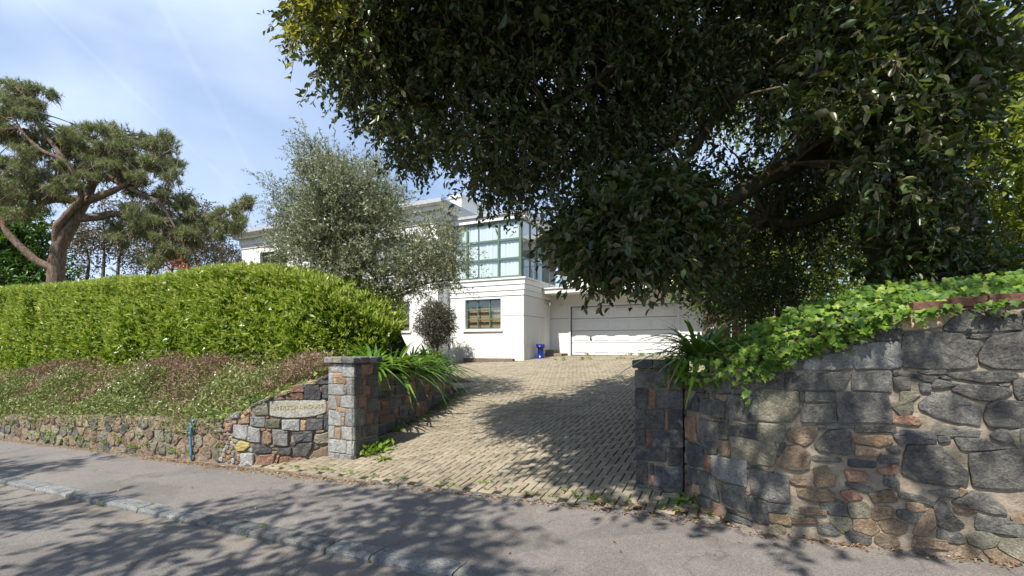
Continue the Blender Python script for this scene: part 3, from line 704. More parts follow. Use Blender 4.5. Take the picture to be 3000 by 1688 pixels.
for i in range(len(PATH_R) - 1):
    if PATH_R[i][0] < 1.77 <= PATH_R[i + 1][0]: sE = SR[i] + (1.77 - PATH_R[i][0])
for p in rubble(sE + .1, SR[-1], lambda s: 1.86 + (s - sE) * .02, lambda s: .05 + (s - sE) * K, .42, .27, .014): stone(p, fR, MS[random.choice('ggggbk')], wall_r, .02)
fillers(rubble(.05, sE + .05, lambda s: interp(fR(s, 0)[0], RTOP) - .03, lambda s: gz(fR(s, 0)[0]) - .02, .17, .095, .004), [p for _, p in RW], fR, 'ybbybg', wall_r, .003)
x = 1.14
while x < 6.9:
    z0 = interp(x + .1, RTOP) + .004; wd = .215; y = 4.57 if x < 2.5 else 4.57 - (x - 2.5) * .018
    mb = MB(); mb.box(x, x + wd - .012, y - .012 + random.uniform(-.006, .006), y + .115, z0, z0 + .068 + random.uniform(-.004, .004)); mb.build('coping_brick', M_brick, wall_r, bevel=.008); x += wd
# --- right gate pillar
def fx(y0, sgn):   # face looking towards -Y
    return lambda u, z, d=0.: (u, y0 - d, z)
def fpx(x0):       # face looking towards +X
    return lambda u, z, d=0.: (x0 + d, u, z)
def fnx(x0): return lambda u, z, d=0.: (x0 - d, -u, z)
pil_r = empty('gate_pillar', (-.83, 5.6, 0), 'dark grey granite gate pillar with strap leaves drooping over its cap', 'gate pillar', 'gate pillars')
MB().box(-1.068, -.602, 5.362, 5.85, -.15, 1.35).build('mortar_core', M_mortar_dark, pil_r)
for c, p in [
('g',[(-1.095,1.329),(-0.759,1.351),(-0.755,1.149),(-1.095,1.14)]),
('r',[(-0.75,1.298),(-0.725,1.298),(-0.725,1.141),(-0.75,1.14)]),
('g',[(-0.718,1.338),(-0.595,1.35),(-0.595,1.14),(-0.718,1.141)]),
('g',[(-1.095,1.128),(-0.956,1.128),(-0.956,0.927),(-1.095,0.919)]),
('r',[(-0.948,1.124),(-0.87,1.127),(-0.874,1.049),(-0.942,1.046)]),
('r',[(-0.936,1.038),(-0.874,1.041),(-0.878,0.929),(-0.932,0.93)]),
('g',[(-0.864,1.121),(-0.595,1.126),(-0.595,0.93),(-0.864,0.926)]),
('g',[(-1.095,0.905),(-0.784,0.917),(-0.788,0.699),(-1.091,0.686)]),
('r',[(-0.772,0.912),(-0.748,0.913),(-0.744,0.712),(-0.778,0.71)]),
('g',[(-0.736,0.91),(-0.595,0.918),(-0.595,0.716),(-0.736,0.713)]),
('g',[(-1.091,0.674),(-0.981,0.678),(-0.981,0.517),(-1.091,0.512)]),
('r',[(-0.975,0.675),(-0.921,0.679),(-0.921,0.613),(-0.975,0.608)]),
('r',[(-0.975,0.598),(-0.917,0.603),(-0.917,0.517),(-0.975,0.516)]),
('g',[(-0.909,0.676),(-0.595,0.704),(-0.595,0.523),(-0.909,0.504)]),
('g',[(-1.087,0.498),(-0.763,0.514),(-0.763,0.354),(-1.087,0.34)]),
('g',[(-0.75,0.499),(-0.595,0.51),(-0.595,0.319),(-0.744,0.316)]),
('g',[(-1.083,0.326),(-0.956,0.325),(-0.96,0.078),(-1.083,0.076)]),
('k',[(-0.936,0.311),(-0.897,0.311),(-0.897,0.202),(-0.936,0.205)]),
('r',[(-0.942,0.186),(-0.893,0.192),(-0.893,0.074),(-0.948,0.071)]),
('g',[(-0.888,0.293),(-0.595,0.303),(-0.595,0.074),(-0.889,0.071)]),
('g',[(-1.083,0.058),(-0.797,0.059),(-0.797,-0.08),(-1.083,-0.12)]),
('r',[(-0.786,0.011),(-0.714,0.021),(-0.714,-0.068),(-0.786,-0.078)]),
('g',[(-0.706,0.043),(-0.595,0.052),(-0.595,-0.051),(-0.702,-0.066)])]:
    stone([(a, min(b, 1.34)) for a, b in p], fx(5.362, 1), MS['k' if c == 'g' and random.random() < .5 else c], pil_r, .014, rough=.5)
for c, p in coursed(-5.85, -5.362, -.05, 1.34, 5): stone(p, fnx(-1.068), MS['g' if c == 'G' else c], pil_r, .014, rough=.5)
def cap(parent, x0, x1, y0, y1, z0, z1, cuts_x, cuts_y, mats):
    k = 0
    MB().box(x0 + .06, x1 - .06, y0 + .06, y1 - .06, z0, z1 - .012).build('cap_bed', M_mortar_dark, parent)
    xs = [x0] + cuts_x + [x1]; ys = [y0 + .13] + cuts_y + [y1]
    for a, b in zip(xs, xs[1:]):
        for (ya, yb) in ((y0, y0 + .13), (y1 - .13, y1)):
            mb = MB(); mb.box(a + .004, b - .004, ya, yb - .003, z0 + random.uniform(0, .006), z1 + random.uniform(-.006, .003)); mb.build('cap_stone', MS[mats[k % len(mats)]], parent, bevel=.012); k += 1
    for a, b in zip(ys, ys[1:]):
        for (xa, xb) in ((x0, x0 + .13), (x1 - .13, x1)):
            if b > y1 - .05: b = y1 - .135
            mb = MB(); mb.box(xa, xb, a + .003, b - .003, z0 + random.uniform(0, .006), z1 + random.uniform(-.006, .003)); mb.build('cap_stone', MS[mats[k % len(mats)]], parent, bevel=.012); k += 1
cap(pil_r, -1.125, -.575, 5.31, 5.9, 1.353, 1.447, [-.90, -.745], [5.6], 'kgkk')
# --- left gate pillar
pil_l = empty('gate_pillar', (-5.58, 5.7, -.15), 'grey and orange granite gate pillar next to the name stone', 'gate pillar', 'gate pillars')
LX0, LX1, LY0, LY1 = -5.83, -5.305, 5.43, 5.97
MB().box(LX0 + .012, LX1 - .012, LY0 + .012, LY1 - .012, -.3, 1.33).build('mortar_core', M_mortar_dark, pil_l)
def fit(L, u0, u1):   # stretch the recorded outlines on to the face
    a = min(p[0] for _, q in L for p in q); b = max(p[0] for _, q in L for p in q); zb = min(p[1] for _, q in L for p in q)
    return [(c, [(u0 + (p[0] - a) / (b - a) * (u1 - u0), min(p[1], 1.335)) for p in q]) for c, q in L]
for c, p in fit([
('G',[(-5.787,1.313),(-5.531,1.322),(-5.531,1.197),(-5.787,1.195)]),
('G',[(-5.523,1.318),(-5.314,1.321),(-5.314,1.128),(-5.523,1.139)]),
('G',[(-5.787,1.183),(-5.702,1.185),(-5.702,1.02),(-5.787,1.017)]),
('o',[(-5.694,1.185),(-5.536,1.185),(-5.536,1.112),(-5.694,1.107)]),
('o',[(-5.694,1.097),(-5.625,1.095),(-5.625,1.023),(-5.694,1.021)]),
('o',[(-5.616,1.101),(-5.463,1.106),(-5.468,1.022),(-5.616,1.021)]),
('G',[(-5.454,1.114),(-5.314,1.118),(-5.314,0.857),(-5.435,0.868)]),
('G',[(-5.787,1.007),(-5.498,1.013),(-5.498,0.855),(-5.787,0.846)]),
('o',[(-5.49,1.001),(-5.446,1.003),(-5.446,0.968),(-5.49,0.967)]),
('g',[(-5.487,0.957),(-5.446,0.958),(-5.446,0.863),(-5.487,0.861)]),
('G',[(-5.787,0.831),(-5.672,0.83),(-5.625,0.654),(-5.641,0.623),(-5.787,0.618)]),
('o',[(-5.663,0.831),(-5.558,0.831),(-5.578,0.671),(-5.616,0.665)]),
('G',[(-5.55,0.832),(-5.314,0.845),(-5.314,0.662),(-5.567,0.668)]),
('o',[(-5.597,0.654),(-5.473,0.649),(-5.479,0.591),(-5.597,0.588)]),
('o',[(-5.636,0.65),(-5.605,0.651),(-5.605,0.594),(-5.636,0.592)]),
('G',[(-5.787,0.608),(-5.556,0.581),(-5.556,0.377),(-5.787,0.374)]),
('G',[(-5.468,0.637),(-5.314,0.652),(-5.314,0.38),(-5.479,0.392)]),
('o',[(-5.542,0.506),(-5.49,0.509),(-5.495,0.381),(-5.547,0.377)]),
('G',[(-5.542,0.575),(-5.482,0.581),(-5.482,0.52),(-5.542,0.516)]),
('G',[(-5.787,0.362),(-5.683,0.363),(-5.689,0.176),(-5.787,0.173)]),
('o',[(-5.675,0.323),(-5.556,0.332),(-5.561,0.174),(-5.675,0.173)]),
('G',[(-5.539,0.364),(-5.314,0.368),(-5.314,0.175),(-5.528,0.169)]),
('G',[(-5.792,0.148),(-5.463,0.156),(-5.468,-0.037),(-5.792,-0.044)]),
('G',[(-5.441,0.144),(-5.314,0.159),(-5.314,-0.046),(-5.441,-0.045)]),
('G',[(-5.787,-0.058),(-5.675,-0.058),(-5.675,-0.181),(-5.787,-0.193)]),
('G',[(-5.661,-0.06),(-5.583,-0.053),(-5.583,-0.171),(-5.661,-0.179)]),
('G',[(-5.572,-0.062),(-5.314,-0.054),(-5.314,-0.167),(-5.572,-0.17)])], LX0, LX1): stone(p, fx(LY0 + .012, 1), MS[c], pil_l, .016, rough=.7)
for c, p in fit([
('g',[(5.42,1.322),(5.562,1.317),(5.562,1.127),(5.42,1.129)]),
('r',[(5.573,1.31),(5.726,1.32),(5.806,1.281),(5.785,1.187),(5.711,1.149),(5.573,1.167)]),
('g',[(5.821,1.312),(5.906,1.32),(5.906,1.16),(5.806,1.161)]),
('g',[(5.42,1.119),(5.59,1.105),(5.596,0.852),(5.42,0.858)]),
('r',[(5.599,1.119),(5.653,1.132),(5.653,0.977),(5.601,0.981)]),
('g',[(5.662,1.152),(5.906,1.15),(5.906,0.99),(5.662,0.987)]),
('r',[(5.613,0.97),(5.735,0.969),(5.735,0.846),(5.613,0.851)]),
('g',[(5.746,0.991),(5.906,0.981),(5.906,0.788),(5.746,0.797)]),
('g',[(5.42,0.846),(5.497,0.841),(5.497,0.664),(5.42,0.663)]),
('r',[(5.511,0.825),(5.676,0.799),(5.667,0.666),(5.525,0.667)]),
('r',[(5.682,0.834),(5.735,0.835),(5.735,0.783),(5.688,0.788)]),
('g',[(5.688,0.773),(5.906,0.773),(5.906,0.575),(5.688,0.58)]),
('g',[(5.42,0.653),(5.624,0.646),(5.659,0.377),(5.42,0.382)]),
('r',[(5.667,0.562),(5.815,0.558),(5.785,0.39),(5.667,0.386)]),
('r',[(5.633,0.659),(5.676,0.654),(5.667,0.583),(5.644,0.586)]),
('g',[(5.824,0.563),(5.906,0.564),(5.906,0.372),(5.8,0.377)]),
('g',[(5.42,0.37),(5.551,0.363),(5.562,0.187),(5.42,0.178)]),
('g',[(5.573,0.38),(5.906,0.358),(5.906,0.181),(5.582,0.19)]),
('g',[(5.42,0.162),(5.755,0.149),(5.746,-0.047),(5.42,-0.039)]),
('g',[(5.767,0.162),(5.906,0.166),(5.906,-0.075),(5.767,-0.043)]),
('g',[(5.42,-0.051),(5.653,-0.06),(5.906,-0.085),(5.906,-0.271),(5.42,-0.164)])], LY0, LY1): stone(p, fpx(LX1 - .012), MS[c], pil_l, .016, rough=.7)
for c, p in coursed(-LY1, -LY0, -.1, 1.33, 8): stone(p, fnx(LX0 + .012), MS[c], pil_l, .014, rough=.5)
cap(pil_l, LX0 - .05, LX1 + .05, LY0 - .05, LY1 + .05, 1.338, 1.43, [LX0 + .13, LX0 + .33], [LY0 + .3], 'GGyGgkGg')
# --- left wall: rubble along the pavement, squared stone round the name plaque
fL, SL = path_fn(PATH_L)
wall_l = empty('boundary_wall', (-10, 4.75, 0), 'low rubble wall under the bank, rising to squared stone beside the pillar', 'wall')
wall_body('mortar', fL, SL, SL[-1] - 21, SL[-1], lambda s, p: interp(p[0], WALLTOP), lambda s, p: gz(p[0]) - .2, .3, M_mortar_old, wall_l, .1, .02)
SWs = [
('k',[(24.142,1.093),(24.341,1.11),(24.341,1.003),(24.145,1.001)]),
('o',[(23.989,1.036),(24.127,1.066),(24.132,0.995),(23.992,0.997)]),
('r',[(23.77,0.977),(23.952,1.01),(23.961,0.886),(23.773,0.884)]),
('k',[(23.97,0.99),(24.182,0.99),(24.214,0.852),(24.21,0.763),(23.97,0.765)]),
('r',[(24.195,0.951),(24.229,0.95),(24.229,0.871),(24.214,0.872)]),
('k',[(24.238,0.974),(24.341,0.984),(24.341,0.77),(24.233,0.773)]),
('r',[(23.697,0.823),(23.77,0.87),(23.943,0.877),(23.952,0.765),(23.706,0.765)]),
('r',[(23.508,0.779),(23.607,0.868),(23.679,0.769),(23.517,0.765)]),
('o',[(23.634,0.84),(23.643,0.898),(23.766,0.915),(23.757,0.877),(23.697,0.847)]),
('o',[(23.401,0.801),(23.464,0.834),(23.499,0.789),(23.473,0.77),(23.419,0.771)]),
('y',[(23.224,0.622),(23.268,0.727),(23.384,0.782),(23.451,0.655),(23.446,0.539),(23.251,0.545)]),
('o',[(23.03,0.584),(23.134,0.637),(23.173,0.582),(23.069,0.526)]),
('o',[(22.951,0.4),(22.938,0.45),(23.16,0.546),(23.16,0.412)]),
('G',[(23.186,0.515),(23.403,0.508),(23.401,0.352),(23.186,0.39)]),
('y',[(23.414,0.473),(23.616,0.463),(23.607,0.331),(23.41,0.348)]),
('G',[(23.643,0.456),(23.897,0.448),(23.897,0.282),(23.647,0.301)]),
('o',[(23.915,0.438),(23.989,0.43),(23.985,0.277),(23.912,0.284)]),
('k',[(24.007,0.451),(24.244,0.448),(24.238,0.284),(24.003,0.283)]),
('k',[(24.257,0.506),(24.337,0.514),(24.337,0.271),(24.262,0.274)]),
('o',[(24.303,0.728),(24.337,0.727),(24.337,0.534),(24.307,0.544)]),
('o',[(23.416,0.521),(23.455,0.516),(23.451,0.491),(23.419,0.492)]),
('G',[(22.832,0.37),(23.129,0.387),(23.108,0.154),(22.832,0.184)]),
('G',[(23.142,0.359),(23.33,0.327),(23.33,0.12),(23.129,0.14)]),
('o',[(23.378,0.291),(23.446,0.293),(23.499,0.219),(23.49,0.113),(23.437,0.087),(23.378,0.099)]),
('G',[(23.508,0.315),(23.73,0.275),(23.733,0.049),(23.517,0.078)]),
('k',[(23.797,0.263),(24.09,0.262),(24.09,0.113),(23.824,0.104)]),
('y',[(24.127,0.206),(24.331,0.242),(24.337,0.074),(24.155,0.067),(24.108,0.108)]),
('o',[(24.145,0.27),(24.257,0.276),(24.257,0.254),(24.155,0.244)]),
('o',[(23.343,0.335),(23.407,0.325),(23.407,0.304),(23.343,0.306)]),
('o',[(23.424,0.328),(23.49,0.322),(23.49,0.297),(23.424,0.299)]),
('Y',[(22.859,0.04),(22.965,0.131),(23.147,0.103),(23.165,0.053),(23.056,-0.019),(22.912,-0.024)]),
('k',[(23.224,0.076),(23.304,0.102),(23.499,0.007),(23.49,-0.051),(23.251,-0.036)]),
('g',[(23.58,0.013),(23.77,0.028),(23.775,-0.079),(23.589,-0.08)]),
('g',[(23.806,-0.016),(23.879,0.074),(24.084,0.086),(24.071,-0.008),(23.989,-0.122),(23.806,-0.123)]),
('b',[(24.035,-0.153),(24.103,-0.052),(24.331,0.036),(24.331,-0.167),(24.062,-0.168)]),
('g',[(24.103,-0.029),(24.127,0.06),(24.188,0.017)]),
('r',[(23.242,-0.231),(23.321,-0.076),(23.539,-0.07),(23.499,-0.264)]),
('r',[(23.585,-0.268),(23.62,-0.118),(23.733,-0.095),(23.846,-0.197),(23.833,-0.28)]),
('G',[(22.983,-0.067),(23.23,-0.049),(23.23,-0.231),(22.983,-0.252)]),
('o',[(22.907,-0.083),(22.965,-0.079),(22.965,-0.185),(22.907,-0.18)]),
('r',[(23.864,-0.204),(23.873,-0.15),(23.985,-0.149),(23.985,-0.21)]),
('y',[(22.791,0.148),(22.946,0.139),(22.933,0.104),(22.805,0.094)]),
('y',[(22.462,0.375),(22.553,0.371),(22.598,0.235),(22.462,0.245)]),
('r',[(23.53,-0.226),(23.571,-0.087),(23.612,-0.089),(23.571,-0.238)]),
('r',[(22.658,0.378),(22.8,0.383),(22.776,0.268),(22.673,0.28)]),
('G',[(22.762,0.522),(22.946,0.576),(22.925,0.482),(22.762,0.467)])]
for c, p in SWs: stone(p, fL, MS[c], wall_l, .026)
sSW = min(u for _, p in SWs for u, _ in p)
def ltop(s): return interp(fL(s, 0)[0], WALLTOP)
rub = rubble(SL[-1] - 11.5, sSW + .02, lambda s: ltop(s) - .02, lambda s: gz(fL(s, 0)[0]) - .0, .27, .19, .016)
for p in rub: stone(p, fL, MS[random.choice('byyybbyqyqgb')], wall_l, .013, rough=2.6, grow=0, edge=.035)
fillers(rubble(sSW, SL[-1] - .02, lambda s: ltop(s) - .03, lambda s: gz(fL(s, 0)[0]) - .05, .1, .07, .006), [p for _, p in SWs] + [[
('p',[(23.467,0.755),(23.879,0.753),(24.281,0.752),(24.294,0.653),(24.285,0.555),(24.136,0.508),(23.989,0.489),(23.733,0.486),(23.571,0.507),(23.467,0.529)])][0][1]], fL, 'ygbGo', wall_l, .010)
for k, (s, wd) in enumerate([(SL[-1] - .02 - i * .17, .16) for i in range(7)]):   # thin coping slips that follow the slope of the top
    a, b = fL(s, 0), fL(s - wd, 0); za, zb = interp(a[0], WALLTOP), interp(b[0], WALLTOP)
    stone([(s - wd, zb - .022), (s - .005, za - .022), (s - .005, za + .014), (s - wd, zb + .014)], fL, MS['gyGyg'[k % 5]], wall_l, .03)
(_, plq), = [
('p',[(23.467,0.755),(23.879,0.753),(24.281,0.752),(24.294,0.653),(24.285,0.555),(24.136,0.508),(23.989,0.489),(23.733,0.486),(23.571,0.507),(23.467,0.529)])]
pq = stone(plq, fL, MS['p'], wall_l, .016, 'name_plaque', .04, .004); pq['label'] = 'pale granite plaque with gilded house name'
# --- planter retaining wall along the drive
fT, ST_ = path_fn(PATH_T)
wall_t = empty('planter_wall', (-6.1, 8, 0), 'curved stone planter wall behind the gate pillar, under the strap leaves', 'wall')
def ttop(s, p=None): return interp(s, [(0, 1.13), (.7, 1.11), (2, 1.02), (4.9, .84), (7, .80)])
wall_body('mortar', fT, ST_, 0, ST_[-1], ttop, lambda s, p: drive_z(*p) - .15, .3, M_mortar_dark, wall_t)
RTs = [
('b',[(0.682,1.062),(1.091,1.026),(1.091,0.845),(0.682,0.83)]),
('k',[(1.103,0.981),(1.258,0.981),(1.258,0.863),(1.103,0.866)]),
('r',[(1.109,0.846),(1.283,0.849),(1.274,0.792),(1.121,0.798)]),
('k',[(1.305,0.851),(1.697,0.871),(1.703,0.669),(1.305,0.663)]),
('r',[(1.755,0.888),(2.047,0.882),(2.079,0.658),(1.724,0.671)]),
('k',[(2.103,0.897),(2.259,0.896),(2.259,0.775),(2.103,0.784)]),
('k',[(2.173,0.763),(2.555,0.767),(2.54,0.644),(2.173,0.663)]),
('r',[(2.591,0.784),(2.843,0.795),(2.838,0.621),(2.576,0.635)]),
('r',[(2.679,0.887),(2.843,0.886),(2.843,0.823),(2.679,0.825)]),
('k',[(2.891,0.832),(3.204,0.847),(3.204,0.542),(2.908,0.554)]),
('r',[(3.244,0.754),(3.639,0.735),(3.655,0.503),(3.261,0.53)]),
('k',[(0.745,0.788),(1.274,0.744),(1.29,0.624),(0.973,0.628),(0.773,0.641)]),
('r',[(0.852,0.601),(1.1,0.594),(1.1,0.453),(0.872,0.456)]),
('k',[(1.121,0.614),(1.497,0.607),(1.497,0.449),(1.136,0.466)]),
('k',[(1.523,0.608),(1.612,0.608),(1.612,0.453),(1.523,0.455)]),
('r',[(1.636,0.632),(1.88,0.627),(1.887,0.477),(1.636,0.481)]),
('k',[(1.912,0.624),(2.235,0.619),(2.244,0.446),(1.912,0.468)]),
('k',[(2.268,0.627),(2.71,0.595),(2.721,0.422),(2.268,0.452)]),
('r',[(2.742,0.582),(3.045,0.582),(3.018,0.518),(2.763,0.527)]),
('r',[(2.089,0.427),(2.555,0.41),(2.566,0.192),(2.089,0.222)]),
('k',[(1.465,0.437),(1.758,0.436),(1.775,0.243),(1.439,0.256)]),
('k',[(1.806,0.326),(2.047,0.378),(2.047,0.209),(1.793,0.218)]),
('r',[(0.682,0.433),(0.938,0.429),(0.938,0.356),(0.682,0.363)]),
('r',[(0.787,0.332),(1.268,0.335),(1.274,0.192),(0.801,0.206)]),
('r',[(1.258,0.409),(1.394,0.407),(1.403,0.328),(1.265,0.332)]),
('r',[(1.296,0.309),(1.41,0.306),(1.41,0.239),(1.305,0.243)]),
('k',[(0.958,0.427),(1.237,0.426),(1.243,0.353),(0.958,0.373)]),
('k',[(1.022,0.169),(1.315,0.155),(1.315,-0.005),(1.022,0.01)]),
('k',[(0.716,0.167),(0.996,0.148),(1.002,-0.003),(0.745,-0.006)]),
('k',[(1.349,0.215),(1.673,0.195),(1.673,0.061),(1.349,0.062)]),
('k',[(1.697,0.17),(2.107,0.174),(2.107,0.088),(1.697,0.076)]),
('r',[(2.135,0.204),(2.356,0.189),(2.356,0.108),(2.135,0.131)]),
('r',[(2.415,0.201),(2.816,0.181),(2.789,0.102),(2.45,0.114)]),
('k',[(2.774,0.398),(3.755,0.393),(3.755,0.252),(2.795,0.21)]),
('k',[(3.068,0.489),(4.24,0.488),(4.24,0.356),(3.084,0.392)]),
('k',[(2.87,0.196),(3.693,0.246),(3.693,0.194),(2.891,0.165)]),
('r',[(3.708,0.686),(4.367,0.611),(4.324,0.527),(3.747,0.569)]),
('r',[(4.316,0.509),(4.586,0.456),(4.542,0.383),(4.342,0.391)]),
('k',[(2.103,1.023),(2.643,0.993),(2.643,0.893),(2.103,0.914)]),
('k',[(2.891,0.958),(3.655,0.934),(3.655,0.836),(2.935,0.849)]),
('k',[(3.708,0.887),(4.385,0.822),(4.367,0.638),(3.731,0.7)]),
('k',[(1.305,0.981),(1.714,0.955),(1.703,0.883),(1.305,0.863)])]
for c, p in RTs: stone([(a, min(b, ttop(a) - .006)) for a, b in p], fT, MS[c], wall_t, .016)
sT = max(u for _, p in RTs for u, _ in p)
for c, p in coursed(sT + .02, ST_[-1] - .02, .3, .79, 3): stone(p, fT, MS[c], wall_t, .016)
# gilded lettering on the plaque
cu = (min(u for u, _ in plq) + max(u for u, _ in plq)) / 2; wq = max(u for u, _ in plq) - min(u for u, _ in plq)
cz = max(z for _, z in plq)
a, b = Vector(fL(cu, cz)), Vector(fL(cu + .02, cz)); ax_ = (b - a).normalized()
fc = bpy.data.curves.new('lettering', 'FONT'); fc.body = 'MERTON HOUSE'; fc.size = .088; fc.extrude = .0016; fc.align_x = 'CENTER'; fc.align_y = 'CENTER'; fc.space_character = 1.12; fc.offset = -.001
fc.materials.append(M_gold)
lt = bpy.data.objects.new('lettering', fc); col.objects.link(lt)
pos = Vector(fL(cu + .012, cz - .105, .0225)); nrm = Vector((ax_.y, -ax_.x, 0)); rot = Matrix((ax_, Vector((0, 0, 1)), nrm)).transposed()
lt.matrix_world = Matrix.Translation(pos) @ (rot @ Matrix.Rotation(R(1.2), 3, 'Z')).to_4x4()
mwp = lt.matrix_world.copy(); lt.parent = pq; lt.matrix_world = mwp
# blue pipe against the low wall
mb = MB(); pp = [(-8.15, 4.735, gz(-8.15) - .02), (-8.155, 4.725, .0), (-8.14, 4.715, .2), (-8.13, 4.725, .345), (-8.12, 4.78, .395)]
mb.tube(smooth_path(pp, 4), .017, 10); o = mb.build('pipe', M_pipe, None, True); tag(o, 'bright blue plastic pipe standing against the low rubble wall', 'pipe')
MB().tube([(-8.131, 4.724, .33), (-8.128, 4.74, .365)], .022, 10).build('pipe_clip', M_dark, o)

# ------------------------------------------------------------------ the house
house = empty('white_house', (-12, 20, 1.0), 'white rendered two storey house with green window frames and flat roof', 'house')
def wall_cells(mb, x0, x1, z0, z1, y0, y1, holes):
    xs = sorted({x0, x1, *[h[0] for h in holes], *[h[1] for h in holes]}); zs = sorted({z0, z1, *[h[2] for h in holes], *[h[3] for h in holes]})
    xs = [v for v in xs if x0 <= v <= x1]; zs = [v for v in zs if z0 <= v <= z1]
    for a, b in zip(xs, xs[1:]):
        for c, d in zip(zs, zs[1:]):
            if not any(h[0] <= a and b <= h[1] and h[2] <= c and d <= h[3] for h in holes): mb.box(a, b, y0, y1, c, d)
def window(x0, x1, z0, z1, y, nx_, nz_, fw=.055, xs=None, zs=None, name='window'):
    """frame as the part, panes as its sub-parts"""
    xs = xs or list(np.linspace(x0, x1, nx_ + 1)); zs = zs or list(np.linspace(z0, z1, nz_ + 1))
    mb = MB()
    for i, xx in enumerate(xs):
        h = fw * (.8 if 0 < i < len(xs) - 1 else 1)
        a, b = (xx, xx + h) if i == 0 else ((xx - h, xx) if i == len(xs) - 1 else (xx - h / 2, xx + h / 2)); mb.box(a, b, y, y + .07, z0, z1)
    for i, zz in enumerate(zs):
        h = fw * (.8 if 0 < i < len(zs) - 1 else .9)
        a, b = (zz, zz + h) if i == 0 else ((zz - h, zz) if i == len(zs) - 1 else (zz - h / 2, zz + h / 2)); mb.box(x0 + fw * .5, x1 - fw * .5, y + .006, y + .064, a, b)
    fr_ = mb.build(name, M_green, house)
    for a, b in zip(xs, xs[1:]):
        for c, d in zip(zs, zs[1:]):
            p = MB(); p.box(a + .02, b - .02, y + .03, y + .038, c + .015, d - .015); p.build('pane', M_glass, fr_)
    return fr_
# main block
H1 = (-24.05, -21.9, 4.7, 6.74); H2 = (-16.2, -13.6, 4.9, 6.7); H3 = (-16.2, -13.8, 2.3, 3.65); H4 = (-23.8, -21.9, 2.3, 3.65); H5 = (-20.2, -18.0, 4.9, 6.7)
mb = MB(); wall_cells(mb, -25.6, -12.24, .6, 7.05, 17.6, 17.85, [H1, H2, H3, H4, H5])
mb.box(-25.6, -25.35, 17.85, 27, .6, 7.05); mb.box(-12.49, -12.24, 17.85, 27, .6, 7.05); mb.box(-25.35, -12.49, 26.75, 27, .6, 7.05); mb.box(-25.35, -12.49, 17.85, 26.75, 4.0, 4.25)
mb.build('main_wall', M_white, house)
MB().box(-25.64, -12.2, 17.56, 27.04, 7.055, 7.235).build('frieze_band', M_white, house)
MB().box(-25.69, -12.15, 17.51, 27.09, 7.24, 7.585).build('frieze_band', M_white, house)
MB().box(-25.62, -12.22, 17.58, 27.02, 7.03, 7.06).build('frieze_groove', M_groove, house)
rf = MB().box(-25.95, -11.93, 17.27, 27.3, 7.59, 7.79).build('roof', M_soffit, house)
MB().box(-26.2, -11.7, 17.05, 27.5, 7.80, 7.97).build('roof_edge', M_fascia, rf)
mb = MB(); mb.add([(-25.95, 17.27, 7.72), (-11.93, 17.27, 7.72), (-11.72, 17.07, 7.798), (-26.18, 17.07, 7.798)], [(0, 1, 2, 3)]); mb.add([(-11.93, 17.27, 7.72), (-11.93, 27.3, 7.72), (-11.72, 27.5, 7.798), (-11.72, 17.07, 7.798)], [(0, 1, 2, 3)]); mb.build('coved_soffit', M_soffit, rf)
for xx in (-24.2, -22.3, -20.1, -18, -16.2, -14.1, -12.5): MB().box(xx, xx + .012, 17.045, 17.06, 7.795, 7.975).build('edge_joint', M_soffit, rf)
for h in (H1, H2, H3, H4, H5):
    window(*h, 17.72, 3, 3); MB().box(h[0] - .1, h[1] + .1, 17.53, 17.72, h[2] - .09, h[2] - .004).build('window_sill', M_white, house)
    if h[2] < 4:
        bl = MB()
        for k in range(30):
            zz = h[2] + .04 + k * (h[3] - h[2] - .08) / 30; bl.add([(h[0] + .05, 17.9, zz), (h[1] - .05, 17.9, zz), (h[1] - .05, 17.925, zz + .034), (h[0] + .05, 17.925, zz + .034)], [(0, 1, 2, 3)])
        tag(bl.build('slatted_blind', M_wood, house), kind='stuff')
    else:
        bl = MB(); n = int((h[1] - h[0]) / .1)
        for k in range(n):
            xx = h[0] + .06 + k * .1; bl.add([(xx, 18.0, h[2]), (xx + .085, 18.03, h[2]), (xx + .085, 18.03, h[3]), (xx, 18.0, h[3])], [(0, 1, 2, 3)])
        if h is not H1: tag(bl.build('strip_blind', M_blind, house), kind='stuff')
MB().box(-20.6, -15.5, 18.7, 24.5, 7.98, 8.72).build('roof_tower', M_white, house)
MB().box(-20.8, -15.3, 18.5, 24.7, 8.725, 8.86).build('tower_roof', M_fascia, house)
# bay
BX0, BX1, BY0, BY1 = -12.235, -8.444, 18.44, 20.82
LW = (-11.345, -9.538, 2.35, 3.67)
mb = MB(); wall_cells(mb, BX0, BX1, 1.55, 2.9, BY0, BY0 + .25, [LW]); wall_cells(mb, BX0, BX1, 2.925, 3.78, BY0, BY0 + .25, [LW]); mb.build('bay_wall', M_white, house)
mb = MB(); mb.box(BX1 - .25, BX1, BY0 + .25, BY1, 1.55, 2.9); mb.box(BX1 - .25, BX1, BY0 + .25, BY1, 2.925, 3.78); mb.build('bay_side_wall', M_whited, house)
MB().box(BX0, LW[0], BY0 + .03, BY0 + .2, 2.9, 2.925).build('wall_groove', M_groove, house); MB().box(LW[1], BX1 - .03, BY0 + .03, BY0 + .2, 2.9, 2.925).build('wall_groove', M_groove, house); MB().box(BX1 - .2, BX1 - .03, BY0 + .2, BY1, 2.9, 2.925).build('wall_groove', M_groove, house)
mb = MB(); mb.box(BX0, BX1 + .03, BY0 - .03, BY0 + .25, .6, 1.548); mb.box(BX1 - .25, BX1 + .03, BY0 + .25, BY1, .6, 1.548); mb.build('plinth', M_whited, house)
for k, (z0, z1, p) in enumerate([(3.785, 3.995, .03), (4.005, 4.235, .06), (4.245, 4.46, .09)]):
    MB().box(BX0, BX1 + p, BY0 - p, BY1 + 1.6, z0, z1).build('moulded_band', M_white, house)
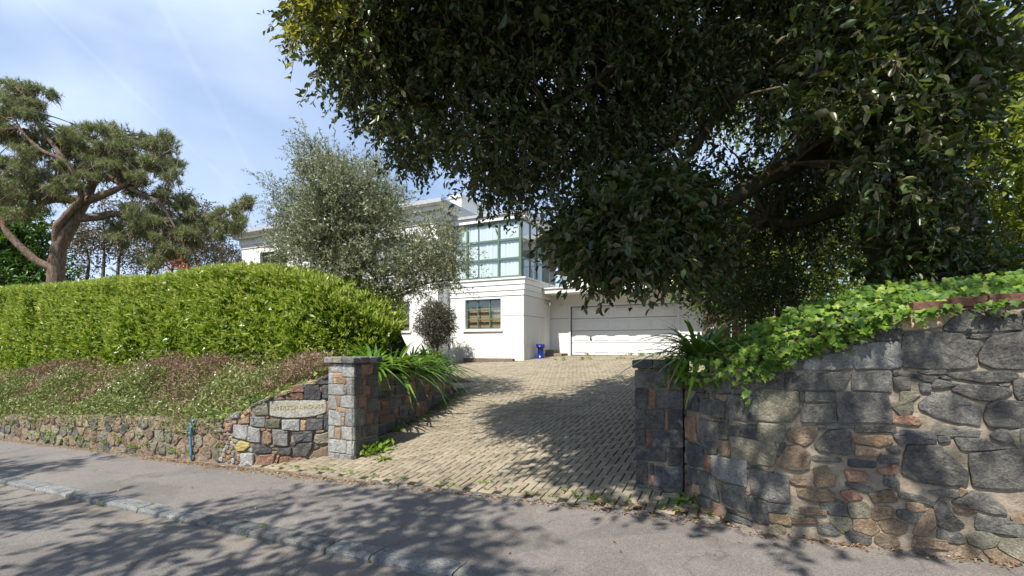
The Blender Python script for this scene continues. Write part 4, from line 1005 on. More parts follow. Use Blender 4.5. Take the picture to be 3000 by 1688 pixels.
MB().box(BX0, BX1 + .012, BY0 - .012, BY1 + 1.5, 3.77, 4.47).build('band_groove', M_groove, house)
MB().box(BX0, BX1 + .14, BY0 - .14, BY1 + 1.5, 4.465, 4.537).build('ledge', M_white, house)
window(*LW, BY0 + .11, 3, 3, .06)
MB().box(LW[0] - .09, LW[1] + .1, BY0 - .07, BY0 + .11, 2.24, 2.345).build('window_sill', M_white, house)
bl = MB()
for k in range(17):
    zz = LW[2] + .03 + k * (LW[3] - LW[2] - .06) / 17; sk = .012 * math.sin(k * .9)
    if k in (14, 16): continue
    bl.add([(LW[0] + .06, BY0 + .27, zz + sk), (LW[1] - .06, BY0 + .27, zz - sk), (LW[1] - .06, BY0 + .285, zz - sk + .068), (LW[0] + .06, BY0 + .285, zz + sk + .068)], [(0, 1, 2, 3)])
tag(bl.build('slatted_blind', M_wood, house), kind='stuff')
for xx in (-10.7, -9.98): MB().tube([(xx, BY0 + .105, 2.87), (xx + .03, BY0 + .09, 2.98)], .012, 6).build('window_catch', M_fascia, house)
gl = window(-12.0, -8.56, 4.54, 7.03, BY0 + .0, 3, 3, .11, [-12.0, -11.24, -9.65, -8.56], [4.54, 5.38, 6.2, 7.03], 'bay_window')
# glazed side of the bay
mb = MB()
for yy in (19.25, 20.02, 20.76): mb.box(-8.55, -8.48, yy, yy + .06, 4.54, 7.03)
for zz in (4.54, 5.35, 6.17, 6.97): mb.box(-8.545, -8.485, 18.52, 20.8, zz, zz + .05)
sg = mb.build('side_window', M_green, house)
for a, b in ((18.52, 19.25), (19.31, 20.02), (20.08, 20.76)):
    for c, d in ((4.59, 5.35), (5.4, 6.17), (6.22, 6.97)): MB().box(-8.52, -8.512, a, b, c, d).build('pane', M_glass, sg)
bl = MB()
for k in range(36):
    xx = -11.9 + k * .09 + random.uniform(-.006, .006)
    if k == 13: continue
    tw = random.uniform(.005, .06); bl.add([(xx, BY0 + .085, 4.6), (xx + .083, BY0 + .085 + tw, 4.6), (xx + .083, BY0 + .085 + tw, 6.97), (xx, BY0 + .085, 6.97)], [(0, 1, 2, 3)])
tag(bl.build('strip_blind', M_blind, house), kind='stuff')
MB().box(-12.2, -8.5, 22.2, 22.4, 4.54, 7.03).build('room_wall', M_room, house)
brf = MB().box(BX0, -8.36, BY0 - .08, 22.4, 7.05, 7.26).build('bay_roof', M_white, house)
MB().box(BX0, -8.28, BY0 - .16, 22.5, 7.265, 7.38).build('roof_edge', M_fascia, brf)
# chimney
ch = MB().box(-13.85, -13.15, 21.0, 23.6, 7.0, 9.28).build('chimney', M_whited, house)
MB().box(-13.92, -13.08, 20.93, 23.67, 9.285, 9.42).build('chimney_cap', M_whited, ch)
MB().lathe((-14.25, 21.4, 7.98), [(.3, 0), (.3, .8), (.28, 1.1), (.2, 1.28), (.05, 1.36), (.01, 1.37)], 16).build('clay_cowl', M_clay, ch, True)
# side entrance between bay and garage, on the face that looks right
ent = MB().box(-8.7, -8.52, 20.82, 21.64, .6, 3.76).build('entrance_wall', M_whited, house)
MB().box(-8.53, -8.49, 20.93, 21.5, 1.42, 3.5).build('door', M_doorw, house)
mb = MB(); mb.box(-8.53, -8.46, 20.86, 20.93, 1.4, 3.57); mb.box(-8.53, -8.46, 21.5, 21.57, 1.4, 3.57); mb.box(-8.53, -8.46, 20.93, 21.5, 3.5, 3.57); mb.build('door_frame', M_doorw, house)
# garage
GY = 21.65; GL, GR, GB, GT = -7.453, -2.617, 1.17, 3.47
mb = MB(); wall_cells(mb, -8.5, -1.65, .6, 2.9, GY, GY + .3, [(GL, GR, .5, GT)]); wall_cells(mb, -8.5, -1.65, 2.925, 4.0, GY, GY + .3, [(GL, GR, .5, GT)])
mb.box(-1.95, -1.65, GY + .3, 27, .6, 4.0); mb.build('garage_wall', M_white, house)
MB().box(-8.5, GL, GY + .03, GY + .2, 2.895, 2.93).build('wall_groove', M_groove, house); MB().box(GR, -1.67, GY + .03, GY + .2, 2.895, 2.93).build('wall_groove', M_groove, house)
mb = MB(); mb.box(-8.48, GL - .09, GY - .03, GY, .6, 1.6); mb.build('plinth', M_white, house)
mb = MB(); mb.box(GL - .09, GL, GY - .035, GY + .13, 1.0, GT + .08); mb.box(GR, GR + .09, GY - .035, GY + .13, 1.0, GT + .08); mb.box(GL, GR, GY - .035, GY + .13, GT, GT + .08); mb.build('garage_door_frame', M_doorw, house)
gd = MB().box(GL, GR, GY + .16, GY + .2, GB, GT).build('garage_door', M_groove, house)
hs = (GT - GB) / 4
for r in range(4):
    z0 = GB + r * hs
    MB().box(GL + .004, GR - .004, GY + .12, GY + .16, z0 + .014, z0 + hs - .014).build('door_section', M_doorw, gd, bevel=.006)
    for k in range(5):
        pw = (GR - GL) / 5; x0 = GL + k * pw + .14; x1 = GL + (k + 1) * pw - .14; za, zb = z0 + .11, z0 + hs - .11; y = GY + .12
        m2 = MB()
        def ring(x0, x1, z0, z1, wd, yo, yi):
            o = [(x0, yo, z0), (x1, yo, z0), (x1, yo, z1), (x0, yo, z1)]; i = [(x0 + wd, yi, z0 + wd), (x1 - wd, yi, z0 + wd), (x1 - wd, yi, z1 - wd), (x0 + wd, yi, z1 - wd)]
            m2.add(o + i, [(0, 1, 5, 4), (1, 2, 6, 5), (2, 3, 7, 6), (3, 0, 4, 7)]); return i
        i1 = ring(x0, x1, za, zb, .022, y - .0005, y - .022); m2.add(i1, [(0, 1, 2, 3)])
        b2 = .085; i2 = ring(x0 + b2, x1 - b2, za + b2, zb - b2, .02, y - .0225, y - .036); m2.add(i2, [(0, 1, 2, 3)])
        m2.build('door_panel', M_doorw, gd)
mb = MB(); mb.box(-6.53, -6.47, GY + .09, GY + .12, 1.93, 2.06); mb.box(-6.55, -6.46, GY + .05, GY + .09, 1.96, 1.985); mb.box(-6.53, -6.45, GY + .09, GY + .12, 1.86, 1.91); mb.build('door_handle', M_dark, gd)
MB().box(GL, GR, GY + .1, GY + .2, GB - .05, GB - .006).build('door_seal', M_dark, gd)
# flat roof over the garage front, storey behind
sl = MB().box(-8.33, -1.35, 20.36, 23.0, 4.005, 4.2).build('garage_roof', M_white, house)
MB().box(-8.33, -1.3, 20.3, 23.0, 4.205, 4.26).build('roof_edge', M_soffit, sl)
H6 = (-7.9, -5.2, 4.9, 6.6)
mb = MB(); wall_cells(mb, -8.4, -1.65, 4.265, 7.0, 22.7, 22.95, [H6]); mb.box(-1.9, -1.65, 22.95, 27, 4.265, 7.0); mb.build('upper_wall', M_white, house)
window(*H6, 22.8, 4, 2); MB().box(-8.35, -1.3, 22.3, 27.3, 7.005, 7.25).build('upper_roof', M_soffit, house)
rl = MB()
for k in range(6): rl.box(-8.1 + k * 1.3, -8.06 + k * 1.3, 20.45, 20.49, 4.26, 5.15)
rl.box(-8.1, -1.4, 20.45, 20.49, 5.15, 5.19); rail = rl.build('balcony_rail', M_fascia, house)
for k in range(5): MB().box(-8.05 + k * 1.3, -6.82 + k * 1.3, 20.46, 20.47, 4.3, 5.1).build('pane', M_glass, rail)
lm = MB().box(-8.02, -7.86, GY - .16, GY - .06, 3.52, 3.62).box(-7.96, -7.92, GY - .08, GY, 3.6, 3.68).build('flood_light', M_doorw, house)
MB().box(-8.0, -7.88, GY - .165, GY - .161, 3.535, 3.605).build('lamp_glass', M_glass, lm)
MB().box(-8.5, -7.58, 20.75, 21.6, 1.0, 1.26).build('door_step', M_mortar_dark, house, bevel=.02)
MB().box(-8.5, -8.02, 20.85, 21.55, 1.26, 1.42).build('door_step', M_mortar_dark, house, bevel=.02)
mb = MB(); mb.box(-11.3, -8.85, 18.2, 18.41, .8, 1.07); mb.build('plinth_kerb', M_mortar_dark, house, bevel=.02)
# blue castle pot by the wall
pot = empty('garden_ornament', (-8.13, 19.55, 1.0), 'cobalt blue glazed chess rook ornament beside the house wall', 'ornament')
pz = drive_z(-8.13, 19.55) - .01
b_ = MB(); b_.lathe((-8.13, 19.55, pz), [(.2, 0), (.2, .05), (.17, .09), (.135, .14), (.125, .3), (.12, .42), (.14, .47), (.2, .5), (.205, .56), (.15, .57), (.01, .55)], 20); b_.build('body', M_blue, pot, True)
for k in range(6):
    a = k * math.pi / 3; cx_, cy_ = -8.13 + .17 * math.cos(a), 19.55 + .17 * math.sin(a); m2 = MB(); ux, uy = -math.sin(a), math.cos(a); rx, ry = math.cos(a), math.sin(a)
    V = [(cx_ + ux * s * .045 + rx * t * .03, cy_ + uy * s * .045 + ry * t * .03, pz + z) for z in (.558, .64) for s, t in ((-1, -1), (1, -1), (1, 1), (-1, 1))]
    m2.add(V, [(0, 1, 2, 3), (4, 7, 6, 5), (0, 4, 5, 1), (1, 5, 6, 2), (2, 6, 7, 3), (3, 7, 4, 0)]); m2.build('battlement', M_blue, pot)
for r in range(7):
    for k in range(9):
        a = 2 * math.pi * (k + .5 * (r % 2)) / 9; rr = .128; c = Vector((-8.13 + rr * math.cos(a), 19.55 + rr * math.sin(a), pz + .16 + r * .04))
        if r * 9 + k == 0: knob = MB()
        knob.lathe((c.x, c.y, c.z - .012), [(.016, 0), (.02, .012), (.014, .024)], 6)
tag(knob.build('raised_pattern', M_blue, pot), kind='stuff')
# timber fence right of the garage
fe = empty('timber_fence', (-1.4, 20.6, 1.2), 'dark weathered timber fence panel at the end of the garage', 'fence')
MB().box(-1.5, -1.34, 20.4, 20.55, 1.0, 3.3).build('post', M_post, fe, bevel=.01); MB().box(-1.12, -.98, 20.5, 20.62, 1.0, 3.5).build('post', M_post, fe, bevel=.01)
for k in range(8): MB().box(-1.34 if k < 2 else -.98 + (k - 2) * .5, -1.12 if k < 2 else -.5 + (k - 2) * .5, 20.58 + .02 * (k % 2), 20.62 + .02 * (k % 2), 1.0 if k != 1 else 2.35, 2.3 if k == 0 else 3.3).build('board', M_post, fe)

# ------------------------------------------------------------------ vegetation helpers
def unit(a): return a / (np.linalg.norm(a, axis=-1, keepdims=True) + 1e-9)
def rdir(n): return unit(rng.normal(size=(n, 3)))
T6 = np.array([(0, 0, 0), (-1, .33, .10), (-.78, .68, .08), (0, 1, -.10), (.78, .68, .08), (1, .33, .10)], float); F6 = np.array([(0, 3, 2, 1), (0, 5, 4, 3)])
T4 = np.array([(0, 0, 0), (-1, .42, .09), (0, 1, -.06), (1, .42, .09)], float); F4 = np.array([(0, 3, 2, 1)])
F4f = np.array([(0, 2, 1), (0, 3, 2)])
def leaf_geo(C, A, N, length, width, tmpl=T6, faces=F6):
    n = len(C); A = unit(A); Z = unit(N - A * (N * A).sum(1, keepdims=True)); X = np.cross(A, Z)
    length = np.broadcast_to(length, (n,)); width = np.broadcast_to(width, (n,))
    t = tmpl
    V = C[:, None, :] + X[:, None, :] * (t[None, :, 0, None] * (width * .5)[:, None, None]) + A[:, None, :] * (t[None, :, 1, None] * length[:, None, None]) + Z[:, None, :] * (t[None, :, 2, None] * length[:, None, None])
    F = faces[None] + (np.arange(n) * len(t))[:, None, None]
    return V.reshape(-1, 3), F.reshape(-1, faces.shape[1])
def join(parts):
    V = []; F = []; b = 0
    for v, f in parts: V.append(v); F.append(f + b); b += len(v)
    return np.concatenate(V), np.concatenate(F)
def foliage(name, geo, mat, parent=None, kind='stuff'):
    o = link(name, npmesh(name, geo[0], geo[1], mat), parent)
    return tag(o, kind=kind) if parent is not None else o
def ball(n, shell=0.):
    r = (shell + (1 - shell) * rng.random(n)) ** (1 / 3); return rdir(n) * r[:, None]
def twigs(cl, per, tl, nleaf, ll, lw, droop=.35, up=.6, squash=.8, tmpl=T6, faces=F6, spread=.8, twig_r=.005):
    """clusters of leafy twigs; returns leaf geometry and twig geometry"""
    cl = np.asarray(cl, float); idx = np.repeat(np.arange(len(cl)), np.maximum(1, (per * (cl[:, 3] / cl[:, 3].mean()) ** 2).astype(int)))
    off = ball(len(idx)) * np.array([1, 1, squash]); base = cl[idx, :3] + off * cl[idx, 3:4]
    d = unit(off * .7 + rdir(len(idx)) * .55 + np.array([0, 0, -droop])); tlen = tl * rng.uniform(.6, 1.3, len(idx))
    ti = np.repeat(np.arange(len(idx)), nleaf); u = np.tile((np.arange(nleaf) + .6) / nleaf, len(idx)) + rng.uniform(-.04, .04, len(idx) * nleaf)
    sag = np.array([0, 0, -1.]) * (u ** 2 * .25)[:, None] * tlen[ti][:, None]
    C = base[ti] + d[ti] * (u * tlen[ti])[:, None] + sag
    A = unit(d[ti] * .55 + rdir(len(ti)) * spread + np.array([0, 0, -droop * .5])); N = rdir(len(ti)) * (1 - up) + np.array([0, 0, up])
    s = rng.uniform(.45, 1.25, len(ti))
    lg = leaf_geo(C, A, N, ll * s, lw * s * rng.uniform(.8, 1.15, len(ti)), tmpl, faces)
    # twig: a thin three-cornered strip
    k = len(base); X = unit(np.cross(d, rdir(k))); e = base + d * tlen[:, None] + np.array([0, 0, -.25]) * tlen[:, None]
    V = np.stack([base - X * twig_r, base + X * twig_r, e + X * twig_r * .4, e - X * twig_r * .4], 1).reshape(-1, 3)
    F = np.arange(4 * k).reshape(-1, 4)
    return lg, (V, F), base
def limb(mb, pts, r0, r1, n=8, k=4, rough=.06):
    P = smooth_path(pts, k); mb.tube(P, lerp_list([r0, r1], len(P)), n, True, rough); return P
def connect(mb, skel, bases, r=.018, sub=1, n=5):
    """thin branches from the nearest skeleton point out to each foliage cluster"""
    S = np.array([tuple(p) for p in skel])
    for b in bases[::sub]:
        b = np.asarray(b[:3]); dd = np.linalg.norm(S - b, axis=1) + .4 * np.maximum(0, b[2] - S[:, 2]) * 0; a = S[np.argmin(dd)]; L_ = np.linalg.norm(b - a)
        mid = (a + b) / 2 + np.array([random.uniform(-.12, .12), random.uniform(-.12, .12), .14]) * L_
        q = a * .3 + mid * .7 + np.array([random.uniform(-.05, .05)] * 3) * L_
        mb.tube(smooth_path([a, q, mid * .4 + b * .6, b], 3), lerp_list([r * (.6 + .5 * min(2, L_)), r * .3], 10), n, False)

# ------------------------------------------------------------------ evergreen oak over the gate
oak = empty('oak_tree', (1.986,7.756,2.402), 'huge dark evergreen oak overhanging the drive from behind the garden wall', 'tree')
OT = [(2.092,8.03,2.113), (1.979,7.863,2.548), (1.83,7.679,3.012), (1.607,7.459,3.546), (1.46,7.332,3.997), (1.429,7.261,4.44), (1.542,7.317,5.03), (1.684,7.497,5.946), (1.82,7.786,7.198)]
tb = MB(); Pt = smooth_path(OT, 4); tb.tube(Pt, lerp_list([.62, .50, .44, .36, .32, .29, .26, .22, .16], len(Pt)), 14, True, .07)
limb(tb, [(2.186,7.631,2.08), (2.319,7.751,2.679), (2.377,7.835,3.16), (2.146,7.722,3.631), (1.761,7.535,3.974)], .30, .22, 12)
tb.build('trunk', M_oakbark, oak, True)
LB = [
 ([(1.479,7.341,3.976), (0.974,7.039,4.061), (0.548,6.72,3.812), (0.099,6.39,3.53), (-0.262,6.103,3.216), (-0.575,5.839,3.069)], .17, .05),
 ([(1.607,7.459,3.546), (1.302,7.533,3.478), (0.99,7.715,3.392), (0.608,7.973,3.369), (0.311,8.162,3.523)], .13, .05),
 ([(1.429,7.261,4.483), (0.936,7.021,5.03), (0.436,6.666,4.91), (-0.01,6.337,4.69), (-0.334,6.068,4.256), (-0.54,5.856,3.855), (-0.703,5.665,3.505)], .13, .035),
 ([(1.58,7.335,4.272), (2.003,7.208,4.292), (2.131,6.936,4.595), (2.093,6.584,5.15), (2.013,6.211,5.508)], .15, .07),
 ([(1.485,7.289,4.778), (0.898,7.003,5.62), (0.066,6.708,6.031), (-1.126,6.349,6.002), (-2.395,5.953,5.961), (-3.571,5.268,5.803), (-4.364,4.547,5.646)], .16, .03),
 ([(0.066,6.708,6.031), (-0.957,6.654,5.413), (-1.834,6.449,4.825), (-2.47,6.139,4.259), (-2.849,5.842,3.708)], .07, .02),
 ([(0.436,6.666,4.91), (-0.298,6.085,5.176), (-1.154,5.445,4.817), (-1.813,5.013,4.303), (-2.367,4.853,3.891)], .06, .015),
 ([(-1.126,6.349,6.002), (-2.63,5.393,5.303), (-3.533,4.841,4.778), (-3.846,4.577,4.144)], .05, .012),
 ([(2.07,7.018,4.354), (2.327,6.921,4.438), (2.495,6.78,4.454), (2.703,6.659,4.425)], .04, .015),
 ([(1.684,7.497,5.946), (0.725,6.139,6.295), (-0.234,4.781,6.107), (-0.909,3.673,5.866)], .14, .05),
 ([(1.761,7.535,6.374), (1.594,6.118,6.448), (1.295,4.971,6.375)], .14, .05)]
skel = list(Pt[6:])
for pts, r0, r1 in LB:
    lb = MB(); Pn = limb(lb, pts, r0, r1, 9, 4, .08); lb.build('branch', M_oakbark, oak, True); skel += Pn[2:]
CA = [(-3.35,5.75,6.29,0.31),(-1.44,5.23,4.8,0.38),(-2.15,5.04,3.65,0.34),(-5.12,5.29,6,0.33),(-1.32,6.05,4.41,0.39),(-4.48,4.1,5.85,0.41),(-2.53,5.98,5.67,0.37),(-1.92,6.63,3.98,0.35),(-5.02,5.19,5.55,0.32),(-1.56,7.08,5.52,0.45),(-1.81,5.05,4.02,0.41),(-2.29,4.72,3.97,0.37),(-3.61,4.17,5.46,0.42),(-4.36,4.62,5.6,0.44),(-3.4,6.47,4.13,0.32),(-3.81,4.5,5.41,0.38),(-1.1,5.26,5,0.37),(-3.32,6.5,5.27,0.41),(-1.96,6.49,4.79,0.31),(-2.33,4.9,4.77,0.4),(-4.49,4.11,5.83,0.33),(-2.53,4.55,5.53,0.32),(-3.94,3.93,4.77,0.44),(-1.06,5.89,5.68,0.36),(-3.25,6.28,6.69,0.46),(-1.87,5.08,4.53,0.32),(-3.4,6.16,6.17,0.33),(-0.56,6.41,5.52,0.33),(-1.53,5.11,4.79,0.3),(-3.72,5.67,6,0.45),(-2.72,6.88,3.96,0.45),(-2.62,5.06,5.43,0.33),(-4.57,5.76,5,0.43),(-2.31,6.61,4.8,0.31),(-2.32,6.59,6.41,0.35),(-1.34,5.17,5.35,0.46),(-1.05,7.56,5.39,0.37),(-3.5,5.52,5.9,0.34),(-2.88,6.61,6.76,0.36),(-2.56,6.75,5.15,0.37),(0.13,7.01,5.95,0.42),(-1.57,6.29,5.54,0.39),(0.03,7.17,6.29,0.34),(-2.04,6.48,5.16,0.37),(-1.99,7.12,5.57,0.41),(-2.14,5.33,5.87,0.31),(-2.29,5.5,4.74,0.33),(-2.68,4.53,3.83,0.39),(-3.95,3.96,5.04,0.42),(-3.45,5.13,6,0.45),(0.23,6.27,5.22,0.45),(-1.25,5.39,3.95,0.31),(-0.55,5.7,4.66,0.45),(-1.52,5.31,5.21,0.33),(-4.75,4.23,5.61,0.35),(-0.15,6.94,5.62,0.33),(-1.58,6.18,5.9,0.45),(-0.95,6.17,5.07,0.31),(-4.91,5.2,6.7,0.34),(-4.81,5.5,6.82,0.44),(-0.7,6.04,5.28,0.35),(-2.19,5.81,5.95,0.34),(-2.78,5.66,5.05,0.33),(-1.85,6.49,4.34,0.41),(0.22,7.18,6.13,0.38),(-1.61,6.53,4.7,0.41),(-1.45,5.24,4.04,0.42),(-3.38,4.79,5.91,0.42),(-4.67,5.9,4.66,0.38),(-2.95,6.02,5.26,0.42),(-0.97,5.5,4.1,0.32),(-5.31,4.84,5.93,0.41),(-0.73,6.69,5.64,0.37),(-2.49,6.76,6.78,0.33),(-5.15,5.61,5.42,0.32),(-4.17,4.53,5.21,0.43),(-3.34,6.6,5.95,0.39),(-2.69,5.15,4.91,0.31),(-3.71,5.23,5.71,0.33),(-0.8,5.52,5,0.45),(-4.3,4.53,4.87,0.35),(-3.22,5.18,4.67,0.33),(-4.92,5.6,6.48,0.38),(-3.82,4.14,5.31,0.35),(-4.39,4.28,5.43,0.39),(-1.68,5.79,5.14,0.31),(-3.63,5.11,5.21,0.45),(-0.82,5.7,5.06,0.34),(-1.24,5.73,4.96,0.4),(-4.18,6.01,4.87,0.34),(-4.17,5.61,6.22,0.35),(-2.93,6.68,4.91,0.32),(-3.14,6.64,6.57,0.32),(-4.88,4.37,6.16,0.44),(-3.62,6.31,6.61,0.42),(-2.58,4.53,5.23,0.34),(-4.44,5.63,5.84,0.43),(-2.4,5.77,6.33,0.36),(-2.67,4.49,4.96,0.42),(-4.41,5.98,5.6,0.45),(-2.68,5.53,5.64,0.38),(-3.52,5.98,5.77,0.31),(-1.85,7.28,6.17,0.44),(-1.93,5.94,4.27,0.34),(-2.69,6.13,4.78,0.42),(-3.24,5.12,4.62,0.42),(-3.69,4.59,5.39,0.32),(-3.02,4.78,5.66,0.46),(-2.53,6.46,6.12,0.45),(-2.57,5.03,5.62,0.34),(-1.13,5.73,4.2,0.3),(-2.81,4.87,4.11,0.35),(-4.81,4.79,5.36,0.4),(-5.12,4.99,6.32,0.37),(-4.01,6.16,6.2,0.35),(-1.45,6.1,5.3,0.44),(-2.57,5.66,3.75,0.33),(-4.45,4.89,5.67,0.45),(-4.36,5.73,5.71,0.43),(-4.01,4.81,5.7,0.38),(-2.52,5.16,5.74,0.42),(0.41,7.45,6.32,0.39),(-1.04,6.31,5.46,0.39),(-2.42,5.7,4.42,0.37),(-1.86,5.19,5.59,0.37),(0.28,8.32,6.65,0.38),(-1.78,7.08,5.14,0.32),(0.29,7.49,5.94,0.46),(-1.27,5.93,4.27,0.3),(0.72,6.69,5.68,0.4),(-3.99,5.28,4.81,0.33),(-0.95,5.65,4.61,0.45),(-3.21,4.45,5.43,0.4),(-1.08,7.55,5.69,0.42),(-2.2,4.85,5.14,0.42),(-4.05,5.05,4.64,0.4),(0.21,6.65,5.69,0.35),(-2.42,5.89,4.09,0.34),(-3.59,6.25,6.38,0.4),(-1.26,7.4,6.95,0.32),(-0.32,7.08,6.47,0.36),(-3.35,4.24,5.43,0.44),(-2.95,4.59,5.57,0.42),(-3.9,4.92,5.43,0.3),(-3.92,5.63,5.95,0.36),(-3.06,5.61,4.37,0.33),(0.63,8.1,6.76,0.33),(-3.93,4.72,4.81,0.43),(-0.49,5.82,4.52,0.4),(-1.03,6.27,5.29,0.36),(0.87,8.38,6.89,0.3),(-4.56,5.77,6.28,0.38),(-2.53,5.12,3.58,0.37),(-1.89,6.71,4.41,0.4),(-2.64,4.88,5.04,0.43),(-3.74,5.24,5.54,0.33),(-3.67,6.38,6.65,0.42),(-3.51,4.34,4.14,0.33),(-1.92,5.98,4.52,0.32),(-1.33,6.95,5.57,0.45),(-2.65,6.33,5.01,0.37),(-4.35,5.82,4.64,0.42),(-2.38,6.16,5.73,0.32),(-2.7,6.21,4.28,0.4),(-3.63,5.13,5.15,0.4),(-2.97,6.61,4.85,0.33),(-1.67,6.22,4.31,0.4),(-3.82,4.88,4.29,0.42),(-2.92,4.39,4.66,0.37),(-2.38,5.49,4.21,0.34),(-4.46,5.91,4.62,0.38),(-1.77,7.28,6.51,0.36),(-2.94,4.66,4.4,0.43),(-2.72,5.11,3.7,0.36),(-3.27,4.65,4.81,0.3),(-0.37,6.2,5.29,0.35),(-2.2,6.27,5.36,0.41),(-3.23,4.56,5.63,0.34),(-0.03,6.15,4.98,0.44),(0.09,8.01,6.6,0.4),(0.43,7.69,6.2,0.38),(-0.31,7.8,5.64,0.39),(-3.14,4.6,5.27,0.38),(-2.21,6.82,5.26,0.3),(-1.37,7.4,4.83,0.35),(-0.07,6.82,5.77,0.37),(-1.93,6.08,5.69,0.46),(-3.51,5.63,4.85,0.43),(-1.32,7.07,4.77,0.45),(-1.23,6.72,4.74,0.41),(-1.15,5.74,4.13,0.41),(-1.93,5.09,3.8,0.33),(-3.15,6.17,4.21,0.39),(-3.54,5.09,5.48,0.35),(-2.8,6.7,4.97,0.31),(-2.69,6.05,6.44,0.33),(-4.52,5.47,6.82,0.41),(-0.57,7.79,5.62,0.34),(-0.4,7.7,6.56,0.38),(-1.01,6.24,5.08,0.43),(-3.64,6.4,5.15,0.43),(-1.22,6.24,5.47,0.44),(-2.91,5.84,4.5,0.44),(0.15,5.86,4.94,0.34),(-2.77,6.43,5.04,0.44),(-1.63,7.07,6.17,0.43),(-1.41,5.59,3.79,0.42),(-2.01,5.43,5.51,0.42),(-0.06,7.17,5.92,0.44),(-3.66,4.44,5.44,0.41),(-2.81,5.4,4.66,0.38),(-5.16,5.71,7.22,0.36),(-1.29,6.43,5.48,0.3),(-1.63,6.9,6.11,0.37),(-3.09,6.62,6.88,0.34),(-1.74,7.28,5,0.41),(-2.38,5.02,4.71,0.45),(-5.49,4.95,6.47,0.45),(-0.75,6.87,5.72,0.42),(-4.3,4.32,5.18,0.32),(-1.89,5.45,5.6,0.32),(0.74,7.24,6.01,0.32),(-3.04,5.47,3.95,0.4),(-3.75,4.09,5.18,0.41),(-1.79,7.05,6.65,0.34),(-2.36,5.3,5.68,0.43),(-3.09,5.48,5.99,0.35),(0.99,8.67,6.93,0.31),(-3.08,4.78,5.29,0.36),(-2.53,4.56,5.31,0.43),(-1.73,6.01,5.85,0.45),(-3.42,4.46,4.35,0.33),(-4.29,5.43,4.84,0.43),(-1.17,5.38,5.24,0.42),(-2.19,4.85,3.87,0.43)]
CB = [(-1.46,5.74,2.69,0.3),(-1.01,4.72,2.88,0.33),(-1.06,5.38,3.05,0.3),(-0.96,5.71,3.11,0.25),(-0.92,4.76,3.17,0.29),(-1.83,5.55,3.07,0.26),(-0.82,4.88,2.61,0.34),(-1.5,5.91,3.36,0.34),(-0.82,5.49,3.26,0.25),(-0.99,4.56,2.85,0.26),(-1.44,5.03,3,0.35),(-1.11,4.87,3.22,0.25),(-1.53,5.03,2.75,0.31),(-0.8,5.14,3.02,0.27),(-1.47,4.93,2.99,0.31),(-0.88,5.05,2.98,0.36),(-1.25,4.66,2.58,0.25),(-0.61,5.5,2.69,0.33),(-0.58,5.55,2.94,0.36),(-0.99,5.83,3.3,0.34),(-0.84,5.35,3.2,0.29),(-1.48,5.7,2.77,0.3),(-0.98,5.18,2.76,0.28),(-0.99,6.11,3.48,0.32),(-1.4,5.17,3.04,0.26),(-1.63,5.22,2.92,0.28),(-1.18,4.44,2.62,0.28),(-0.47,5.89,3,0.26),(-0.97,4.98,2.89,0.32),(-0.74,4.75,2.5,0.24),(-0.61,5.9,3.41,0.28),(-0.88,5.33,3.24,0.29),(-1.06,4.91,2.8,0.25),(-1.56,5.85,3.09,0.3),(-0.95,5.22,3.17,0.25),(-1.24,5.03,2.71,0.36),(-1.26,5.34,2.86,0.28),(-1.19,4.61,2.7,0.31),(-1.2,4.92,2.97,0.25),(-0.74,5.34,3.22,0.32),(-0.76,6.05,3.59,0.28),(-1.54,5.4,3.23,0.28),(-0.57,5.2,2.54,0.25),(-0.46,5.54,2.86,0.25),(-0.7,5.52,3.16,0.35),(-1.64,5.82,3.18,0.32),(-0.84,4.7,3.18,0.28),(-0.61,4.9,2.96,0.28),(-0.99,4.81,3.09,0.25),(-0.96,4.85,3.01,0.31),(-1.73,5.57,2.99,0.35),(-1.17,4.84,2.52,0.24),(-1.01,5.88,3,0.32),(-1.22,4.55,2.78,0.32),(-0.42,5.51,2.64,0.27),(-0.74,5.35,3.01,0.28),(-1.25,5.78,2.94,0.35),(-0.87,5.54,3.38,0.35),(-1.01,5.01,2.78,0.28),(-1.2,5.36,3.04,0.29),(-1.49,5.21,3.1,0.27),(-1.02,5.77,2.85,0.25),(-0.64,6.07,2.92,0.25),(-1.42,5.9,2.87,0.33),(-0.99,5.67,3.44,0.29),(-0.48,5.43,2.77,0.3),(-0.87,5.17,3.15,0.24),(-0.78,4.66,3.06,0.3),(-0.78,5.9,3.46,0.33),(-0.98,5.11,2.82,0.31),(-1.14,5.4,3.16,0.28),(-0.73,6.22,3.16,0.28),(-0.82,5.74,3.27,0.28),(-1.36,5.34,3.11,0.27),(-0.99,5.45,2.96,0.32),(-0.92,5.79,3.41,0.27),(-0.73,5.95,2.78,0.28),(-0.74,5.25,2.64,0.36),(-1.33,4.51,2.57,0.24),(-1.29,5.15,2.63,0.28),(-0.87,6.02,3.36,0.25),(-1.04,6.03,3.37,0.35),(-0.76,5.06,3.31,0.27),(-1.66,5.19,2.84,0.29)]
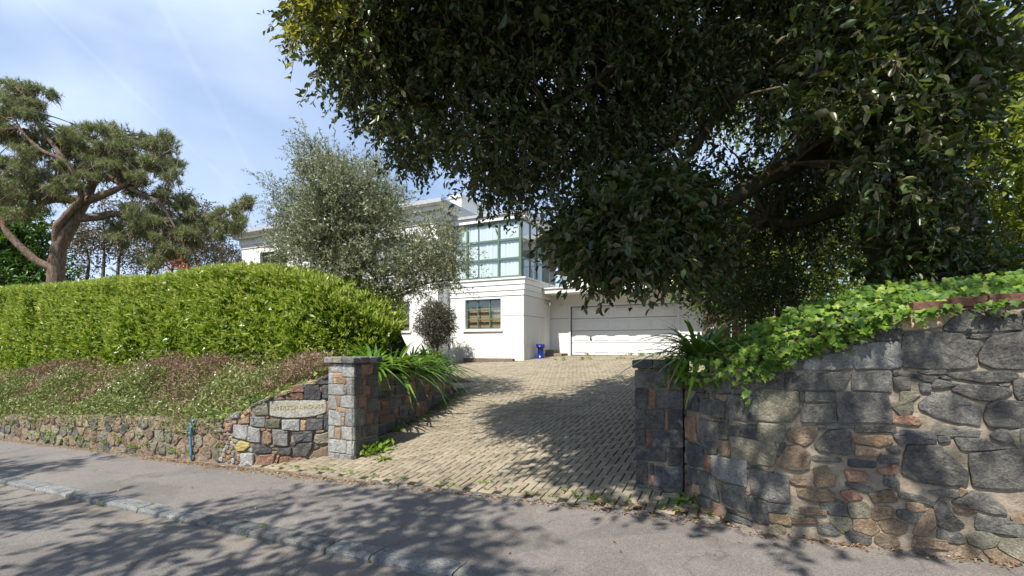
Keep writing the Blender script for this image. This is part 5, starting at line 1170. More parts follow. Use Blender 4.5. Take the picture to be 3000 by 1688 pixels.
CC = [(0.63,5.29,4.07,0.34),(0.93,5.62,4.8,0.29),(1.71,7.04,4.17,0.4),(1.75,6.1,4.38,0.34),(0.92,6.45,5.46,0.39),(1.7,7.02,5.09,0.28),(1.16,5.92,3.77,0.35),(1.56,6.01,3.8,0.37),(1.55,6.42,5.01,0.32),(0.99,6.61,5.48,0.35),(1.59,6.73,4.46,0.31),(1.29,6.6,3.74,0.3),(0.68,5.27,4.51,0.33),(1.97,6.4,4.22,0.29),(1.47,6.6,3.79,0.3),(1.77,6.4,4.61,0.31),(1.14,5.89,4.56,0.28),(0.75,5.23,3.85,0.3),(1.75,6.11,4.65,0.31),(2.13,6.74,5.33,0.4),(0.92,6.38,4.69,0.37),(1.07,6.24,4.62,0.39),(1.16,6.19,4.61,0.41),(1.54,5.64,4.33,0.39),(1.19,6.08,4.24,0.41),(2.05,6.47,4.47,0.4),(1.31,6.16,4.33,0.4),(1.7,6.19,3.72,0.29),(1.89,6.82,4.37,0.39),(1.76,6.34,3.83,0.29),(1.82,6.52,4.54,0.42),(1.16,6.59,5.14,0.36),(1.27,5.48,4.14,0.32),(1.35,5.97,4.03,0.39),(1.04,5.88,4.17,0.36),(1.17,6.51,5.05,0.32),(1.16,5.43,3.26,0.34),(1.85,6.93,5.64,0.29),(1.78,6.99,5.38,0.36),(2.09,6.78,4.43,0.37),(1.12,6.54,5.23,0.3),(1.57,5.63,4.66,0.38),(1.6,6.38,4.75,0.3),(2.4,7.17,4.96,0.3),(1.11,5.65,3.82,0.36),(0.68,6.17,4.55,0.34)]
CE = [(0.81,9.8,6.48,0.4),(-0.67,8.91,5.71,0.46),(1.63,9.44,6.14,0.53),(0.41,7.96,4.59,0.4),(1.5,8.41,4.27,0.44),(-0.07,9.18,6,0.41),(1.01,8.21,5.16,0.48),(0.65,9.17,6.14,0.44),(-0.31,7.78,4.34,0.41),(1.83,10.33,5.85,0.53),(0.04,7.79,5.55,0.53),(-0,8.76,6.01,0.47),(-0.35,8.29,5.77,0.41),(-1.33,8.86,6.16,0.47),(0.34,8.24,4.33,0.51),(-0.99,7.15,5.2,0.45),(0.19,9.64,6.02,0.39),(0.4,9.09,5.88,0.51),(0.8,8.5,5.94,0.48),(-0.45,8.38,4.18,0.54),(-1.43,8.5,5.99,0.5),(-1.02,7.38,5.12,0.41),(-0.99,9.25,5.99,0.55),(1.15,9.23,5.1,0.51),(1.62,9.77,4.46,0.41),(0.6,9.61,4.29,0.4),(0.81,8.32,5.13,0.54),(0.66,8.19,4.12,0.52),(1.17,9.1,4.75,0.52),(1.06,8.75,3.91,0.54),(-0.04,8.64,5.76,0.53),(0.75,8.8,4.39,0.51),(1.29,10.29,4.88,0.52),(0.48,9.57,4.32,0.38),(-0.18,8.5,4.73,0.44),(-0.99,8.96,5.79,0.49),(0.62,8.14,3.96,0.5),(1.62,8.85,5.15,0.53),(0.49,8.68,3.91,0.46),(1.95,10.72,5.46,0.41),(1.3,9.37,6,0.38),(-0.7,7.45,5.06,0.47),(1.35,9.06,4.9,0.54),(1.35,8.39,4.27,0.49),(0.58,9.01,5.41,0.5),(1.5,9.11,4.93,0.55),(-0.08,9.51,4.64,0.5),(1.54,9.62,6.12,0.48),(1.84,10,4.62,0.43),(-0.43,8.5,6.05,0.53),(1.67,9.07,5.69,0.54),(-0.95,8.08,5.48,0.4),(-0.72,8.07,5.23,0.54),(-0.79,9.2,6.3,0.46),(1.4,9.98,4.89,0.43),(0.68,8.51,4.2,0.44),(1.51,8.94,4.79,0.49),(0.39,9.85,5.88,0.43)]
CF = [(0.21,8.69,2.72,0.45),(1.5,11.17,3.96,0.51),(0.01,10.14,3.9,0.45),(-0.48,9.29,2.7,0.48),(0.76,9.99,3.75,0.44),(1.04,9.96,2.95,0.53),(0.77,8.87,3.75,0.49),(1.41,9.51,3.84,0.43),(0.01,9.61,3.91,0.43),(0.2,9.75,3.52,0.43),(-0.66,9.54,3.69,0.51),(0.34,8.93,3.69,0.46),(-0.18,9.89,4.32,0.48),(0.33,10.07,4.29,0.43),(-0.24,9.79,3.46,0.55),(-0.61,10.26,3.4,0.45),(-0.88,8.7,4.13,0.53),(1.31,9.21,3.42,0.42),(-0.57,9.12,2.89,0.55),(0.15,10.29,2.92,0.42),(-0.05,10.29,3.38,0.47),(0.88,9.32,4,0.54),(0.14,9.73,4.43,0.42),(-0.44,9.43,3.64,0.5),(1.03,9,3.43,0.51),(-0.32,9.73,3.25,0.47),(-0.63,9.37,2.64,0.41),(-0.41,10.22,3.29,0.5),(-0.43,8.5,2.74,0.48),(1.72,11.01,3.52,0.48),(0.94,10.58,3.42,0.41),(1.34,9.27,3.42,0.5),(-0.37,8.41,3.47,0.55),(0.58,8.84,3.62,0.51),(-0.1,8.62,2.82,0.49),(-0.71,9.33,3.12,0.48),(0.37,9.89,3.76,0.5),(0.27,8.87,2.6,0.54)]
CG = [(1.71,6.45,2.71,0.21),(1.58,6.28,3.12,0.22),(1.46,6.18,3.01,0.2),(2.23,6.96,3.23,0.22),(2.1,7.1,3.01,0.22),(2.1,6.97,2.8,0.26),(1.46,6.18,3.19,0.25),(1.58,6.86,3.36,0.24),(1.95,6.8,2.82,0.25),(1.59,6.3,3.33,0.23),(1.68,6.34,2.67,0.27),(1.85,6.48,2.75,0.19),(1.81,6.38,3.23,0.18),(2.15,7.03,3.48,0.21)]
CD = [(random.uniform(-4.2, 5.5), random.uniform(.2, 7.5), random.uniform(6.6, 9.4), random.uniform(.5, .75)) for _ in range(150)]
CD = [c for c in CD if not (c[0] < -2.2 and c[1] < 2.5) and c[0] * -1 < 4 + c[1] * .2]
CD = [c for c in CD if c[1] > 3.2 or random.random() < (.5 if c[0] < -1.2 else .45)]  # overhead crown thinned at random so sun dapples the wall
def hidden(c):   # keep the added crown off the left sky, thin it for sun patches
    return not (c[0] < -3.6 and c[1] > 4.6) and not (c[0] < -3.3 and c[1] < 3.2) and not (c[1] < 2.0 and random.random() < .5)
CD += [c for c in [(random.uniform(-4.5, -1.0), random.uniform(.6, 7.0), random.uniform(6.2, 8.4), random.uniform(.45, .65)) for _ in range(120)] if hidden(c)]  # extra crown added, mostly out of view, to shade the drive
CD += [(random.uniform(-3.1, -.9), random.uniform(1.3, 4.2), random.uniform(5.6, 7.6), random.uniform(.4, .55)) for _ in range(46)]  # unseen clusters added overhead to deepen the shade at the gate
lv = []; tw = []; bases = []
for cl, per, nl, ll in ((CA, 30, 11, .084), (CB, 27, 11, .10), (CC, 20, 10, .115), (CE, 26, 10, .09), (CF, 24, 10, .09), (CG, 14, 9, .10)):
    a, b, c = twigs(cl, per, .34, nl, ll, ll * .5, .4, .5); lv.append(a); tw.append(b)
foliage('crown', join(lv), ML_oak, oak)
a, b, c = twigs(CD, 30, .5, 9, .15, .085, .2, .5); tw.append(b)
foliage('upper_shade_crown', a, ML_oak, oak)
CY = [(-4.3,3.79,5.18,0.27),(-4.11,4.12,5.55,0.33),(-4.48,3.79,5.54,0.29),(-4.06,3.91,5.33,0.35),(-4.14,3.78,5.44,0.32),(-4.62,4.13,5.66,0.25),(-4.75,4.2,5.93,0.25),(-4.31,4.09,5.62,0.31),(-4.72,4.27,5.72,0.32)]
a, b, c = twigs(CY, 16, .3, 10, .085, .045, .3, .5); tw.append(b); foliage('yellowing_leaves', a, ML_oak2, oak)
foliage('twigs', join(tw), M_twig, oak)
br = MB(); connect(br, skel, CA + CB + CC + CY + CG, .02); connect(br, skel, CE + CF + CD, .03, 2)
tag(br.build('small_branches', M_twig, oak, True), kind='stuff')

# ------------------------------------------------------------------ pine behind the hedge
pine = empty('pine_tree', (-23.329,8.648,3.58), 'tall spreading pine with a leaning forked trunk behind the hedge', 'tree')
tb = MB()
sk = limb(tb, [(-23.399,8.615,3.066), (-23.329,8.648,4.107), (-23.26,8.682,5.149), (-22.994,8.812,5.843), (-22.682,8.964,6.409), (-22.37,9.116,7.051), (-22.116,9.24,7.63), (-21.873,9.358,8.144), (-21.642,9.471,8.851)], .30, .09, 14)
tb.build('trunk', M_pinebark, pine, True)
for pts, r0, r1 in (([(-23.376,8.626,4.351), (-23.384,8.511,4.553), (-23.71,8.24,4.766), (-24.043,7.967,5.203), (-24.359,7.701,5.686), (-24.608,7.58,6.176), (-25.116,7.332,7.307)], .17, .08),
    ([(-23.237,8.693,5.187), (-23.047,8.563,5.91), (-22.668,8.637,6.328), (-22.361,8.787,6.733), (-21.975,8.864,7.157), (-22.15,8.556,8.237), (-22.911,8.074,8.693), (-23.441,7.704,9.389)], .16, .05),
    ([(-22.336,9.133,7.051), (-21.665,9.238,7.156), (-20.913,9.382,7.32), (-20.243,9.597,7.625), (-19.469,9.864,8.237), (-18.69,10.132,8.693)], .16, .03),
    ([(-22.544,9.032,6.409), (-22.093,9.474,6.527), (-21.639,9.807,6.672), (-20.946,10.145,6.489), (-20.006,10.603,5.835), (-18.962,11.001,5.812), (-17.812,11.451,6.435), (-16.789,11.838,6.923)], .16, .03),
    ([(-22.451,9.077,7.103), (-23.413,8.83,7.19), (-24.19,8.673,7.173), (-24.856,8.46,6.78), (-25.827,8.098,6.569)], .18, .05),
    ([(-21.758,9.415,8.466), (-21.296,9.64,9.237), (-21.469,9.556,9.751)], .1, .03), ([(-21.873,9.358,8.144), (-20.144,9.757,7.307), (-19.243,10.085,6.775), (-18.682,10.359,5.775)], .12, .03),
    ([(-22.15,8.556,8.237), (-23.378,7.957,10.101), (-23.099,8.093,10.971)], .08, .02)):
    lb = MB(); q = limb(lb, pts, r0, r1, 9); lb.build('branch', M_pinebark, pine, True); sk += q[1:]
PC = [(-26.07,8.43,11.96,0.22),(-25.84,8.37,11.17,0.33),(-23.14,7.81,10.34,0.24),(-25.26,8.53,11.03,0.34),(-25.08,8.34,11.49,0.24),(-25.13,7.89,11.02,0.31),(-25.74,7.85,10.6,0.28),(-22.78,7.72,9.83,0.28),(-24.75,8.39,10.68,0.23),(-26.59,8.3,11.48,0.34),(-24.62,7.72,10.31,0.31),(-23.28,8.02,10.99,0.23),(-23.85,7.52,11.01,0.26),(-25,8.1,11.51,0.35),(-25.1,8.36,11.26,0.27),(-23.62,7.33,10.26,0.31),(-26.67,8.26,11.54,0.32),(-24.43,8.51,10.76,0.31),(-25.35,7.98,10.46,0.34),(-23.03,8.08,10.33,0.2),(-23.83,7.88,10.23,0.21),(-25.74,8.07,11.4,0.36),(-25.72,7.6,10.03,0.25),(-24.25,7.64,9.55,0.21),(-25.28,8.5,10.43,0.32),(-24.2,7.48,9.46,0.35),(-23.6,7.69,10.02,0.31),(-24.23,7.57,9.2,0.33),(-24.4,8.4,10.45,0.23),(-25.25,8.51,9.63,0.24),(-25.99,7.57,9.61,0.22),(-24.27,7.24,9.25,0.3),(-25.18,7.6,10.03,0.29),(-25.01,8.46,10.69,0.24),(-25.93,7.92,9.77,0.3),(-23.32,8.22,9.99,0.31),(-24.5,7.43,9.96,0.32),(-25.48,8.83,9.93,0.33),(-25.98,7.98,10.27,0.21),(-23.17,7.63,9.85,0.28),(-25.55,7.64,10.32,0.28),(-25.24,7.85,9.5,0.32),(-24.5,7.42,9.25,0.25),(-25.74,8.22,9.74,0.26),(-26.33,8.35,9.59,0.3),(-26.2,7.66,9.98,0.24),(-24.28,7.73,9.4,0.21),(-24.06,8.19,9.33,0.21),(-26.56,8.32,10.87,0.21),(-23.18,7.84,10.24,0.22),(-25.31,8.42,11.6,0.27),(-23.45,7.99,11,0.36),(-25.31,8.36,11.48,0.34),(-24.82,9.14,11.51,0.3),(-24.98,8.45,11.23,0.32),(-25.97,8.59,11.81,0.22),(-22.83,8.3,10.8,0.24),(-23.98,7.98,10.5,0.23),(-25.25,8.7,11.02,0.29),(-23.4,9.56,9.81,0.33),(-23.77,8.17,9.29,0.26),(-23.04,8.15,9.43,0.35),(-24.96,8.9,9.47,0.32),(-25.15,8.6,9.05,0.36),(-23.89,9.23,9.26,0.24),(-24.16,9.17,9.73,0.22),(-24.41,8.99,9.77,0.26),(-23.77,9.46,9.2,0.22),(-22.95,9.34,9.14,0.3),(-24.83,8.7,9.19,0.34),(-23.51,7.97,9.19,0.22),(-23.71,7.75,8.7,0.27),(-25.18,8.96,9.33,0.25),(-23.13,8.72,8.77,0.34),(-24.05,9.31,9.85,0.29),(-25.59,8.44,9.47,0.28),(-24.74,8.99,9.73,0.31),(-23.88,8.09,9.28,0.35),(-24.27,9.3,10.12,0.21),(-23.97,8.95,9.55,0.27),(-25.6,8.42,9.54,0.33),(-24.67,8.68,9.83,0.33),(-24.44,9.42,9.4,0.27),(-23.82,9.56,9.56,0.23),(-23.46,9.23,9.82,0.23),(-22.64,9.47,9.55,0.22),(-21.79,8.71,8.62,0.2),(-23.41,9.69,9.3,0.35),(-22.42,9.3,8.94,0.22),(-21.73,9.29,8.96,0.3),(-22.66,8.82,9.57,0.28),(-20.95,8.6,9.34,0.25),(-21,9.17,8.85,0.24),(-22.53,9.36,9.87,0.34),(-23.69,9.09,9.5,0.32),(-21.11,9.2,8.92,0.33),(-23.6,8.92,9.57,0.36),(-21.96,8.72,8.84,0.23),(-23.49,8.93,9.61,0.25),(-21.92,8.33,9.28,0.23),(-21.83,8.62,9.07,0.28),(-22.01,8.44,8.93,0.23),(-24.76,9.2,9.6,0.26),(-22.23,8.86,9.33,0.31),(-23.6,9.5,10.17,0.29),(-21.68,9.26,8.81,0.27),(-23.27,9.15,9.48,0.32),(-22.03,9.79,9.46,0.25),(-20.89,9.65,9.23,0.23),(-21.66,9.51,9.53,0.26),(-21.1,9.87,9.7,0.35),(-20.85,9.48,9.37,0.26),(-20.69,9.38,8.99,0.26),(-22.74,10.05,10.08,0.29),(-22.62,9.87,10.02,0.23),(-20.65,8.88,9.33,0.24),(-22.31,10.25,9.69,0.35),(-20.29,9.14,8.69,0.35),(-22.23,9.88,10.09,0.34),(-22.63,10,10.33,0.32),(-22.48,9.45,8.59,0.22),(-22.06,9.6,9.26,0.31),(-20.9,11.12,9.37,0.27),(-20.45,9.43,8.81,0.36),(-20.08,9.16,8.05,0.28),(-21.29,9.96,8.34,0.25),(-22.13,10.21,8.47,0.35),(-19.88,9.56,8.89,0.26),(-20.47,9.86,8.37,0.35),(-22.3,10.24,9.42,0.33),(-21.42,10.89,8.75,0.31),(-20.71,9.37,8.2,0.3),(-21.73,9.45,8.27,0.24),(-21.99,9.55,8.47,0.35),(-21.81,10.55,9.24,0.21),(-19.61,9.95,9.04,0.22),(-20.52,10.65,9.03,0.24),(-19.26,9.66,8.19,0.28),(-20.73,10.37,9.26,0.24),(-22.42,10.28,8.57,0.36),(-21.91,10.19,8.93,0.32),(-20.74,9.71,8.19,0.35),(-21.63,10.17,9.48,0.22),(-21.7,10.75,9.8,0.29),(-20.63,10.37,9.35,0.26),(-20.25,9.01,7.94,0.28),(-21.57,10.12,8.98,0.32),(-19.48,9.77,8.4,0.22),(-18.86,10.08,9.2,0.28),(-21.42,10.74,9.91,0.28),(-20.72,11.03,9.8,0.24),(-20.69,11.2,9.46,0.32),(-20.8,10.85,9.43,0.27),(-19.65,10.41,9.37,0.33),(-19.16,9.89,8.9,0.22),(-19.53,9.96,8.91,0.26),(-20.23,10.44,8.94,0.23),(-20.69,11.17,9.72,0.36),(-25.81,8.69,8.49,0.26),(-21.92,8.19,8.1,0.23),(-24.8,8.32,8.68,0.29),(-21.91,9.05,7.83,0.35),(-24.17,9.22,8.46,0.31),(-23.19,8.26,7.9,0.36),(-23.01,7.88,7.89,0.33),(-24.26,9.34,8.29,0.36),(-21.53,8.31,7.5,0.21),(-23.06,8.35,7.36,0.29),(-24.79,9.18,8.91,0.26),(-23.9,9.27,9.2,0.36),(-23.72,7.93,7.66,0.22),(-25.16,8.97,8.35,0.36),(-24.5,9.16,8.79,0.24),(-23.27,7.84,8.44,0.29),(-22.68,9.03,8.76,0.29),(-23.42,8.77,8.4,0.2),(-23.74,7.83,8.12,0.32),(-23.3,8.05,7.52,0.21),(-23.01,8.44,8.26,0.32),(-25.18,8.66,8.24,0.27),(-23.74,8.77,7.65,0.23),(-22.5,8.62,8.18,0.28),(-21.35,8.79,8.31,0.25),(-24.52,8.65,7.75,0.27),(-23.43,8.97,8.87,0.21),(-20.69,8.97,8.09,0.32),(-20.32,9.32,7.93,0.31),(-20.86,8.86,7.68,0.34),(-24.41,9.44,8.39,0.25),(-21.67,8.8,7.78,0.26),(-20.36,9.27,8.02,0.21),(-22.32,9.63,8.77,0.28),(-22.12,10.4,8.88,0.33),(-21.85,9.39,8.67,0.22),(-21.51,9.79,8.04,0.36),(-23.97,9.16,8.19,0.22),(-22.55,9.3,8.88,0.32),(-21.86,9.08,7.87,0.31),(-21.56,9.92,7.86,0.22),(-19.76,9.46,7.64,0.26),(-22.61,9.01,8.19,0.25),(-22.42,9.37,8.29,0.24),(-22.45,9.14,8.23,0.27),(-21.45,9.7,8.66,0.24),(-21.82,10.16,8.19,0.28),(-22.55,9.11,7.69,0.26),(-23,9.4,8.53,0.33),(-21.07,9.07,7.7,0.27),(-21.82,9.08,8.35,0.32),(-20.45,9.43,8.37,0.33),(-21.76,9.82,8.11,0.31),(-22.05,8.97,8.67,0.21),(-19.88,10.82,7.94,0.35),(-19.34,10.23,8.09,0.22),(-19.73,10.43,7.49,0.26),(-21.3,10.24,8.03,0.34),(-18.82,10.12,7.69,0.32),(-21.6,10.58,8.73,0.27),(-19.86,9.77,7.51,0.2),(-19.24,9.45,7.61,0.26),(-20.28,10.65,8.23,0.3),(-21.63,10.44,8.57,0.35),(-21,10.03,7.78,0.25),(-21.56,9.94,8.21,0.3),(-19.55,9.81,8.13,0.25),(-21.52,10.62,8.36,0.22),(-21.32,10.44,8.76,0.33),(-20.68,9.94,7.43,0.36),(-20.4,9.43,7.79,0.3),(-19.92,10.49,7.39,0.26),(-19.15,10.13,8.19,0.32),(-19.89,9.84,7.66,0.31),(-23.92,7.67,6.29,0.34),(-25.23,8.07,7.23,0.29),(-26.45,8.35,7.81,0.26),(-25.42,7.77,6.76,0.25),(-24.41,7.77,6.39,0.27),(-23.46,8.39,7.05,0.23),(-24.13,8.18,6.69,0.26),(-24.96,7.8,6.54,0.33),(-23.34,7.49,6.33,0.24),(-24.28,8.69,6.82,0.28),(-23.62,7.72,7.09,0.3),(-24.69,8.41,7.35,0.22),(-24.42,8.2,7.37,0.25),(-24.45,8.11,7.4,0.3),(-25.85,7.93,7.31,0.29),(-24.61,8.26,6.62,0.24),(-24.92,8.1,6.55,0.32),(-26.34,8.44,7.33,0.33),(-24.66,8.34,7.53,0.21),(-24.96,8.75,7.59,0.28),(-24.23,9.19,7.69,0.23),(-21.35,8.46,7.26,0.25),(-23.58,8.01,7.5,0.35),(-24.19,9.38,8.01,0.33),(-21.87,8.37,7.41,0.35),(-24.53,9.05,7.6,0.22),(-23.98,9.12,7.71,0.27),(-23.43,9.15,7.87,0.26),(-25.53,8.79,8.1,0.26),(-22.12,8.08,7.1,0.32),(-22.63,8.68,6.97,0.23),(-24.36,8.61,7.33,0.26),(-24.76,9.08,8.14,0.28),(-19.4,9.84,6.06,0.32),(-19.44,9.56,5.96,0.24),(-19.6,10.21,6.63,0.29),(-19.47,9.31,6.45,0.33),(-20.85,10.05,6.2,0.3),(-20.64,10.73,7.46,0.25),(-19.88,10.84,6.34,0.33),(-21.5,10.75,6.69,0.23),(-21.05,9.84,6.82,0.22),(-20.48,9.81,6.05,0.22),(-20.03,9.52,6.36,0.28),(-20.13,10.28,6.78,0.33),(-19.73,10.56,6.6,0.23),(-20.18,10.82,7.13,0.24),(-19.72,10.14,6.37,0.28),(-21.62,10.03,6.58,0.22),(-19.07,9.76,6.08,0.33),(-20.68,9.97,7.31,0.24),(-20.28,9.86,6.66,0.33),(-19.04,10.09,7.08,0.2),(-21.07,10.31,7.43,0.32),(-20.1,10,5.95,0.25),(-21.18,10.6,6.46,0.28),(-22.4,10.16,6.25,0.27),(-20.57,9.95,5.81,0.29),(-22.23,10.17,6.03,0.21),(-22.36,10.4,5.65,0.2),(-21.62,10.42,5.92,0.28),(-21.98,9.9,6.29,0.32),(-21.73,9.89,5.8,0.31),(-20.83,9.38,5.58,0.33),(-21.99,10.14,6.01,0.22),(-21.71,10.61,6.73,0.2),(-18.03,10.47,5.68,0.26),(-18.34,10.17,5.58,0.28),(-19.39,10.32,4.88,0.27),(-18.94,10.28,5.15,0.22),(-21.19,10.71,5.92,0.23),(-18.84,10.32,5.14,0.22),(-20.3,11.3,6,0.34),(-19.6,10.31,5.51,0.21),(-18.9,10.36,4.92,0.29),(-19.85,11.49,6.58,0.22),(-18.48,9.84,5.09,0.26),(-18.81,9.67,5.44,0.22),(-18.81,9.86,6.05,0.23),(-20.02,11.14,6.4,0.27),(-20.64,10.88,6.24,0.21),(-19.83,11.55,6.54,0.27),(-18.09,10.23,4.91,0.21),(-19.4,11.19,5.62,0.24),(-19.12,10.6,6.1,0.25),(-18.54,10.46,5.83,0.3),(-20.12,10.26,5.18,0.24),(-20.08,10.3,5.64,0.32),(-20.51,11.08,5.99,0.24),(-18.95,11.13,5.56,0.23),(-17.29,11.03,6.18,0.3),(-19.28,11.23,6.07,0.22),(-18.06,11.21,6.4,0.3),(-17.37,10.82,6.3,0.35),(-18.2,10.89,5.93,0.31),(-17.78,11.16,5.66,0.29),(-19.37,11.79,6.58,0.35),(-19.21,11.26,5.7,0.35),(-19.31,11.43,6.25,0.33),(-17.11,10.89,5.52,0.22),(-17.87,10.95,6.18,0.22),(-18.16,10.52,5.48,0.34),(-18.11,10.74,5.36,0.24),(-16.7,10.66,5.78,0.35),(-16.65,10.74,6.37,0.22),(-17.18,11.71,6.34,0.24),(-17.87,12.17,6.56,0.22),(-17.15,11.46,6.6,0.23),(-17.78,12.12,6.52,0.3),(-17.99,12.11,6.16,0.29),(-17.33,11.3,5.91,0.22),(-18.58,12.13,6.46,0.3),(-17.84,12.09,6.13,0.27),(-17.05,11.3,6.05,0.22),(-16.72,11.28,5.96,0.31),(-18.72,12.22,6.23,0.27),(-16.36,11.27,6.09,0.36),(-16.48,11.54,6.97,0.28),(-17.02,11.79,6.85,0.25),(-16.91,11.81,7.01,0.26),(-17.84,12.15,6.99,0.3),(-17.99,12.26,7.12,0.36),(-20.27,10.87,8.88,0.3),(-20.73,11.07,8.83,0.29),(-20.32,11.43,8.86,0.2),(-20.1,10.86,8.64,0.35),(-19.72,10.81,8.62,0.29),(-18.11,10,7.73,0.25),(-23.84,7.79,8.2,0.26),(-25.24,7.85,8.56,0.3),(-26.48,8.33,9.06,0.32),(-24.66,8.2,9.13,0.32),(-23.4,7.55,7.93,0.25),(-25.29,7.76,8.44,0.22),(-23.58,7.86,8.17,0.35),(-22.92,7.63,8.55,0.34),(-25.27,8.23,8.05,0.31),(-24.07,7.77,7.47,0.24),(-26.28,8.18,8.38,0.34),(-26.04,7.83,7.64,0.22),(-24.24,7.76,7.29,0.22),(-25.32,7.65,7.41,0.33),(-24.34,7.17,7.15,0.31),(-26.2,7.72,8.11,0.34),(-23.77,7.29,7.39,0.25),(-26.17,7.87,7.57,0.33),(-17.87,10.41,6.37,0.26),(-19.68,11.1,7.2,0.23),(-19.93,11.29,7.29,0.3),(-19.84,11.48,7.22,0.35),(-19.75,11.38,6.98,0.24),(-19.15,10.75,7.22,0.32),(-20.49,11.35,7.21,0.28),(-19.92,11.37,6.7,0.26),(-21.09,10.41,4.87,0.35),(-19.63,10.55,5.03,0.25),(-20.98,10.9,5.07,0.34),(-20.29,11.37,5.09,0.22),(-20.07,11.24,4.92,0.27),(-19.32,9.93,4.51,0.32),(-19.13,9.98,4.81,0.33),(-20.66,11.23,5.41,0.24)]
PC = np.array(PC)
per = 17; idx = np.repeat(np.arange(len(PC)), per); cc = PC[idx, :3] + ball(len(idx)) * PC[idx, 3:4] * np.array([1, 1, .5])
td = unit(rdir(len(cc)) * .7 + np.array([0, 0, .9])); nn = 30
ti = np.repeat(np.arange(len(cc)), nn); u = rng.random(len(ti))
A = unit(td[ti] * .75 + rdir(len(ti)) * .8); C0 = cc[ti] + td[ti] * (u * .22 - .11)[:, None]
foliage('crown', leaf_geo(C0, A, rdir(len(ti)), rng.uniform(.13, .2, len(ti)), .017, np.array([(-1, 0, 0), (1, 0, 0), (0, 1, 0)], float), np.array([(0, 1, 2)])), ML_pine, pine)
tw = MB(); connect(tw, sk, PC, .02)
tag(tw.build('small_branches', M_pinebark, pine, True), kind='stuff')
X = unit(np.cross(td, rdir(len(cc)))); V = np.stack([cc - td * .3 - X * .008, cc - td * .3 + X * .008, cc + td * .15 + X * .005, cc + td * .15 - X * .005], 1).reshape(-1, 3)
foliage('twigs', (V, np.arange(len(V)).reshape(-1, 4)), M_pinebark, pine)

# ------------------------------------------------------------------ olive tree
olive = empty('olive_tree', (-8.511,8.755,1.716), 'silvery olive tree growing behind the hedge in front of the house', 'tree')
tb = MB(); sk = limb(tb, [(-8.474,8.773,1.219), (-8.474,8.773,2.379), (-8.436,8.792,3.042), (-8.548,8.737,3.705), (-8.734,8.646,4.533), (-8.92,8.555,5.362), (-9.256,8.392,6.107), (-9.628,8.21,6.687)], .12, .012, 9)
tb.build('trunk', M_bark, olive, True)
for pts in ([(-8.474,8.773,2.545), (-7.994,8.896,3.194), (-7.339,9.104,3.668), (-6.84,9.236,4.134), (-6.42,9.33,4.592)], [(-8.451,8.784,2.793), (-9.112,8.684,3.572), (-9.8,8.46,4.269), (-10.422,8.268,4.806), (-10.653,8.155,5.234)],
            [(-8.474,8.773,3.042), (-8.279,9.091,4.247), (-8.12,9.28,5.119), (-8.034,9.433,5.834)], [(-8.362,8.828,2.545), (-7.493,8.918,2.843), (-6.647,9.108,3.059), (-6.023,9.301,3.124)], [(-8.511,8.755,3.373), (-8.936,8.103,3.632), (-9.427,7.752,3.772)],
            [(-8.66,8.683,4.202), (-8.073,8.635,5.264), (-7.714,8.699,5.872)], [(-8.362,8.828,2.627), (-8.12,9.28,2.739), (-7.649,9.621,2.92), (-6.878,9.996,3.52)], [(-8.734,8.646,4.533), (-9.323,8.248,5.329), (-9.766,8.032,5.658)]):
    lb = MB(); q = limb(lb, pts, .055, .008, 7); lb.build('branch', M_bark, olive, True); sk += q
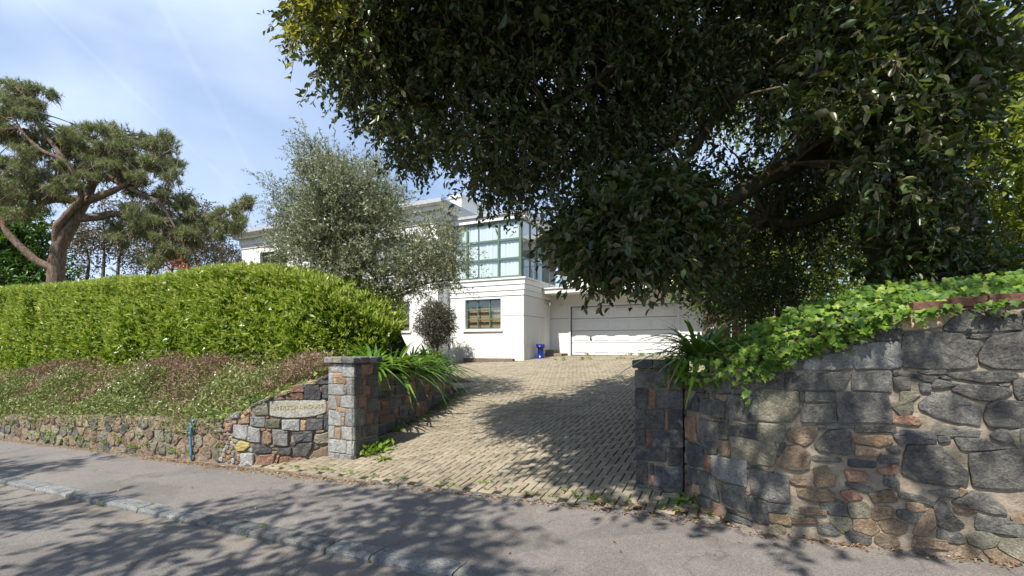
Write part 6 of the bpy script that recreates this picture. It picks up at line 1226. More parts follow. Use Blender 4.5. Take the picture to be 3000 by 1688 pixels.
OC = [(-9.23,8.58,5.23,0.4),(-10.16,8.13,4.82,0.34),(-8.86,8.4,5.38,0.3),(-9.2,8.3,4.84,0.42),(-8.96,8.61,4.71,0.29),(-10.35,8.28,4.27,0.33),(-8.17,8.31,4.11,0.29),(-8.96,7.94,4.9,0.31),(-9.61,8.12,3.59,0.38),(-9.34,8.56,3.67,0.37),(-8.57,8.04,4.44,0.42),(-8.42,9.11,4.79,0.29),(-9.77,8.9,6.16,0.28),(-9.33,8.98,3.48,0.38),(-9.65,8.65,6.05,0.32),(-8.43,9.37,5.61,0.36),(-8.78,8.21,3.71,0.31),(-8.24,9.46,4.78,0.35),(-9.88,8.67,4.31,0.37),(-9.16,8.81,4,0.31),(-8.97,9.04,4.57,0.31),(-8.65,7.79,5.19,0.33),(-7.6,8.47,4.37,0.38),(-9.28,7.6,3.72,0.29),(-9.1,7.96,4.66,0.4),(-9.21,9.41,6.13,0.41),(-8.21,7.84,3.14,0.4),(-9.39,8.21,4.51,0.32),(-8.99,9.02,3.85,0.33),(-10.06,8.74,4.88,0.33),(-8.28,8.19,4.06,0.37),(-7.83,8.26,3.31,0.31),(-8.54,9.7,5.21,0.33),(-8.33,9.26,5.69,0.34),(-8.25,9.58,5.14,0.32),(-8.12,8.44,3.53,0.28),(-9.75,8.48,5.09,0.36),(-7.59,9.23,4.81,0.42),(-8.85,7.93,3.82,0.36),(-7.97,8.28,3.64,0.33),(-7.99,9.15,4.82,0.41),(-8.42,9,4.27,0.35),(-7.46,8.44,4.37,0.34),(-9.06,8.62,5.15,0.33),(-8.86,8.3,5.05,0.42),(-8.68,8.38,4.42,0.31),(-8.16,7.94,5.24,0.4),(-8.42,8.21,5.12,0.39),(-9.47,9.25,3.43,0.37),(-9.79,7.95,4.46,0.31),(-8.92,8.16,4.47,0.34),(-9.96,8.94,4.57,0.35),(-9.1,7.97,4.39,0.39),(-7.93,8.98,5.21,0.34),(-8.52,7.94,5.48,0.4),(-9.09,8.39,4.05,0.35),(-9.98,8.76,6.22,0.36),(-8.92,8.09,5.68,0.32),(-9.65,8.84,3.8,0.38),(-9.98,8.76,4.91,0.36),(-9.69,9.25,6.21,0.39),(-9.08,8.34,6.03,0.41),(-9.7,8.46,6.27,0.37),(-7.89,8.23,3.6,0.32),(-9.16,8.56,4.67,0.34),(-7.36,8.47,4.36,0.32),(-7.78,8.83,4.03,0.33),(-9.66,8.74,4.93,0.4),(-9.02,8.29,4.04,0.4),(-7.77,8.81,4.55,0.32),(-8.71,8.75,4.65,0.34),(-10.05,8.32,4.23,0.39),(-8.95,7.77,3.62,0.35),(-7.97,8.97,5.23,0.32),(-8.46,9.44,5.07,0.33),(-8.24,8.11,3.35,0.33),(-7.92,8.76,3.53,0.42),(-8.17,8.39,5.38,0.34),(-9.06,8.72,5.67,0.33),(-8.78,7.56,5.58,0.32),(-8.79,9.14,5.79,0.38),(-8.05,8.9,4.94,0.32),(-8.57,7.86,4.27,0.4),(-9.32,9.44,4.12,0.41),(-8.67,8.85,5.44,0.41),(-8.72,8.07,4.39,0.38),(-7.65,8.38,5.2,0.29),(-9.55,9.03,4.79,0.31),(-8.89,8.41,4.45,0.28),(-9.32,7.54,3.85,0.32),(-9.22,8.36,5.55,0.3),(-8.75,8.25,3.98,0.39),(-10.2,8.31,3.94,0.33),(-10.28,8.47,4.53,0.35),(-8.98,8.77,4.16,0.34),(-9.75,8.26,5.02,0.41),(-7.98,8.45,3.81,0.38),(-7.86,8.41,3.31,0.33),(-8.6,9.67,4.53,0.37),(-8.28,9.89,5.47,0.33),(-8.03,8.46,4.55,0.39),(-8.57,8.59,5.12,0.42),(-8.01,8.48,5.42,0.41),(-10.04,9.1,5.79,0.29),(-8.51,9.35,4.91,0.33),
      (-7.55,9.52,3.24,0.35),(-7.81,9.46,3.01,0.31),(-6.84,8.61,3.45,0.25),(-6.38,9.1,3.38,0.33),(-6.22,9.22,3.38,0.31),(-6.47,9.92,3.6,0.31),(-6.06,8.84,3.83,0.36),(-6.72,8.75,3.47,0.28),(-7.05,9.61,3.38,0.31),(-6.92,10.29,4.15,0.27),(-6.71,8.99,3.27,0.29),(-7.55,8.48,3,0.26),(-7.75,9.29,3.46,0.3),(-6.15,9.22,3.1,0.3),(-7.63,9.39,2.9,0.25),(-7.74,9.08,3.53,0.24),(-6.69,9.71,4.34,0.3),(-7.2,10.21,3.55,0.36),(-6.7,9.67,4.39,0.29),(-7.35,8.65,3.04,0.33),(-7.4,9.6,3.96,0.33),(-7.28,10.13,3.88,0.29),(-6.68,8.8,3.84,0.24),(-7.5,9.12,3.19,0.34),(-7.88,9.88,4.16,0.29),(-6.02,8.93,3.91,0.35),(-6.6,8.71,3.41,0.33),(-7.15,8.88,3.35,0.35),(-7.18,9.25,2.86,0.27),(-6.76,10.22,3.68,0.26),(-6.74,8.72,3.66,0.27),(-6.31,9.73,3.23,0.31),(-7.08,9.26,3.53,0.3),(-7.91,9.01,3.25,0.28),(-5.98,9.09,3.7,0.29),(-6.76,8.87,3.02,0.27),(-7.09,10.19,4.05,0.27),(-6.8,9.13,3.79,0.34),
      (-10.24,8.21,5.16,0.2),(-10.48,8.01,5.54,0.16),(-10.56,8.07,5.54,0.2),(-10.05,8.03,4.85,0.19), (-9.70233871774159, 8.174035731565304, 6.811714285714286, 0.16), (-9.47892419766151, 8.283002273767162, 6.4388571428571435, 0.2), (-10.4756644052762, 8.019379980274614, 5.468714285714286, 0.15), (-10.551419903464271, 7.982431555045251, 4.583714285714286, 0.15), (-6.419730841820267, 9.33002979194502, 4.592, 0.16), (-6.132116747004534, 9.470308558917525, 3.3120000000000003, 0.2)]
a, b, c = twigs(OC, 27, .55, 20, .085, .024, -.3, .25, .95, T4, F4, .75, .004)
foliage('crown', a, ML_olive, olive); foliage('twigs', b, M_twig, olive)
tw = MB(); connect(tw, sk, OC, .014); tag(tw.build('small_branches', M_twig, olive, True), kind='stuff')

# ------------------------------------------------------------------ clipped hedge on the bank
HT = [(-24, 3.5), (-18, 3.4), (-13.5, 3.32), (-12.2, 3.36), (-10.4, 3.38), (-9, 3.22), (-7.9, 2.95), (-7.4, 2.62), (-7.05, 2.3), (-6.75, 1.9)]
HB = [(-24, .42), (-17, .66), (-12.5, 1.0), (-11, 1.06), (-9.8, .9), (-8.6, .82), (-7.6, 1.0), (-6.5, 1.25)]
hedge = empty('hedge', (-12, 8, 1.1), 'long bright green evergreen hedge along the top of the bank', 'hedge')
bx_, bt_, ba_, bs_ = rng.uniform(-25, -6, 260), rng.uniform(-.5, 1.4, 260), rng.uniform(.03, .12, 260), rng.uniform(.2, .45, 260)
def hnoise(x, t):
    out = np.zeros(len(x))
    for i in range(260): out += ba_[i] * np.exp(-((x - bx_[i]) ** 2 + ((t - bt_[i]) * 1.6) ** 2) / bs_[i] ** 2)
    return out - .08
def hedge_pts(n, x0=-24, x1=-6.75, t0=-.25, t1=1.15):
    x = rng.uniform(x0, x1, n); t = rng.uniform(t0, t1, n)              # t: 0 front face ... 1 top
    zt = np.interp(x, [a for a, _ in HT], [b for _, b in HT]); zb = np.interp(x, [a for a, _ in HB], [b for _, b in HB])
    th = t * math.pi / 2; e = .55
    cy_, sy_ = np.sign(np.cos(th)) * np.abs(np.cos(th)) ** e, np.sign(np.sin(th)) * np.abs(np.sin(th)) ** e
    end = np.clip((x1 - x) / .9, 0.03, 1) ** .5
    hz = (zt - zb) / 2; zc = (zt + zb) / 2; hd = (1.25 + hnoise(x, t)) * end
    # full section: front bottom (-1) to top (1)
    z = zc + hz * np.where(t < 0, -1, 1) * 0
    ph = np.where(t < .62, (t - t0) / (.62 - t0), 1.); z = zb + (zt - zb) * (ph ** .9) * .93; y = 8.15 - hd * (1 - .10 * np.abs(ph - .45)) + .35 * np.clip(.25 - ph, 0, 1)
    top = t >= .62; q = np.clip((t - .62) / (t1 - .62), 0, 1)
    z = np.where(top, zb + (zt - zb) * (.93 + .07 * np.sin(np.minimum(q * 3, 1) * math.pi / 2)) + .06 * hnoise(x, t), z)
    y = np.where(top, 8.15 - hd * np.cos(q * math.pi * .85), y)
    nrm = unit(np.stack([np.where(end < .95, .8, .0) + 0 * x, np.where(top, -.9 + 1.5 * q, -1.), np.where(top, .5 + .8 * np.minimum(q * 2, 1), -.15 + .4 * ph)], 1))
    return np.stack([x, y, z], 1), nrm, ph
n = 60000
Pp, Nn, ph = hedge_pts(n); dep = rng.random(n) ** 1.3 * .38
C0 = Pp - Nn * dep[:, None] + rng.normal(size=(n, 3)) * .035
A = unit(Nn * .55 + rdir(n) * .95 + np.array([0, 0, .2])); N0 = unit(rdir(n) * 1.0 + np.array([0, -.4, .6]))
foliage('foliage', leaf_geo(C0, A, N0, rng.uniform(.09, .18, n), rng.uniform(.036, .06, n), T4, F4), ML_hedge, hedge)
n = 10000; Pp, Nn, ph = hedge_pts(n); keep = rng.random(n) < (.15 + .85 * ph ** 2); Pp, Nn = Pp[keep], Nn[keep]; n = len(Pp)
ti = np.repeat(np.arange(n), 5); sd = unit(Nn * .6 + rdir(n) * .4 + np.array([0, 0, .7]))
C0 = Pp[ti] + sd[ti] * rng.uniform(0, .12, len(ti))[:, None]; A = unit(sd[ti] * .9 + rdir(len(ti)) * .55)
foliage('new_shoots', leaf_geo(C0, A, rdir(len(ti)) + np.array([0, 0, .4]), rng.uniform(.08, .14, len(ti)), rng.uniform(.024, .038, len(ti)), T4, F4), ML_shoot, hedge)
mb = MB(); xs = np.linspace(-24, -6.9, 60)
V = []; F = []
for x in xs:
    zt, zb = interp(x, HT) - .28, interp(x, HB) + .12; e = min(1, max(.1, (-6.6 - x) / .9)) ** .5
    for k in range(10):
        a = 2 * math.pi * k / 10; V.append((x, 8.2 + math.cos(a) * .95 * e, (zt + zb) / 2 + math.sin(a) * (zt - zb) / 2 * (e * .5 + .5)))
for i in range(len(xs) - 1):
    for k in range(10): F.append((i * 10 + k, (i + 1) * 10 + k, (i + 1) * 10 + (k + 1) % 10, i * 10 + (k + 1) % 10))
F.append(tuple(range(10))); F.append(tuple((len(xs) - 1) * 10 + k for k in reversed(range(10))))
mb.add(V, F); mb.build('dark_core', plain('hedge_inside', (.022, .03, .012), .95, .05), hedge, True)  # one dark closed hull that stops views through the hedge
for k in range(16):
    x = -21 + k * .95; mb = MB(); mb.tube([(x, 8.0, interp(x, HEDGEB) - .1), (x + random.uniform(-.1, .1), 7.95, interp(x, HB) + .4)], [.04, .03], 6); mb.build('stem', M_bark, hedge, True)

# ------------------------------------------------------------------ planting on the bank
def bank_pts(n, x0=-20, x1=-6.6, y0=4.72, y1=7.2):
    x = rng.uniform(x0, x1, n); y = rng.uniform(y0, y1, n)
    z = np.array([bank_z(a, max(b, 4.95)) for a, b in zip(x, y)]); return np.stack([x, y, z], 1)
def patch(P, s, o): return np.sin(P[:, 0] * s + o) * np.sin(P[:, 1] * s * 1.4 + o * 2) + .5 * np.sin(P[:, 0] * s * 2.7 - o) * np.sin(P[:, 1] * s * 2.1 + o)
def in_front(P):      # drop what would stand in the squared wall round the plaque
    lim = np.where(P[:, 0] < -6.9, 4.82, 4.82 + (P[:, 0] + 6.9) * .80 + .22); return P[:, 1] > lim
P0 = bank_pts(120000); lowm = np.clip((6.5 - P0[:, 1]) / 1.1, .06, 1); keep = (rng.random(len(P0)) < lowm * np.clip(.8 + .5 * patch(P0, 1.3, .4), .1, 1)) & (P0[:, 1] > np.where(P0[:, 0] < -7.4, 4.70, 4.9)) & in_front(P0 + np.array([0, .1, 0]) * (P0[:, :1] > -7.4)); P0 = P0[keep]; n = len(P0)
hgt = np.clip(.24 + .30 * patch(P0, 1.9, 1.3), .06, .62); C0 = P0 + np.stack([rng.normal(size=n) * .04, -rng.random(n) * .20 * (P0[:, 1] < 5.15), hgt * rng.random(n) ** .6 - .02 - .26 * rng.random(n) * (P0[:, 1] < 4.92)], 1)
o = foliage('creeping_daisy', leaf_geo(C0, unit(rdir(n) + np.array([0, -.2, .5])), rdir(n) + np.array([0, 0, .5]), rng.uniform(.04, .095, n), rng.uniform(.016, .034, n), T4, F4), ML_mat)
tag(o, 'low mat of creeping white daisies spilling over the rubble wall', 'ground cover', kind='stuff')
P1 = P0[rng.random(n) < .009]; m_ = len(P1); hx = np.array([(math.cos(a), math.sin(a) , 0) for a in np.arange(6) * math.pi / 3])
dn = unit(np.array([-.1, -.6, .7]) + rng.normal(size=(m_, 3)) * .25); X = unit(np.cross(dn, np.array([1., 0, 0.2]))); Y = np.cross(dn, X)
cen = P1 + np.array([0, -.05, 0]) + np.array([0, 0, 1]) * (np.clip(.24 + .30 * patch(P1, 1.9, 1.3), .06, .62) + .01)[:, None] - np.array([0, 0, .08]) * (P1[:, 1:2] < 4.95); rr = rng.uniform(.010, .017, m_)
V = (cen[:, None, :] + (X[:, None, :] * hx[None, :, :1] + Y[:, None, :] * hx[None, :, 1:2]) * rr[:, None, None]).reshape(-1, 3)
tag(foliage('daisy_flowers', (V, np.arange(len(V)).reshape(-1, 6)), ML_petal), 'scatter of small white daisy flowers over the bank', 'flowers', kind='stuff')
P0 = bank_pts(120000); keep = (rng.random(len(P0)) < np.clip(.55 + .8 * patch(P0, 1.1, 2.1), 0.12, 1) * np.clip((P0[:, 1] - 5.0) / .7, .12, 1)) & in_front(P0); P0 = P0[keep]; n = len(P0)
C0 = P0 + np.array([0, 0, 1]) * (rng.random(n) ** 1.3 * np.clip(.26 + .2 * patch(P0, 1.5, 2.5), .06, .5))[:, None]
tag(foliage('dry_stems', leaf_geo(C0, unit(rdir(n) + np.array([.2, -.3, .45])), rdir(n), rng.uniform(.05, .15, n), .014, T4, F4), ML_dry), 'brown dried stems matted across the bank under the hedge', 'dead plants', kind='stuff')
def blade_mesh(name, L_, wd, arch, rise, mat, seg=7, curl=0.):
    """strap leaf growing along +X from the origin, arching over"""
    V = []; F = []
    for i in range(seg + 1):
        t = i / seg; x = L_ * (t * math.cos(rise) + .0) + arch * L_ * .35 * t * t; z = L_ * math.sin(rise) * t * 1.25 - arch * L_ * .95 * t * t; ww = wd * .5 * (1 - t ** 3.2) * (.65 + .9 * t * (1 - t) + .25)
        for s, dz in ((-1, .22), (0, 0), (1, .22)): V.append((x, s * ww + curl * t * t * L_, z + dz * ww))
    for i in range(seg):
        for k in range(2): F.append((i * 3 + k, (i + 1) * 3 + k, (i + 1) * 3 + k + 1, i * 3 + k + 1))
    return npmesh(name, V, F, mat, True)
AGA = [blade_mesh('strap_leaf', random.uniform(.42, .62), random.uniform(.03, .042), ar, ri, ML_aga, 7, random.uniform(-.15, .15)) for ar in (.25, .55, .85, 1.15) for ri in (.5, .85, 1.2)]
AGD = [blade_mesh('withered_leaf', .38, .022, 1.3, .5, ML_agad)]
def strap_plant(name, loc, n, label, cat, scale=1., group=None, dead=.05, az=None, meshes=None, leafname='leaf'):
    t = empty(name, loc, label, cat, group)
    for k in range(n):
        me = random.choice(AGD if random.random() < dead else (meshes or AGA)); o = bpy.data.objects.new(leafname, me); col.objects.link(o)
        a = random.uniform(0, 2 * math.pi) if az is None else random.gauss(az[0], az[1]); r_ = random.uniform(0, .10) * scale
        o.location = (math.cos(a) * r_, math.sin(a) * r_, random.uniform(-.03, .02)); o.rotation_euler = (random.uniform(-.25, .25), random.uniform(-.25, .2), a); s = scale * random.uniform(.75, 1.2); o.scale = (s, s, s); o.parent = t
    return t
AG = 'strap leaved agapanthus clumps'
for (x, y, z, n, lab) in ((-6.15, 6.75, 1.08, 48, 'agapanthus clump right behind the pillar with the name stone'), (-6.35, 7.6, 1.05, 50, 'agapanthus clump second from the left gate pillar'), (-6.5, 8.45, 1.0, 52, 'agapanthus clump in the middle of the planter wall'),
                          (-6.75, 9.3, .96, 52, 'agapanthus clump second from the far end of the planter wall'), (-7.05, 10.15, .92, 52, 'agapanthus clump drooping over the far end of the planter wall')):
    strap_plant('agapanthus', (x, y, z), n + 62, lab, 'plant', 1.5, AG, .03, None, AGA[3:])
for (x, y, z, n, lab) in ((-7.2, 8.0, 1.1, 40, 'agapanthus clump against the end of the hedge'), (-7.6, 10.4, 1.0, 44, 'agapanthus clump at the back of the planter, nearest the round bush'), (-7.1, 9.1, 1.05, 44, 'agapanthus clump at the back in the middle of the planter')):
    strap_plant('agapanthus', (x, y, z), n + 50, lab, 'plant', 1.6, AG, .02, None, AGA[3:])
strap_plant('agapanthus', (-.44, 5.62, 1.44), 130, 'agapanthus clump beside the dark pillar cap, leaves drooping over it', 'plant', 1.2, AG, .05, None, AGA[3:])
strap_plant('agapanthus', (.12, 5.95, 1.36), 34, 'smaller agapanthus clump in the ivy behind the dark pillar', 'plant', .95, AG, .04)
GRS = [blade_mesh('grass_leaf', .5, .012, ar, ri, ML_grass, 6) for ar in (.3, .6, .9) for ri in (.7, 1.1)]; GRT = [blade_mesh('grass_leaf', .38, .008, ar, ri, ML_tawny, 5) for ar in (.4, .8) for ri in (.8, 1.2)]
strap_plant('grass_tuft', (0.817,5.906,1.985), 44, 'arching green grass tuft in the ivy on top of the tall wall', 'grass tuft', .95, 'grass tufts', 0, None, GRS)
strap_plant('grass_tuft', (1.419,6.589,2.183), 36, 'arching green grass tuft at the foot of the oak trunk', 'grass tuft', .9, 'grass tufts', 0, None, GRS)
strap_plant('grass_tuft', (-11.3, 5.9, bank_z(-11.3, 5.9)), 34, 'loose green grass tuft half way up the brown bank', 'grass tuft', 1.15, 'grass tufts', .05, None, GRS)
strap_plant('grass_tuft', (-7.55, 6.1, bank_z(-7.55, 6.1)), 46, 'grass tuft under the hedge left of the pillar with the name stone', 'grass tuft', 1.0, 'grass tufts', .08, None, GRS)
strap_plant('grass_tuft', (-12.6, 4.95, bank_z(-12.6, 4.95)), 70, 'round tawny grass tuft on top of the low wall', 'grass tuft', .8, 'grass tufts', 0, None, GRT)
strap_plant('grass_tuft', (-7.85, 4.9, .42), 40, 'bright green grass tuft on the wall beside the blue pipe', 'grass tuft', .5, 'grass tufts', 0, None, GRS)

# ------------------------------------------------------------------ ivy over the tall wall
def ivy_mesh(name, s):
    a = [(0, 0), (.30, -.10), (.52, .12), (.34, .30), (.50, .62), (.24, .58), (0, 1.0), (-.24, .58), (-.50, .62), (-.34, .30), (-.52, .12), (-.30, -.10)]
    V = [(x * s * random.uniform(.9, 1.1), (y - .1) * s, -.12 * s * abs(x) ** 1.2 * 1.4 - .06 * s * y * y) for x, y in a] + [(0, .2 * s, .02 * s)]
    return V, [(i, (i + 1) % 12, 12) for i in range(12)]
IV = []
for k in range(5):
    v, f = ivy_mesh('leaf', .1); me = bpy.data.meshes.new('ivy_leaf'); me.from_pydata(v, [], f); me.materials.append(ML_ivy); me.polygons.foreach_set('use_smooth', np.ones(len(f), bool)); me.update(); IV.append(me)
ivy = empty('ivy', (.8, 4.8, 1.6), 'bright green ivy spilling over the top of the tall garden wall', 'ivy')
ivp = []
while len(ivp) < 2300:
    x = random.uniform(-.38, 2.6); y = random.uniform(4.50, 5.75)
    wl = interp(x, [(a, b) for a, b in PATH_R]) if x > .1 else 4.72 - (x - .1) * .9
    if y < wl - .07: continue
    top = interp(x, RTOP); bk = max(0, y - wl)
    hump = interp(x, [(-.4, .10), (.1, .24), (.5, .22), (.9, .12), (1.4, .07), (2.6, .08)])
    z = top + .02 + hump * .7 * min(1, bk * 2.4) + bk * .20 + random.uniform(-.05, .05)
    if bk < .05: z = top - abs(random.gauss(0, 1)) * interp(x, [(-.4, .05), (.3, .08), (.7, .06), (1.1, .04), (2.6, .035)]) + .03; y = wl - random.uniform(.035, .09)
    dens = interp(x, [(-.4, .8), (.2, 1), (1.1, 1), (1.3, .75), (2.6, .7)]) * (1 if bk < .7 else .6)
    if random.random() > dens: continue
    ivp.append((x, y, z))
for k in range(330):      # fringe over the wall head
    s_ = random.uniform(.12, 2.2); q = fR(s_, 0); tp = interp(q[0], RTOP); q = fR(s_, tp + random.uniform(-.10, .12) * (1.2 if q[0] < .3 else .6), random.uniform(.03, .11)); ivp.append(q)
for k in range(9):   # the trailing strand
    ivp.append((.0 + .02 * math.sin(k * 1.9), 4.62 - .01 * k % .03, 1.34 - k * .032))
ivp.sort(key=lambda p: math.hypot(p[0], p[1]) - (1.5 if abs(p[0]) < .06 and p[1] < 4.66 else 0))
def ivy_rot():
    return (R(random.gauss(62, 24)), R(random.gauss(0, 22)), R(random.gauss(180 + 0, 38)))
from mathutils import Euler
big = []
for i, p in enumerate(ivp):
    rot = Euler((R(random.gauss(-128, 24)), R(random.gauss(0, 24)), R(random.gauss(6, 38)))); s = random.uniform(.38, .8)
    if i < 9: s = .5
    if i < 300:
        o = bpy.data.objects.new('leaf', IV[i % 5]); col.objects.link(o); o.location = Vector(p) - Vector((.8, 4.8, 1.6)); o.rotation_euler = rot; o.scale = (s, s, s); o.parent = ivy
    else:
        Mx = Matrix.Translation(p) @ rot.to_matrix().to_4x4(); v, f = ivy_mesh('', .1 * s); b = len(big) and sum(len(q[0]) for q in big); big.append(([tuple(Mx @ Vector(q)) for q in v], f))
V = []; F = []
for v, f in big: b = len(V); V += v; F += [tuple(i + b for i in q) for q in f]
foliage('foliage', (np.array(V), np.array(F)), ML_ivy, ivy)
st = MB()
for k in range(26):
    x = random.uniform(-.3, 2.4); y0 = 4.95; z = interp(x, RTOP); st.tube(smooth_path([(x + random.uniform(-.3, .3), 5.2, z + .14), (x, 4.75, z + .08), (x + random.uniform(-.1, .1), 4.56, z - random.uniform(.0, .09))], 3), .005, 4, False)
tag(st.build('stems', M_twig, ivy), kind='stuff')

ivy2 = empty('ivy', (-6.8, 5.1, .8), 'ivy sprigs along the sloping top of the wall with the name stone', 'ivy')
for k in range(170):
    s_ = SL[-1] - random.uniform(.25, 2.3); q = fL(s_, 0); tp = interp(q[0], WALLTOP); q = fL(s_, tp + random.gauss(.04, .05), random.uniform(-.28, .05))
    o = bpy.data.objects.new('leaf', IV[k % 5]); col.objects.link(o); o.location = Vector(q) - Vector((-6.8, 5.1, .8)); o.rotation_euler = (R(random.gauss(-128, 30)), R(random.gauss(0, 28)), R(random.gauss(6, 45))); sc_ = random.uniform(.35, .75); o.scale = (sc_,) * 3; o.parent = ivy2
# ------------------------------------------------------------------ shrubs and trees behind
def shrub(name, cl, per, tl, nl, ll, lw, mat, label, cat, trunk=None, group=None, up=.5, tmpl=T6, faces=F6, droop=.1, barkm=None, con=.02, tr=.35):
    cl = [tuple(c) for c in cl]; b0 = min(cl, key=lambda c: c[2]); t = empty(name, (sum(c[0] for c in cl) / len(cl), sum(c[1] for c in cl) / len(cl), 1.0), label, cat, group)
    a, b, _ = twigs(cl, per, tl, nl, ll, lw, droop, up, .9, tmpl, faces); foliage('crown', a, mat, t); foliage('twigs', b, M_twig, t)
    c0 = np.array([sum(c[0] for c in cl) / len(cl), sum(c[1] for c in cl) / len(cl), 0]); zt = max(c[2] for c in cl)
    tb = MB(); trunks = trunk or [[(c0[0], c0[1], .9), (c0[0] + .1, c0[1], (zt + .9) * .45), (c0[0] - .05, c0[1] + .1, zt * .9)]]
    sk = []
    for p in trunks: lb = MB(); sk += limb(lb, p, .05 * max(1, zt / 4) * (tr / .35), .015, 7); lb.build('trunk', barkm or M_bark, t, True)
    tw = MB(); connect(tw, sk, cl, con, 1, 4); tag(tw.build('small_branches', barkm or M_bark, t, True), kind='stuff')
    return t
shrub('round_bush', [(-11.75 + .62 * v[0], 16.75 + .62 * v[1], 2.5 + .75 * v[2], .34) for v in rdir(44)], 80, .16, 9, .055, .03, ML_bush, 'dark clipped round bush in front of the house corner', 'bush', None, None, .4, T4, F4)
shrub('chestnut_tree', [(-35.64,10.27,7.89,0.61),(-33.99,10.56,8.83,0.89),(-32.47,9.93,6.47,0.69),(-31.88,9.92,7.02,0.87),(-32.11,9.95,8.16,0.89),(-30.05,10.92,4.52,0.62),(-35.38,10.26,8.07,0.66),(-35.22,10.33,5.75,0.8),(-34.11,8.98,9.03,0.61),(-35.06,11.49,7.41,0.79),(-32.7,10.65,7.41,0.92),(-32.97,10.62,6.5,0.61),(-34.3,10.42,5.37,0.62),(-35.71,9.48,4.89,0.66),(-34.37,11.57,4.92,0.83),(-36.4,10.58,10.32,0.85),(-30.7,9.97,4.82,0.8),(-33.09,9,8.18,0.76),(-36.73,9.44,6.6,0.92),(-35.59,10.28,6.61,0.76),(-35.89,10.15,8.25,0.68),(-36.2,9.75,7.76,0.62),(-37.84,9.89,7.96,0.87),(-36.57,9.4,6.26,0.77),(-30.89,10.22,7.05,0.84),(-37.5,9.98,9.15,0.8),(-33.38,10.39,6.12,0.73),(-31.65,10.23,5.76,0.89),(-35.14,11.08,6.06,0.69),(-31.55,9.43,7.92,0.91),(-32.75,10.93,7.61,0.91),(-36.84,9.56,8.64,0.79),(-31.95,9.89,8.72,0.83),(-36.61,10.64,4.85,0.94),(-32.36,9.16,7.02,0.73),(-38.43,9.99,7.94,0.87),(-36.65,10.75,9.48,0.62),(-29.4,10.45,4.92,0.93),(-32.31,10.61,8.14,0.81),(-35.53,11.13,5.33,0.71),(-34.89,9.08,4.83,0.77),(-31.27,9.93,5.69,0.87),(-34.93,11.03,5.58,0.82),(-31.72,10.51,9.38,0.71),(-30.5,10.9,5.52,0.95),(-32.97,10.35,6.6,0.76),(-33.63,8.69,4.48,0.91),(-33.75,8.67,6.23,0.69),(-33.52,10.06,5.79,0.75),(-32.75,9.75,7.15,0.93),(-34.02,10.26,8.73,0.7),(-33.72,11.18,8.3,0.7),(-34.93,10.64,7.33,0.83),(-31.66,9.53,9.64,0.65),(-36.08,9.82,9.77,0.72),(-35.8,9.59,6.37,0.69),(-31.47,11.03,6.3,0.81),(-30.44,10.04,7.45,0.73),(-31.37,10.84,5.05,0.73),(-31.8,9.9,8.75,0.65)], 34, .7, 9, .26, .11, ML_chest, 'fresh green broadleaved tree at the far left behind the pine', 'tree', [[(-32.708,10.75,3.554), (-32.708,10.75,5.954), (-33.016,10.599,8.697)]], None, .6, T6, F6, .3, None, .04)
